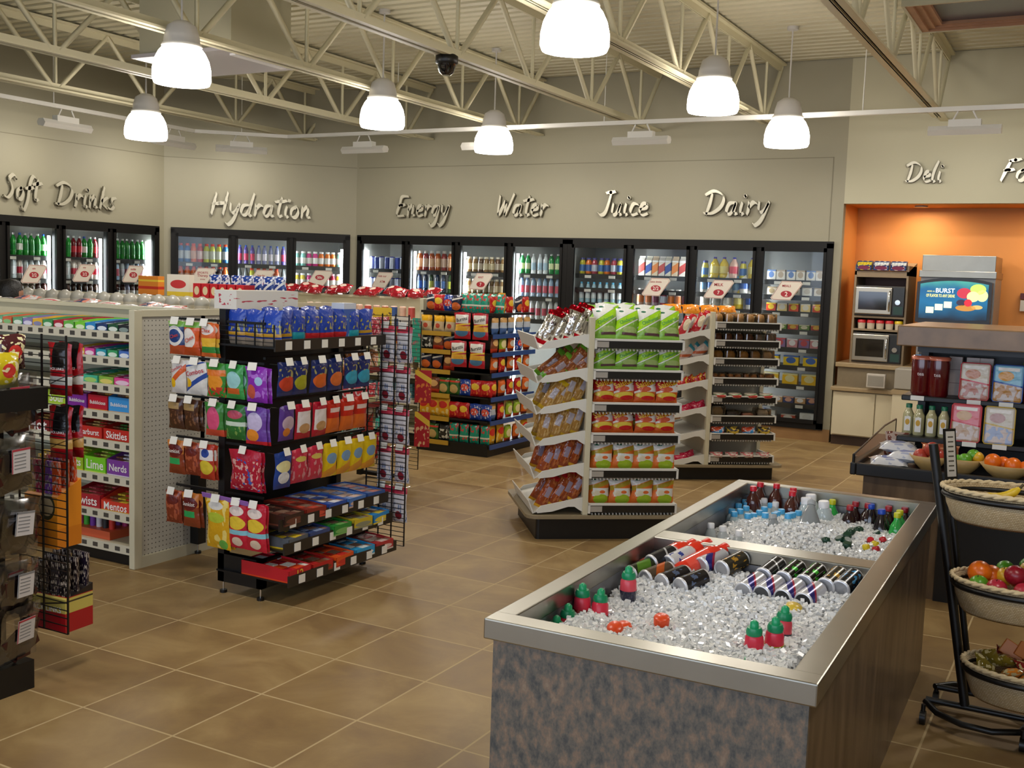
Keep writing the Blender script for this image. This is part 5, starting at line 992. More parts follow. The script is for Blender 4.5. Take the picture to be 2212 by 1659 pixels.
for k, (z, b_, n) in enumerate(((1.19, 0, 4), (.985, 1, 4), (.78, 2, 4), (.56, 3, 4), (.165, 3, 2))):
    for i in range(n):
        xx = -.23+.06*i; ln = (.4, .8, 1.1, 1.2, 1.3)[k]
        inst(pkB[b_][0], pkB[b_][1], C2.w(xx, .1+.04*(i % 2), z+(xx+.31)*.26-.04), (0, ln, A+random.uniform(-.2, .2)), f"{pkB[b_][2]}, {ORD[i]} from the lip, {['top','second','third','fourth','bottom'][k]} shelf, far rack", pkB[b_][3], 'packs on the side of the far angled rack')
# ================================================================ iced drinks bin
def laminate():
    m = bpy.data.materials.new('mottled_laminate'); m.use_nodes = True; nt = m.node_tree; b = nt.nodes['Principled BSDF']; L = nt.links.new
    tc = nt.nodes.new('ShaderNodeTexCoord'); n = nt.nodes.new('ShaderNodeTexNoise'); n.inputs['Scale'].default_value = 40; n.inputs['Detail'].default_value = 5; n.inputs['Roughness'].default_value = .7
    mp = nt.nodes.new('ShaderNodeMapping'); mp.inputs['Scale'].default_value = (1, 1, .62); L(tc.outputs['Object'], mp.inputs[0]); L(mp.outputs[0], n.inputs['Vector'])
    r = nt.nodes.new('ShaderNodeValToRGB'); e = r.color_ramp.elements; e[0].position = .34; e[0].color = lin('#484a4a'); e[1].position = .7; e[1].color = lin('#93806c'); x = e.new(.5); x.color = lin('#6c655c'); y = e.new(.6); y.color = lin('#846f5e')
    L(n.outputs['Fac'], r.inputs[0]); L(r.outputs[0], b.inputs['Base Color']); b.inputs['Roughness'].default_value = .35
    return m
def woodlam(name, c0, c1):
    m = bpy.data.materials.new(name); m.use_nodes = True; nt = m.node_tree; b = nt.nodes['Principled BSDF']; L = nt.links.new
    tc = nt.nodes.new('ShaderNodeTexCoord'); n = nt.nodes.new('ShaderNodeTexNoise'); n.inputs['Scale'].default_value = 5; n.inputs['Detail'].default_value = 6
    mp = nt.nodes.new('ShaderNodeMapping'); mp.inputs['Scale'].default_value = (3, 3, .5); L(tc.outputs['Object'], mp.inputs[0]); L(mp.outputs[0], n.inputs['Vector'])
    r = nt.nodes.new('ShaderNodeValToRGB'); e = r.color_ramp.elements; e[0].position = .35; e[0].color = lin(c0); e[1].position = .68; e[1].color = lin(c1)
    L(n.outputs['Fac'], r.inputs[0]); L(r.outputs[0], b.inputs['Base Color']); b.inputs['Roughness'].default_value = .3
    return m
M_lam = laminate(); M_side = woodlam('brown_side_laminate', '#564636', '#77624c')
t = thing('ice_bin', 'long stainless rimmed ice bin clad in mottled laminate, right foreground', 'ice bin', (-.94, 3.55, 0), math.radians(1.2))
hx, hy, H_ = .425, 1.19, .722
MB().box(-hx+.02, hx-.02, -hy+.02, -hy+.035, 0, H_-.04, M_lam).build('front_panel', t)
MB().box(hx-.035, hx-.02, -hy+.035, hy-.02, 0, H_-.04, M_side).box(-hx+.02, -hx+.035, -hy+.035, hy-.02, 0, H_-.04, M_lam).box(-hx+.035, hx-.035, hy-.035, hy-.02, 0, H_-.04, M_lam).build('side_panels', t)
M_rim = mat('rim_steel', '#a9a69c', .3, metal=1., noise=.1, nscale=7, bump=.04, bscale=3)
mb = MB(); b_ = .004
mb.box(-hx, hx, -hy, -hy+.07, H_-.055, H_, M_rim, b_).box(-hx, hx, hy-.06, hy, H_-.055, H_, M_rim, b_).box(-hx, -hx+.06, -hy+.065, hy-.055, H_-.055, H_-.0005, M_rim, b_).box(hx-.07, hx, -hy+.065, hy-.055, H_-.055, H_-.0005, M_rim, b_).box(-hx+.055, hx-.065, -.075, .035, H_-.05, H_-.001, M_rim, b_)
mb.build('steel_rim', t)
M_well = mat('well_steel', '#9a9aa0', .35, metal=.9, noise=.15, nscale=5)
for ya, yb, nm in ((-hy+.065, -.07, 'near'), (.03, hy-.055, 'far')):
    mb = MB(); xa, xb = -hx+.055, hx-.065
    mb.box(xa, xb, ya, ya+.004, .4, H_-.05, M_well).box(xa, xb, yb-.004, yb, .4, H_-.05, M_well).box(xa, xa+.004, ya, yb, .4, H_-.05, M_well).box(xb-.004, xb, ya, yb, .4, H_-.05, M_well).box(xa, xb, ya, yb, .4, .405, M_well); mb.build('well', t)
# crushed ice
M_ice = mat('crushed_ice', '#f2f3f4', .15, spec=.6, coat=.5, trans=.1)
def ice(name, x0, x1, y0, y1, zf, n, label, seed, boost=1.):
    r = random.Random(seed); mb = MB(); nx, ny = 22, 30
    vs = [(x0+(x1-x0)*i/nx, y0+(y1-y0)*j/ny, zf(x0+(x1-x0)*i/nx, y0+(y1-y0)*j/ny)-.012) for j in range(ny+1) for i in range(nx+1)]
    mb.add(vs, [(j*(nx+1)+i, j*(nx+1)+i+1, (j+1)*(nx+1)+i+1, (j+1)*(nx+1)+i) for j in range(ny) for i in range(nx)], M_ice)
    from mathutils import Euler
    for k in range(n):
        x = r.uniform(x0+.01, x1-.01); y = r.uniform(y0+.01, y1-.01); s = r.uniform(.006, .016)*boost
        mb.obox((x, y, zf(x, y)+r.uniform(-.012, .006)), s, s*r.uniform(.5, 1), s*r.uniform(.5, 1), Euler((r.uniform(0, 3), r.uniform(0, 3), r.uniform(0, 3))).to_matrix(), M_ice)
    o = mb.build(name); return tag(o, label, 'ice', kind='stuff')
zn = lambda x, y: .638+.012*math.sin(x*9+1)+.012*math.sin(y*8)-.02*(x < -1.24)+.014*max(0, 1-abs(x+.95)/.25)
zf = lambda x, y: .628+.014*math.sin(x*11)+.012*math.sin(y*9+2)-.03*max(0, (-1.2-x)/.12)+.02*max(0, 1-abs(y-4.3)/.3)
ice('crushed_ice', -1.29, -.60, 2.45, 3.45, zn, 10500, 'crushed ice filling the near well of the ice bin', 3)
ice('crushed_ice', -1.31, -.63, 3.62, 4.66, zf, 9500, 'crushed ice filling the far well of the ice bin', 4)
# cubes and bottles standing in the far well
def caps(pts, kind, body, label, cap, zc, name, desc, cat, grp, k=1., near='in the far ice well'):
    me, cp = bottle(name, kind, tl(body), col(label), col(cap), n=14, split=True)
    top = {'soda': .232, 'slim': .23, 'sport': .225, 'big': .285, 'mini': .128, 'jug': .245}[kind]
    srt = sorted(range(len(pts)), key=lambda i: pts[i][0])
    for q, i in enumerate(srt):
        x, y = pts[i][0]*.985-.012, pts[i][1]*.985
        d = f"{desc}, {ORD[q]} from the left {near}" if len(pts) < 20 and len(pts) > 1 else (f"{desc} {near}" if len(pts) == 1 else f"{desc} poking out of the far ice well")
        inst(name, me, (x, y, zc-top), (random.uniform(-.08, .08), random.uniform(-.08, .08), random.uniform(0, 6)), d, cat, grp, parts=(('cap', cp),))
g1 = 'bottles standing in the far ice well'
caps([(-1.291, 4.72), (-1.27, 4.63), (-1.212, 4.74), (-1.106, 4.60), (-1.101, 4.69)], 'soda', '#4a2018', '#b8242c', '#c8182c', .735, 'soda_bottle', 'red capped cola bottle', 'bottle', g1)
caps([(-1.025, 4.70), (-1.028, 4.6), (-.947, 4.6)], 'sport', '#b8c4c8', '#d8dcd8', '#e8e8ec', .715, 'juice_bottle', 'wide white capped bottle', 'bottle', g1)
caps([(-1.28, 4.72), (-1.28, 4.64), (-1.24, 4.70), (-1.24, 4.63), (-1.183, 4.64), (-1.089, 4.62), (-1.275, 4.05), (-1.21, 4.05), (-1.165, 4.01), (-.968, 4.65)], 'slim', '#b4babc', '#c8cccc', '#e4e4e8', .672, 'water_bottle', 'small white capped bottle', 'bottle', g1)
caps([(-.957, 4.73), (-.66, 4.68), (-.66, 4.61)], 'soda', '#2cb04a', '#3cb84a', '#c8c81c', .70, 'soda_bottle', 'yellow capped green soda bottle', 'bottle', g1)
caps([(-.876, 4.74), (-.873, 4.66), (-.819, 4.74), (-.73, 4.75), (-.66, 4.76)], 'soda', '#2a1010', '#8a1420', '#9a1828', .70, 'soda_bottle', 'dark red capped cola bottle', 'bottle', g1)
caps([(-.79, 4.76), (-.715, 4.65)], 'big', '#1a1016', '#24408c', '#1c44b0', .70, 'large_soda_bottle', 'blue capped dark cola bottle', 'bottle', g1)
lb = [(-1.32, 4.56), (-1.30, 4.61), (-1.32, 4.66), (-1.31, 4.43), (-1.284, 4.379), (-1.279, 4.448), (-1.276, 4.525), (-1.278, 4.604), (-1.282, 4.66), (-1.21, 4.325), (-1.205, 4.396), (-1.203, 4.475), (-1.205, 4.558), (-1.203, 4.654), (-1.137, 4.322), (-1.119, 4.401), (-1.128, 4.478), (-1.13, 4.555), (-1.127, 4.647), (-1.048, 4.515), (-1.053, 4.438), (-1.046, 4.368), (-1.036, 4.292), (-1.067, 4.68), (-.966, 4.639), (-.98, 4.402)]
me, cp = bottle('water_bottle', 'slim', tl('#b8c8cc'), col('#c8d8e0'), col('#4aa8e0'), n=12, split=True)
rows_ = {}
for q, (x, y) in enumerate(sorted(lb, key=lambda p: (round(p[0]*12), p[1]))):
    rows_.setdefault(round(x*12), []).append((x, y))
for ri, k in enumerate(sorted(rows_)):
    for j, (x, y) in enumerate(rows_[k]):
        inst('water_bottle', me, (x*.985-.012, y*.985, max(zf(x, y)+.04, .662 if ri < 3 else .655)-.23), (0, 0, j), f"light blue capped water bottle, {ORD[ri]} line from the left, {ORD[j]} from the near end", 'bottle', 'light blue capped water bottles in ice', parts=(('cap', cp),))
def lids(pts, c, desc, r=.014, grp='small bottle heads in the far ice well'):
    m = MB().lathe([(r*.8, 0), (r, .004), (r, .016), (r*.8, .02)], col(c), 10).mesh('buried_bottle')
    for q, i in enumerate(sorted(range(len(pts)), key=lambda i: pts[i][1])):
        x, y = pts[i]; inst('buried_bottle', m, (x, y, zf(x, y)+.001), (random.uniform(-.5, .5), random.uniform(-.5, .5), 0), f"{desc}, {ORD[q]} from the near end of far well" if len(pts) > 1 else f"{desc} in the far ice well", 'bottle', grp)
lids([(-.794, 4.445), (-.797, 4.403), (-.725, 4.448), (-.797, 4.30), (-.795, 4.266), (-.796, 4.206), (-.805, 4.136), (-.785, 4.133), (-.847, 4.073), (-.773, 4.087)], '#143c2a', 'dark green bottle head', .017)
lids([(-.704, 4.10), (-.684, 4.15)], '#d8c01c', 'yellow bottle head'); lids([(-.665, 4.09), (-.665, 4.23), (-.707, 4.2)], '#b81c28', 'red bottle head')
dm = bottle('soda_bottle', 'big', tl('#8a9094'), tl('#9aa0a4'), col('#a0a4a8'), n=16)
inst('large_soda_bottle', dm, (-.95, 4.2, .5), (-.55, .1, .3), 'tilted clear bottle with grey cap rising from the far ice', 'bottle'); inst('large_soda_bottle', dm, (-1.02, 4.09, .44), (-.4, .2, 1), 'clear bottle shoulder buried at the divider of the ice wells', 'bottle')
# cans in the near well
M_al = mat('can_aluminium', '#e2e2e6', .35, metal=.5)
def canm(nm, shapes, base, L=.125, r=.0305):
    mb = MB(); m = wrap('canwrap_'+nm, base, shapes, .2, 0, metal=.3)
    mb.lathe([(.024, .004), (.027, 0), (r, .01)], M_al, 20).lathe([(r, .01), (r, L-.012)], m, 20).lathe([(r, L-.012), (r*.85, L), (r*.8, L-.003), (.001, L-.004)], M_al, 20)
    mb.lathe([(.001, .008), (.018, .006), (.024, .004)], M_al, 20)
    return mb.mesh('drink_can')
ck = canm('black_green', [('n', 5, .6, .2, .9, '#3cb030')], '#141412'); cb2 = canm('black_gold', [('n', 5, .6, .2, .9, '#c09030')], '#3a362c'); cbl = canm('black_blue', [('n', 6, .58, .3, .9, '#3a8ac0')], '#1c1e22'); csr = canm('silver_navy', [('b', .3, .6, .8, '#2c2c80'), ('b', .6, .7, .8, '#a82a4a')], '#c4c4ca'); cwh = canm('white_blue', [('n', 5, .6, .1, .5, '#3a4aa0')], '#dcdce0'); cgr = canm('brown_orange', [('b', .5, .8, .6, '#c8602a')], '#5a4a3c'); cdk = canm('dark_mixed', [('n', 5, .6, .2, .8, '#5a6a8a')], '#2a2628'); cg2 = canm('dark_green', [('b', .3, .8, .4, '#5a8a2c')], '#2c3420'); csl = canm('black_silver', [('b', .6, .66, .3, '#c8c8c8')], '#26262a')
def lay_can(me, x, y, z, az, el, lab, grp):
    d = Vector((math.cos(az)*math.cos(el), math.sin(az)*math.cos(el), math.sin(el))); R = d.to_track_quat('Z', 'Y').to_euler()
    inst('drink_can', me, (x, y, z), R, lab, 'can', grp)
gc = 'cans lying on the near ice well'
az = math.radians(80)
for i, (x, m, c) in enumerate(((-.872, csl, 'black and silver'), (-.808, ck, 'black and green'), (-.743, ck, 'black and green'), (-.677, cb2, 'black and gold'), (-.632, cbl, 'black and blue'))):
    lay_can(m, x-.01, 3.325, .678, az, .16, f"{c} can, {ORD[i]} from the left along the divider", gc)
for i, x in enumerate((-.89, -.832, -.768, -.705)): lay_can(csr, x-.02, 3.205, .655, az, .12, f"silver and navy can, {ORD[i]} in the row before the black cans", gc)
for i, (x, y, m, c) in enumerate(((-1.285, 3.2, cg2, 'dark green'), (-1.225, 3.18, cgr, 'brown and orange'), (-1.165, 3.17, cdk, 'dark blue grey'), (-1.1, 3.16, cdk, 'dark grey'))): lay_can(m, x, y, .648, math.radians(68), .12, f"{c} can, {ORD[i]} from the left at well's far corner", gc)
for i, (x, y, m, c) in enumerate(((-1.2, 3.32, cwh, 'white and blue'), (-1.1, 3.36, csr, 'silver and navy'), (-1.03, 3.36, cb2, 'bronze'), (-1.25, 3.29, csl, 'silver and black'))): lay_can(m, x, y, .67, math.radians(70), .16, f"{c} can lying before the red bottles", gc)
rbm = bottle('sports_drink_bottle', 'sport', tl('#e03420'), tl('#e85040'), col('#e0301c'), n=16)
for i, (x, y) in enumerate(((-1.26, 3.33), (-1.22, 3.37), (-1.15, 3.34))):
    d = Vector((.5, .75, .3)); inst('sports_drink_bottle', rbm, (x-.02, y-.02, .64), d.to_track_quat('Z', 'Y').to_euler(), f"red sports bottle lying in the far left corner, {ORD[i]} from left", 'bottle', 'red bottles lying in the near well')
# little bottles with green tops and the orange caps
def toy(body, band):
    mb = MB(); mb.lathe([(.02, 0), (.026, .01), (.024, .04), (.027, .06)], tl(body), 16).lathe([(.026, .06), (.024, .088), (.02, .095)], col(band), 16)
    c = MB().lathe([(.021, .095), (.022, .105), (.018, .115)], col('#148a5a'), 16).lathe([(.012, .115), (.011, .128), (.004, .134)], col('#1c9a64'), 12)
    return mb.mesh('small_drink_bottle'), c.mesh('cap')
tr_, ty_, tk_ = toy('#a8101c', '#d83048'), toy('#a8b020', '#d83048'), toy('#1c1c3a', '#d84a58')
for x, y, z, k, d in ((-1.265, 2.80, .565, tr_, 'small red bottle with green top, left one of the standing pair'), (-1.212, 2.80, .555, tr_, 'small red bottle with green top, right one of the standing pair'), (-1.2, 2.99, .585, tk_, 'small dark bottle with red band standing alone, upper left ice'),
                   (-1.262, 2.69, .53, tr_, 'small bottle with green top, half buried at near left corner'), (-1.272, 2.64, .51, ty_, 'small bottle with teal top, lowest at near left corner'),
                   (-.71, 2.90, .57, tk_, 'small dark bottle with red band, rear one of the right cluster'), (-.70, 2.79, .575, ty_, 'small yellow green bottle, right one of the front pair'), (-.735, 2.74, .57, ty_, 'small yellow green bottle, left one of the front pair'), (-.72, 2.63, .505, ty_, 'small bottle with green top sunk beside the near rim')):
    inst('small_drink_bottle', k[0], (x, y, z+.022), (random.uniform(-.1, .1), random.uniform(-.1, .1), 0), d, 'bottle', 'small green topped bottles in ice', parts=(('cap', k[1]),))
oc = MB().lathe([(.022, 0), (.0225, .02), (.02, .024), (.001, .024)], col('#e04a1c'), 16).mesh('buried_bottle')
for x, y, dz, tl_, d in ((-1.02, 2.80, .012, .25, 'orange bottle cap standing proud in the middle of near ice'), (-1.10, 2.66, -.002, .5, 'orange bottle cap flush with ice near the front rim'), (-1.1, 2.72, -.012, .3, 'orange bottle cap mostly buried beside the front one')):
    inst('buried_bottle', oc, (x, y, zn(x, y)+dz), (tl_, .1, 0), d, 'bottle', 'orange caps in the near ice')
inst('buried_bottle', MB().lathe([(.024, 0), (.024, .014), (.001, .016)], col('#d8b83c'), 16).mesh('buried_bottle'), (-.735, 3.14, zn(-.735, 3.14)), (.2, .2, 0), 'pale yellow bottle end in the ice at right of near well', 'bottle')
inst('juice_bottle', bottle('juice_bottle', 'mini', tl('#7a1c34'), col('#8a2a40'), col('#5a1420'), n=14), (-.69, 3.1, .59), (1.3, .2, .6), 'dark crimson bottle lying on the ice at right', 'bottle'); inst('juice_bottle', bottle('juice_bottle', 'mini', tl('#b02a6a'), col('#a0285c'), col('#8a1c4a'), n=14), (-.66, 2.72, .56), (.9, .5, .2), 'magenta bottle sunk at the near right corner of ice', 'bottle')

# ================================================================ fruit stand on castors
SX, SY = -.31, 4.22
t = thing('fruit_stand', 'black tubular fruit stand on castors beside the ice bin', 'display stand', (SX, SY, 0))
def pipe(nm, pts, r=.012): return MB().tube([Vector(p)-Vector((SX, SY, 0)) for p in pts], r, M_black, n=8).build(nm, t)
pipe('base_bar', [(-.47, 4.2, .075), (-.12, 4.2, .075)]); pipe('base_bar', [(-.45, 4.36, .075), (-.12, 4.36, .075)])
pipe('base_hoop', [(-.47, 4.19, .07), (-.42, 4.12, .06), (-.33, 4.07, .055), (-.23, 4.06, .055), (-.14, 4.1, .06), (-.11, 4.19, .075)])
pipe('base_hoop', [(-.46, 4.37, .07), (-.4, 4.44, .07), (-.3, 4.46, .07), (-.2, 4.45, .07), (-.12, 4.37, .07)])
for x, y in ((-.47, 4.14), (-.455, 4.38), (-.13, 4.08), (-.13, 4.4)):
    MB().cyl((x-SX-.01, y-SY, .025), (x-SX+.01, y-SY, .025), .025, M_black, n=16).cyl((x-SX, y-SY, .04), (x-SX, y-SY, .075), .008, M_black).build('caster', t)
pipe('upright', [(-.335, 4.2, .08), (-.425, 4.2, .58), (-.51, 4.2, 1.04)], .017); pipe('upright', [(-.33, 4.36, .08), (-.4, 4.36, .5), (-.475, 4.36, .95)], .012)
def weave():
    m = bpy.data.materials.new('wicker'); m.use_nodes = True; nt = m.node_tree; b = nt.nodes['Principled BSDF']; L = nt.links.new
    tc = nt.nodes.new('ShaderNodeTexCoord'); br = nt.nodes.new('ShaderNodeTexBrick'); br.offset = .5
    gd = nt.nodes.new('ShaderNodeNewGeometry'); sp = nt.nodes.new('ShaderNodeSeparateXYZ'); L(tc.outputs['Object'], sp.inputs[0])
    at = nt.nodes.new('ShaderNodeMath'); at.operation = 'ARCTAN2'; L(sp.outputs[1], at.inputs[0]); L(sp.outputs[0], at.inputs[1])
    cb_ = nt.nodes.new('ShaderNodeCombineXYZ'); L(at.outputs[0], cb_.inputs[0]); L(sp.outputs[2], cb_.inputs[1])
    mu = nt.nodes.new('ShaderNodeVectorMath'); mu.operation = 'MULTIPLY'; mu.inputs[1].default_value = (8, 26, 1); L(cb_.outputs[0], mu.inputs[0]); L(mu.outputs[0], br.inputs['Vector'])
    br.inputs['Color1'].default_value = lin('#cdb994'); br.inputs['Color2'].default_value = lin('#bda57c'); br.inputs['Mortar'].default_value = lin('#8a7048'); br.inputs['Scale'].default_value = 1; br.inputs['Mortar Size'].default_value = .022; br.inputs['Brick Width'].default_value = .42; br.inputs['Row Height'].default_value = .16
    L(br.outputs['Color'], b.inputs['Base Color']); b.inputs['Roughness'].default_value = .6
    bp = nt.nodes.new('ShaderNodeBump'); bp.inputs['Strength'].default_value = .8; bp.inputs['Distance'].default_value = .006; bp.invert = True; L(br.outputs['Fac'], bp.inputs['Height']); L(bp.outputs['Normal'], b.inputs['Normal'])
    return m
M_wick = weave()
def basket(cx, cy, zt, a, b, h, label):
    tt = thing('wicker_basket', label, 'basket', (cx, cy, 0), 0, 'wicker baskets on the fruit stand')
    n = 48; P = [(.01, zt-h+.01), (.78, zt-h+.01), (.80, zt-h), (.84, zt-h+.01), (.93, zt-h*.5), (.98, zt), (.95, zt), (.9, zt-h*.5), (.8, zt-h+.025), (.01, zt-h+.022)]
    MB().lathe(P, M_wick, n, sx=a, sy=b).build('body', tt)
    for k in range(2):
        MB().tube([((a+.004*math.cos(i*1.3+k*3))*math.cos(i*2*PI/96), (b+.004*math.cos(i*1.3+k*3))*math.sin(i*2*PI/96), zt+.003+.004*math.sin(i*1.3+k*3)) for i in range(96)], .0065, mat('rim_cane', '#d2bc92', .6), n=6, closed=True).build('rim', tt)
    MB().tube([(cx+(a*.97)*math.cos(i*2*PI/40)-SX, cy+(b*.97)*math.sin(i*2*PI/40)-SY, zt-.022) for i in range(40)], .011, M_black, n=6, closed=True).build('ring', t)
    return tt
bk = [(-.225, 4.13, .905, .235, .155, .115, 'wicker basket of bananas, topmost on the fruit stand'), (-.18, 4.11, .59, .225, .155, .12, 'wicker basket of apples and oranges, middle of the fruit stand'), (-.13, 4.08, .298, .215, .15, .12, 'wicker basket of wrapped treats, lowest on the fruit stand')]
for q in bk: basket(*q)
def fruit(kind, c, r, sq=1.):
    mb = MB(); m = mat('peel_'+c.lstrip('#'), c, .3, noise=.25, nscale=14, bump=.05, bscale=300)
    n = 12; mb.lathe([(.001 if i in (0, n) else r*math.sin(PI*i/n), r*sq*(1-math.cos(PI*i/n))-(r*.12 if i in (0, n) and kind == 'apple' else 0)) for i in range(n+1)], m, 18)
    if kind == 'apple': mb.cyl((0, 0, r*sq*1.8), (.004, 0, r*sq*2.1), .0015, mat('stem', '#4a3018', .7), n=5)
    return mb.mesh(kind)
fr_ = {'orange': fruit('orange', '#e06a10', .042), 'red': fruit('apple', '#8a1424', .038, .93), 'crim': fruit('apple', '#b0283a', .036, .93), 'green': fruit('apple', '#5a9a24', .034, .93), 'yel': fruit('apple', '#d8a828', .034, .93), 'lime': fruit('lime', '#4a8a1c', .032), 'man': fruit('peach', '#a83a2c', .04)}
def put(nm, kind, x, y, z, lab, grp):
    if 'middle basket' in lab: y = 4.11+(y-4.11)*.76; z += .018; x = -.18+(x+.18)*.95
    inst(nm, fr_[kind], (x, y, z), (random.uniform(-.4, .4), random.uniform(-.4, .4), random.uniform(0, 6)), lab, 'fruit', grp)
gm = 'fruit in the middle wicker basket'
for nm, k, x, y, z, l in (('orange', 'orange', -.33, 4.13, .545, 'big orange at left end of the middle basket'), ('orange', 'orange', -.27, 4.16, .53, 'orange tucked behind the big one in middle basket'), ('apple', 'green', -.31, 4.05, .53, 'green apple at the front left of middle basket'), ('apple', 'crim', -.25, 4.0, .53, 'red apple at the front rim of middle basket, left'), ('apple', 'red', -.2, 4.04, .575, 'dark red apple on top of the middle basket heap'),
                       ('apple', 'crim', -.17, 3.97, .535, 'blushed apple at the front rim of middle basket, centre'), ('apple', 'green', -.12, 4.02, .545, 'green apple right of the blushed apple'), ('apple', 'crim', -.06, 4.0, .545, 'red apple at the right of the middle basket'), ('apple', 'yel', -.22, 4.15, .57, 'yellow apple behind the dark red apple'), ('apple', 'yel', -.15, 4.17, .58, 'yellow apple at the back centre of middle basket'), ('apple', 'yel', -.1, 4.12, .575, 'yellow apple at the back right of middle basket'),
                       ('lime', 'lime', -.25, 4.23, .565, 'lime at the back left of middle basket'), ('lime', 'lime', -.17, 4.25, .58, 'lime at the back centre of middle basket'), ('lime', 'lime', -.11, 4.22, .59, 'lime at the back right of middle basket'), ('apple', 'red', -.03, 4.08, .57, 'dark red apple at the far right of middle basket')):
    put(nm, k, x, y, z, l, gm)
for i, (x, y, z) in enumerate(((-.2, 4.1, .48), (-.1, 4.15, .47), (-.27, 4.08, .47), (-.15, 4.2, .47), (-.08, 4.05, .47))): put('apple', 'yel', x, y, z, 'yellow apple in the hidden lower layer of middle basket', 'lower layer of fruit in the middle basket')
def banana(r0=.12, span=1.1):
    mb = MB(); P = []; R = []
    for i in range(13):
        a = -span/2+span*i/12; P.append((r0*math.sin(a), 0, r0*(1-math.cos(a)))); R.append(.0155*min(1, .3+1.2*math.sin(PI*(i+.6)/13.2)))
    mb.tube(P, R, mat('banana_peel', '#dcb92c', .4, noise=.15, nscale=20), n=8); mb.cyl(P[-1], (P[-1][0]+.015, 0, P[-1][2]+.012), .005, mat('banana_tip', '#4a3c1c', .6)); return mb.mesh('banana')
bm_ = banana()
for x, y, z, r, l in ((-.23, 4.1, .79, (0, -.25, .35), 'banana on top of the bunch pointing up right'), (-.17, 4.07, .775, (.6, -.1, .1), 'banana lying lower right in the top basket'), (-.27, 4.13, .765, (1.2, 0, 0), 'banana at the left of the top basket'), (-.2, 4.14, .765, (1.3, .1, .5), 'banana under the crossing one'), (-.12, 4.1, .775, (1, 0, .8), 'banana at the right side of the top basket')):
    inst('banana', bm_, (x-.03, 4.13+(y-4.13)*.7, z+.1), r, l, 'fruit', 'bananas in the top basket')
for i in range(16):
    c = ['#6a5a1c', '#8a7424', '#7a2420', '#c87a2c'][i % 4]; d = ['olive', 'gold', 'red', 'orange'][i % 4]
    an = i*2.4; rr = .03+.11*math.sqrt(i/16); k = bg(d+' cellophane treat', c, [('n', 4, .55, 0, 1, '#b8a878')], .07, .07, .035, rough=.1, name='wrapped_treat', cat='treat')
    inst(k[0], k[1], (-.135+rr*1.15*math.cos(an), 4.08+rr*.68*math.sin(an), .268+.03*(1-i/16)), (random.uniform(-1.3, -.4), random.uniform(-.5, .5), random.uniform(0, 6)), f"{d} cellophane treat, {ORD[i]} outward from the middle of the lowest basket", 'treat', 'wrapped treats in the lowest basket')
hp = mat('treat_fill', '#6a5a30', .4, noise=.5, nscale=30)
for i in range(4):
    inst('cracker_pack', MB().box(-.04, .04, -.008, .008, 0, .055, flat('#d0782c'), .003).mesh('cracker_pack'), (-.2+.05*i, 4.14, .31), (-.3, .5, .2*i), f"orange wafer pack, {ORD[i]} from the left at the back of lowest basket", 'treat', 'orange wafer packs')

# ================================================================ food island with stepped shelves
M_gran = mat('granite_laminate', '#866a4c', .28, noise=.45, nscale=9)
t = thing('food_island', 'deli island with granite look canopy, black shelves and tray', 'display counter', (-1.08, 5.84, 0)); ox, oy = -1.08, 5.84
W_ = 2.2
MB().box(.03, W_, .04, 1.5, 0, .64, M_side).build('cabinet', t)
MB().box(.42, W_, .02, .04, 0, .6, M_black).build('kick_panel', t)
MB().box(0, W_, 0, 1.5, .64, .655, M_black).box(0, W_, -.03, 0, .62, .685, M_black, .006).box(-.03, 0, -.03, 1.3, .62, .685, M_black, .006).build('tray', t)
MB().prism([(0, .69), (1.3, .69), (1.3, .78), (.9, .78), (0, .72)], -.022, -.016, glassmat('tray_glass', '#dfe4dc', .12), 'x').build('side_glass', t)
MB().cyl((-.019, 0, .725), (-.019, .9, .785), .005, M_black, n=6).cyl((-.019, .9, .785), (-.019, 1.3, .785), .005, M_black, n=6).cyl((-.019, 1.3, .66), (-.019, 1.3, .785), .006, M_black, n=6).cyl((-.019, 0, .66), (-.019, 0, .727), .008, M_black, n=6).build('glass_trim', t)
for z, y, x0 in ((.80, .38, .13), (1.02, .46, .13)):
    MB().box(x0, W_, y, y+.3, z-.03, z, M_black, .006).build('shelf', t)
MB().box(.2, W_, .78, .8, .66, 1.3, M_black).box(.2, .24, .6, .8, .66, 1.3, M_black).build('riser', t)
MB().box(.11, W_, .3, 1.3, 1.30, 1.41, M_gran, .006).build('canopy', t)
MB().box(.2, W_, .45, 1.2, 1.265, 1.30, M_black).build('canopy_underside', t)
for x in (.18, .47, .63): MB().box(x, x+.07, .453, .459, .995, 1.02, M_tag).build('price_tag', t)
for x in (.47, .62): MB().box(x, x+.07, .37, .378, .775, .8, M_tag).build('price_tag', t)
FI = Fr(-1.08, 5.84, 0)
def pitcher(lid):
    mb = MB().lathe([(.05, 0), (.055, .01), (.058, .18), (.056, .2)], tl('#5a0c10'), 20); c = MB().lathe([(.06, .2), (.062, .215), (.05, .222)], mat('lid_'+lid.lstrip('#'), lid, .2, coat=1), 20)
    mb.text('tea', 0, .12, .035, flat('#d8c8c8'), lambda x, z: -.06); return mb.mesh('iced_tea_jug'), c.mesh('lid')
pa, pb = pitcher('#e07a5c'), pitcher('#a8c83c')
for x, y, k, l in ((.22, .54, pa, 'dark red tea jug with pink lid, left one'), (.31, .52, pa, 'dark red tea jug with pink lid, right one'), (.79, .53, pb, 'dark red tea jug with lime lid at right edge')):
    inst('iced_tea_jug', k[0], FI.w(x, y, 1.02), (0, 0, 0), l, 'jug', 'tea jugs on the island', parts=(('lid', k[1]),))
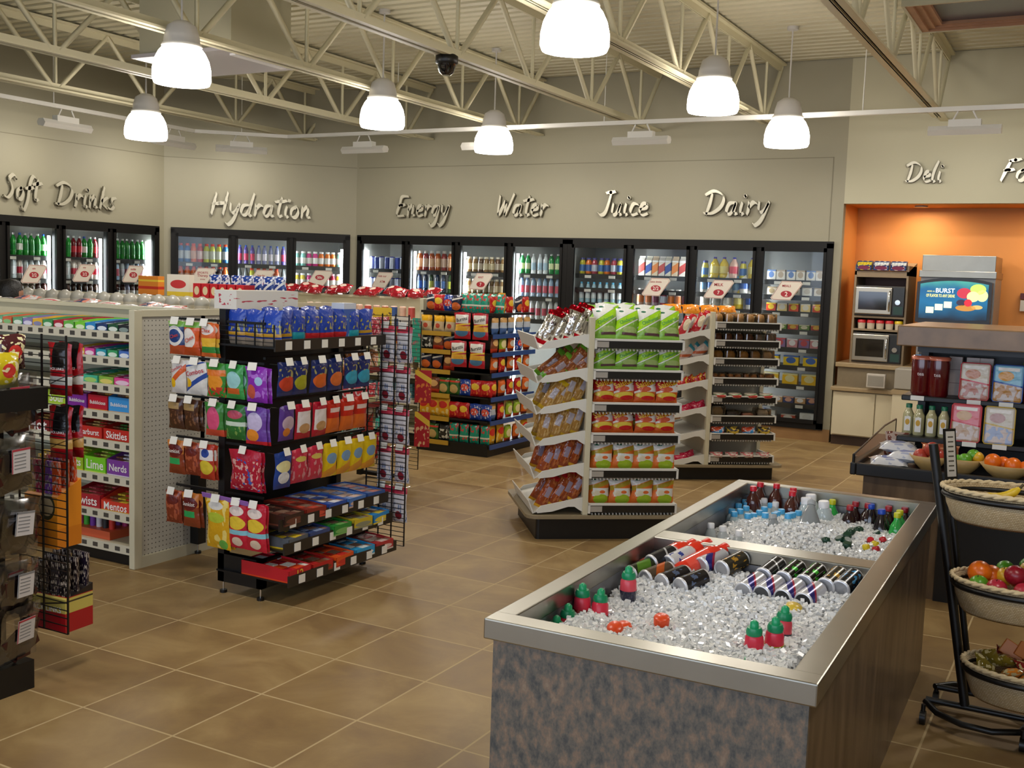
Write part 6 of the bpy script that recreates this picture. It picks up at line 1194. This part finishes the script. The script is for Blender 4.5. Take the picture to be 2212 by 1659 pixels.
for x, l in ((.38, 'left'), (.47, 'middle'), (.54, 'right')): inst('cup_stack', MB().box(-.035, .035, 0, .07, 0, .22, mat('pink_white_boxes', '#cdb8ac', .4, noise=.1), .003).box(-.036, .036, -.001, .071, .07, .073, flat('#8a6a60')).box(-.036, .036, -.001, .071, .145, .148, flat('#8a6a60')).mesh('cup_stack'), FI.w(x, .64, 1.02), (0, 0, 0), l+' pale stack of boxes behind the tea jugs', 'box', 'pale stacks under the canopy')
def traym(base, top, food, line):
    mb = MB(); m = wrap('tray_'+base[1:]+top[1:]+food[1:], food, [('n', 5, .5, 0, .5, '#c8b8b0'), ('b', .5, 1.1, -.12, base), ('b', .47, .51, -.12, line), ('r', .15, .85, .84, .93, '#e8e4dc'), ('e', .42, .7, .26, .13, top)], .18, .2)
    mb.box(-.075, .075, 0, .03, 0, .2, m, .012); e = MB().tube([(.074*sx, .0, z) for sx, z in ((-1, .012), (-1, .19), (-.9, .2), (.9, .2), (1, .19), (1, .012), (.9, .0), (-.9, 0))], .003, flat(line), n=5, closed=True)
    return mb.mesh('lunch_tray'), e.mesh('rim')
for x, y, z, a, l in ((.5, .47, 1.02, ('#d8d0c0', '#c88a6a', '#b87a6a', '#c83440'), 'cream and red lunch tray on upper shelf of island'), (.665, .47, 1.02, ('#8ac0d8', '#d89a3c', '#b8823c', '#2c58a8'), 'light blue lunch tray on upper shelf of island'), (.48, .38, .80, ('#d8707a', '#c8a070', '#b89878', '#c8303c'), 'pink red lunch tray on lower shelf of island'), (.645, .38, .80, ('#d0c8b8', '#b8908a', '#9aa8c8', '#c8a83c'), 'cream lunch tray with blue window on lower shelf')):
    k = traym(a[0], a[1], a[2], a[3]); inst('lunch_tray', k[0], FI.w(x, y, z), (-.12, 0, 0), l, 'food tray', 'lunch trays on the island', parts=(('rim', k[1]),))
def lemon(lab):
    mb = MB().lathe([(.026, 0), (.03, .008), (.03, .085), (.03, .11), (.018, .135), (.014, .15)], mat('lemonade_glass', '#b0aa80', .1, coat=1), 16).box(-.016, .016, -.0315, -.0305, .02, .1, flat('#e4e2dc')).prism([(math.cos(k*PI/8)*.012, .07+math.sin(k*PI/8)*.017) for k in range(16)], -.0325, -.0316, flat(lab), 'y')
    return mb.mesh('lemonade_bottle'), MB().lathe([(.017, .148), (.017, .168), (.015, .17)], col('#14684a'), 14).mesh('cap')
l1, l2 = lemon('#c89a20'), lemon('#6a8a3c')
for i, x in enumerate((.17, .23, .295, .36)): inst('lemonade_bottle', l1[0], FI.w(x, .5-.03*(i > 0), .80), (0, 0, 0), f"pale lemonade bottle with yellow label, {ORD[i]} from the left on island", 'bottle', 'lemonade bottles on the island', parts=(('cap', l1[1]),))
for i, x in enumerate((.8, .87)): inst('lemonade_bottle', l2[0], FI.w(x, .44, .80), (0, 0, 0), f"pale bottle with green label, {['left','right'][i]} one at the frame edge", 'bottle', 'limeade bottles on the island', parts=(('cap', l2[1]),))
def bowl(x, y, r, l):
    inst('serving_bowl', MB().lathe([(r*.4, 0), (r*.7, .03), (r, .075), (r*.96, .075), (r*.66, .035), (.001, .01)], mat('wood_bowl', '#b8965c', .5, noise=.15), 28, sy=.8).mesh('serving_bowl'), FI.w(x, y, .656), (0, 0, 0), l, 'bowl', 'fruit bowls on the island tray')
bowl(.33, .2, .1, 'tan bowl of peaches beside the bread'); bowl(.5, .22, .1, 'tan bowl of green apples under the lunch trays'); bowl(.71, .16, .13, 'wide tan bowl of oranges'); bowl(1.1, .25, .11, 'tan bowl at the right frame edge')
gi = 'fruit in the island bowls'
for nm, k, x, y, z, l in (('peach', 'man', .3, .2, .685, 'red peach, left in the peach bowl'), ('peach', 'man', .36, .21, .69, 'red peach, right in the peach bowl'), ('peach', 'man', .33, .18, .73, 'red peach on top of the peach bowl'), ('apple', 'green', .46, .2, .69, 'green apple at left of the apple bowl'), ('apple', 'green', .51, .18, .7, 'green apple in the middle of the apple bowl'), ('apple', 'green', .54, .25, .72, 'green apple at the back of the apple bowl'), ('apple', 'yel', .57, .23, .71, 'yellow green apple at right of the apple bowl'),
                       ('orange', 'orange', .65, .16, .70, 'orange on the left of the orange bowl'), ('orange', 'orange', .73, .14, .69, 'orange on the right of the orange bowl'), ('orange', 'orange', .69, .2, .68, 'orange at the back of the orange bowl'), ('orange', 'orange', .79, .17, .675, 'orange low at the bowl rim'), ('lime', 'lime', 1.06, .25, .7, 'lime in the bowl at the right frame edge')):
    p = FI.w(x, y, z); put(nm, k, p[0], p[1], z, l, gi)
for i, (x, y, z, r) in enumerate(((.14, .14, .665, .2), (.2, .18, .7, -.2), (.16, .25, .735, .1))):
    k = bg('white bread bag', '#c8c8cc', [('n', 4, .6, 0, 1, '#9aa0b8'), ('e', .5, .5, .2, .2, '#7a80a8')], .2, .14, .06, rough=.15, name='bread_bag', cat='bread bag'); inst(k[0], k[1], FI.w(x, y, z), (-1.45, 0, r), f"white bagged loaf, {['lowest','middle','topmost'][i]} in the pile on the tray", 'bread bag', 'white bread bags on the island')
inst('bread_bag', bg('bagel bag', '#a8948a', [('n', 4, .55, 0, 1, '#6a3a30'), ('e', .5, .3, .3, .2, '#b8543c')], .13, .15, .06, rough=.15, name='bread_bag')[1], FI.w(.12, .45, .66), (0, 0, 0), 'clear bag with red label standing behind the white loaves', 'bread bag')
inst('foil_pack', bg('copper foil pack', '#b86a4a', [('n', 5, .55, 0, 1, '#e0a080')], .2, .1, .05, rough=.12, metal=.4, name='foil_pack')[1], FI.w(.36, .34, .68), (-.3, 0, 0), 'copper foil pack behind the peach bowl', 'snack pack')
sg = MB().box(-.03, .03, -.002, .002, 0, .19, M_black).box(-.02, .022, -.004, -.002, .01, .18, flat('#cfc8bc'))
for q in range(8): sg.box(-.013, .013, -.0045, -.004, .03+.018*q, .035+.018*q, flat('#4a4438'))
inst('menu_card', sg.mesh('menu_card'), (-.45, 4.3, .9), (-.15, 0, .9), 'narrow black framed card at the top of the fruit stand', 'sign')
# ================================================================ counter, microwaves, drink machine
M_ctr = mat('tan_counter', '#a08a66', .35, noise=.1, nscale=25); M_cab = mat('cream_cabinet', '#cdc2a4', .45)
t = thing('base_cabinet', 'cream base cabinet with dark plinth at the left of orange recess', 'cabinet', (-2.36, 11.2, 0))
MB().box(0, .95, .03, .85, .1, .56, M_cab).build('body', t); MB().box(0, .95, .06, .85, 0, .1, mat('dark_plinth', '#3c281a', .5)).build('plinth', t)
for i in range(2): MB().box(.01+.42*i, .42+.42*i, .01, .03, .11, .55, M_cab, .004).build('door', t)
MB().box(-.02, .95, -.02, .85, .56, .60, M_ctr, .006).build('worktop', t)
MB().box(.02, .95, .08, .85, .60, .80, mat('grey_riser', '#7a6c54', .5, noise=.1)).build('riser', t); MB().box(.0, .95, .05, .85, .80, .845, M_ctr, .006).build('raised_shelf', t)
inst('card_dispenser', MB().box(-.09, .09, 0, .06, 0, .14, mat('light_grey_box', '#b8b0a4', .4), .006).box(-.075, .075, -.003, 0, .02, .12, flat('#8a8478')).mesh('card_dispenser'), (-1.93, 11.12, .62), (0, 0, 0), 'pale framed dispenser on the worktop below the microwaves', 'dispenser')
inst('counter_block', MB().box(-.12, .12, 0, .3, 0, .2, mat('grey_block', '#9a9488', .5), .01).mesh('counter_block'), (-1.6, 10.9, .645), (0, 0, 0), 'grey box end showing left of the island canopy', 'box')
inst('side_cabinet', MB().box(-.12, .25, 0, .3, 0, .6, M_cab, .004).box(-.13, .26, -.01, .3, .6, .64, M_ctr).mesh('side_cabinet'), (-1.6, 10.85, 0), (0, 0, 0), 'cream cabinet end standing forward of the base cabinet', 'cabinet')
t = thing('microwave_tower', 'brown open tower holding two microwaves', 'shelf unit', (-2.23, 11.28, 0))
TW = mat('tower_laminate', '#8a7456', .45, noise=.12, nscale=18); w_ = .52
mb = MB().box(0, .02, 0, .5, .845, 1.84, TW).box(w_-.02, w_, 0, .5, .845, 1.84, TW).box(.02, w_-.02, .48, .5, .845, 1.8, mat('tower_back', '#6a3a20', .5)); mb.build('sides', t)
for z in (.86, 1.2, 1.33, 1.74): MB().box(.02, w_-.02, 0, .48, z-.02, z, TW).build('shelf', t)
MB().prism([(0, 1.74), (.5, 1.74), (.5, 1.88), (.0, 1.78)], 0, w_, TW, 'x').build('top', t)
def microwave(z, l):
    m = thing('microwave_oven', l, 'microwave', (-1.97, 11.27, z)); ms = mat('microwave_steel', '#b0a898', .3, metal=.9)
    MB().box(-.235, .235, 0, .4, 0, .3, mat('microwave_case', '#35302a', .4), .004).build('case', m)
    d = MB().box(-.235, .12, -.03, 0, .015, .285, ms, .008).build('door', m)
    MB().box(-.2, .075, -.034, -.03, .06, .24, mat('microwave_window', '#120f0d', .08, coat=1)).build('window', d)
    MB().tube([(.1, -.035, .05), (.1, -.06, .08), (.1, -.06, .22), (.1, -.035, .25)], .008, M_chrome, n=8).build('handle', d)
    MB().box(.13, .235, -.02, 0, .015, .285, mat('control_panel', '#1c1c1a', .3)).box(.14, .225, -.022, -.02, .02, .1, flat('#1c3c34')).build('control_panel', m)
    MB().cyl((.18, -.045, .14), (.18, -.02, .14), .025, M_chrome, n=20).build('dial', m)
microwave(1.335, 'upper stainless microwave in the brown tower'); microwave(.862, 'lower stainless microwave in the brown tower')
for i in range(3): inst('napkin_box', carton('napkin_box', .15, .08, .1, wrap('napk%d' % (i > 0), '#24386c', [('n', 4, .58, 0, 1, '#d8d4c8' if i else '#d8c83c'), ('e', .5, .3, .4, .25, '#7a2c4a')], .4, 0), cut=.3, top=['#d8dcdc' if i else '#d8c02c']), (-2.14+.165*i, 11.25, 1.79), (.15, 0, 0), ['blue and yellow box, left one atop the microwave tower', 'navy box with white cards, middle one atop the tower', 'navy box with white cards, right one atop the tower'][i], 'box', 'boxes on the microwave tower')
for i in range(5): inst('condiment_tub', MB().lathe([(.035, 0), (.04, .06)], mat('tub_clear', '#c8b8a0', .3), 14).mesh('condiment_tub'), (-2.14+.09*i, 11.33, 1.2), (0, 0, 0), f"{'yellow' if i == 4 else 'red'} lidded tub, {ORD[i]} from the left between the microwaves", 'tub', 'lidded tubs', parts=(('lid', MB().lathe([(.042, .06), (.042, .085), (.036, .09)], col('#d8b81c' if i == 4 else '#c01c24'), 14).mesh('lid')),))
t = thing('drink_machine', 'stainless soda fountain with curved lit picture front', 'drink machine', (-1.25, 11.2, 0))
MB().box(-.335, .335, .02, .7, .85, 1.75, mat('machine_grey', '#8a8680', .4, metal=.5)).build('body', t); MB().box(-.33, .33, .0, .7, 1.78, 1.95, M_steel, .004).box(-.35, .345, -.02, .7, 1.735, 1.8, M_steel, .004).build('top_hood', t)
def arc(x, z0, k): return z0+k*(1-(x/.34)**2)
P = [(-.35, 1.3)]+[(x, arc(x, 1.3, -.02)) for x in (-.2, 0, .2)]+[(.32, 1.3)]+[(x, arc(x, 1.69, .045)) for x in [.32-.067*i for i in range(11)]]
MB().prism(P, -.09, .02, mat('bezel_black', '#141210', .3), 'y').build('bezel', t)
def scr():
    m = bpy.data.materials.new('lit_picture'); m.use_nodes = True; nt = m.node_tree; b = nt.nodes['Principled BSDF']; L = nt.links.new
    tc = nt.nodes.new('ShaderNodeTexCoord'); sp = nt.nodes.new('ShaderNodeSeparateXYZ'); L(tc.outputs['Generated'], sp.inputs[0]); r = nt.nodes.new('ShaderNodeValToRGB'); e = r.color_ramp.elements
    e[0].position = 0; e[0].color = lin('#16283a'); e[1].position = 1; e[1].color = lin('#54b8a8'); q = e.new(.45); q.color = lin('#1c78a8'); q = e.new(.75); q.color = lin('#1c6a9c')
    n = nt.nodes.new('ShaderNodeTexNoise'); n.inputs['Scale'].default_value = 3; L(tc.outputs['Generated'], n.inputs['Vector']); a = nt.nodes.new('ShaderNodeMath'); a.operation = 'MULTIPLY_ADD'; a.inputs[1].default_value = .3; a.inputs[2].default_value = -.15; L(n.outputs['Fac'], a.inputs[0]); c = nt.nodes.new('ShaderNodeMath'); L(a.outputs[0], c.inputs[0]); L(sp.outputs[2], c.inputs[1])
    L(c.outputs[0], r.inputs[0]); L(r.outputs[0], b.inputs['Emission Color']); b.inputs['Emission Strength'].default_value = 1.0; b.inputs['Base Color'].default_value = (0, 0, 0, 1); return m
def em(c): return mat('lit_'+c[1:], c, .4, emit=1.1)
P2 = [(-.32, 1.34), (0, 1.325), (.29, 1.34)]+[(x, arc(x, 1.665, .04)) for x in [.29-.061*i for i in range(11)]]
mb = MB().prism(P2, -.096, -.09, scr(), 'y')
def disc(x, z, rx, rz, c, y=-.099): mb.prism([(x+rx*math.cos(k*PI/10), z+rz*math.sin(k*PI/10)) for k in range(20)], y, -.096, em(c), 'y')
disc(.2, 1.63, .07, .05, '#a8d858'); disc(.24, 1.57, .05, .055, '#d8e890'); disc(.08, 1.59, .065, .05, '#a82c3c'); disc(.16, 1.56, .055, .05, '#e8e890', -.1); disc(.12, 1.5, .035, .035, '#b82030', -.101); disc(.06, 1.5, .045, .03, '#2c2438'); disc(.1, 1.45, .09, .03, '#a87430'); disc(.2, 1.46, .05, .02, '#c8a060')
for k, (x, z) in enumerate(((-.22, 1.42), (-.14, 1.45), (-.06, 1.475))): mb.box(x-.035, x+.035, -.1, -.096, z-.03, z+.03, em('#dce8b8'))
mb.text('BURST', -.09, 1.61, .17, em('#f4f8f8'), -.101).text('ADD A', -.22, 1.6, .07, em('#e8e07a'), -.101, 0, .8).text('OF FLAVOR TO ANY DRINK', -.13, 1.56, .26, em('#e8e07a'), -.101, 0, 2)
mb.build('lit_panel', t)
MB().box(-.3, .3, -.02, .02, .9, 1.28, mat('machine_front', '#3a3836', .4)).build('nozzle_panel', t)
inst('drink_counter', MB().box(-.6, 1.6, 0, .8, .1, .8, M_cab).box(-.62, 1.6, -.03, .8, .8, .85, M_ctr, .005).box(-.6, 1.6, .05, .8, 0, .1, mat('dark_plinth')).mesh('drink_counter'), (-.75, 11.22, 0), (0, 0, 0), 'counter under the soda fountain behind the island', 'counter')
inst('wall_box', MB().box(-.06, .1, -.04, 0, 0, .06, flat('#5a1c18')).box(-.055, .1, -.04, 0, -.12, -.01, flat('#c8c0b4')).mesh('wall_box'), (-.68, 12.04, 1.55), (0, 0, 0), 'small red and white box on the orange wall at frame edge', 'box')

# ================================================================ shopper behind the candy gondola
def person_mesh():
    ob = bpy.data.objects.new('tmp', bpy.data.meshes.new('tmp'))
    V = [(0, 0, .88), (0, 0, 1.05), (0, 0, 1.2), (0, .01, 1.26), (0, 0, 1.3), (-.09, 0, .8), (-.1, .01, .46), (-.1, 0, .08), (-.11, -.1, .035), (.09, 0, .8), (.1, -.02, .46), (.1, 0, .08), (.11, -.1, .035),
        (-.16, 0, 1.17), (-.21, -.02, .96), (-.18, -.16, .83), (-.17, -.22, .8), (.16, 0, 1.17), (.21, -.02, .96), (.18, -.16, .83), (.17, -.22, .8)]
    Ed = [(0, 1), (1, 2), (2, 3), (3, 4), (0, 5), (5, 6), (6, 7), (7, 8), (0, 9), (9, 10), (10, 11), (11, 12), (2, 13), (13, 14), (14, 15), (15, 16), (2, 17), (17, 18), (18, 19), (19, 20)]
    R = [(.14, .11), (.13, .1), (.13, .09), (.05, .05), (.045, .045), (.085, .085), (.055, .055), (.035, .04), (.035, .03), (.085, .085), (.055, .055), (.035, .04), (.035, .03), (.055, .055), (.04, .04), (.028, .028), (.02, .03), (.055, .055), (.04, .04), (.028, .028), (.02, .03)]
    ob.data.from_pydata(V, Ed, []); COL.objects.link(ob); ob.modifiers.new('skin', 'SKIN')
    sv = ob.data.skin_vertices[0].data
    for i, r in enumerate(R): sv[i].radius = r
    sv[0].use_root = True
    s = ob.modifiers.new('sub', 'SUBSURF'); s.levels = 2; s.render_levels = 2
    me = bpy.data.meshes.new_from_object(ob.evaluated_get(bpy.context.evaluated_depsgraph_get())); bpy.data.objects.remove(ob)
    me.materials.clear(); me.materials.append(mat('dark_jacket', '#1c1e26', .7)); return me
pm = person_mesh()
hd = MB().lathe([(.001, 1.27), (.04, 1.28), (.06, 1.31), (.075, 1.36), (.075, 1.41), (.06, 1.46), (.001, 1.485)], mat('skin_tone', '#9a6a50', .5), 18).lathe([(.006, 1.355), (.012, 1.36), (.006, 1.385)], mat('skin_tone'), 8, c=(0, -.08, 0))
hr = MB().lathe([(.06, 1.27), (.08, 1.3), (.09, 1.37), (.09, 1.43), (.07, 1.485), (.001, 1.505)], mat('black_hair', '#0d0a09', .5, bump=.4, bscale=90), 20, c=(0, .018, 0))
inst('person', pm, (-6.93, 5.12, .0), (0, 0, 2.2), 'dark haired person in a dark jacket behind the candy gondola', 'person', parts=(('head', hd.mesh('head')), ('hair', hr.mesh('hair'))), scale=(.975, .975, .975))
print('BADLABELS', len(BAD), BAD[:12])
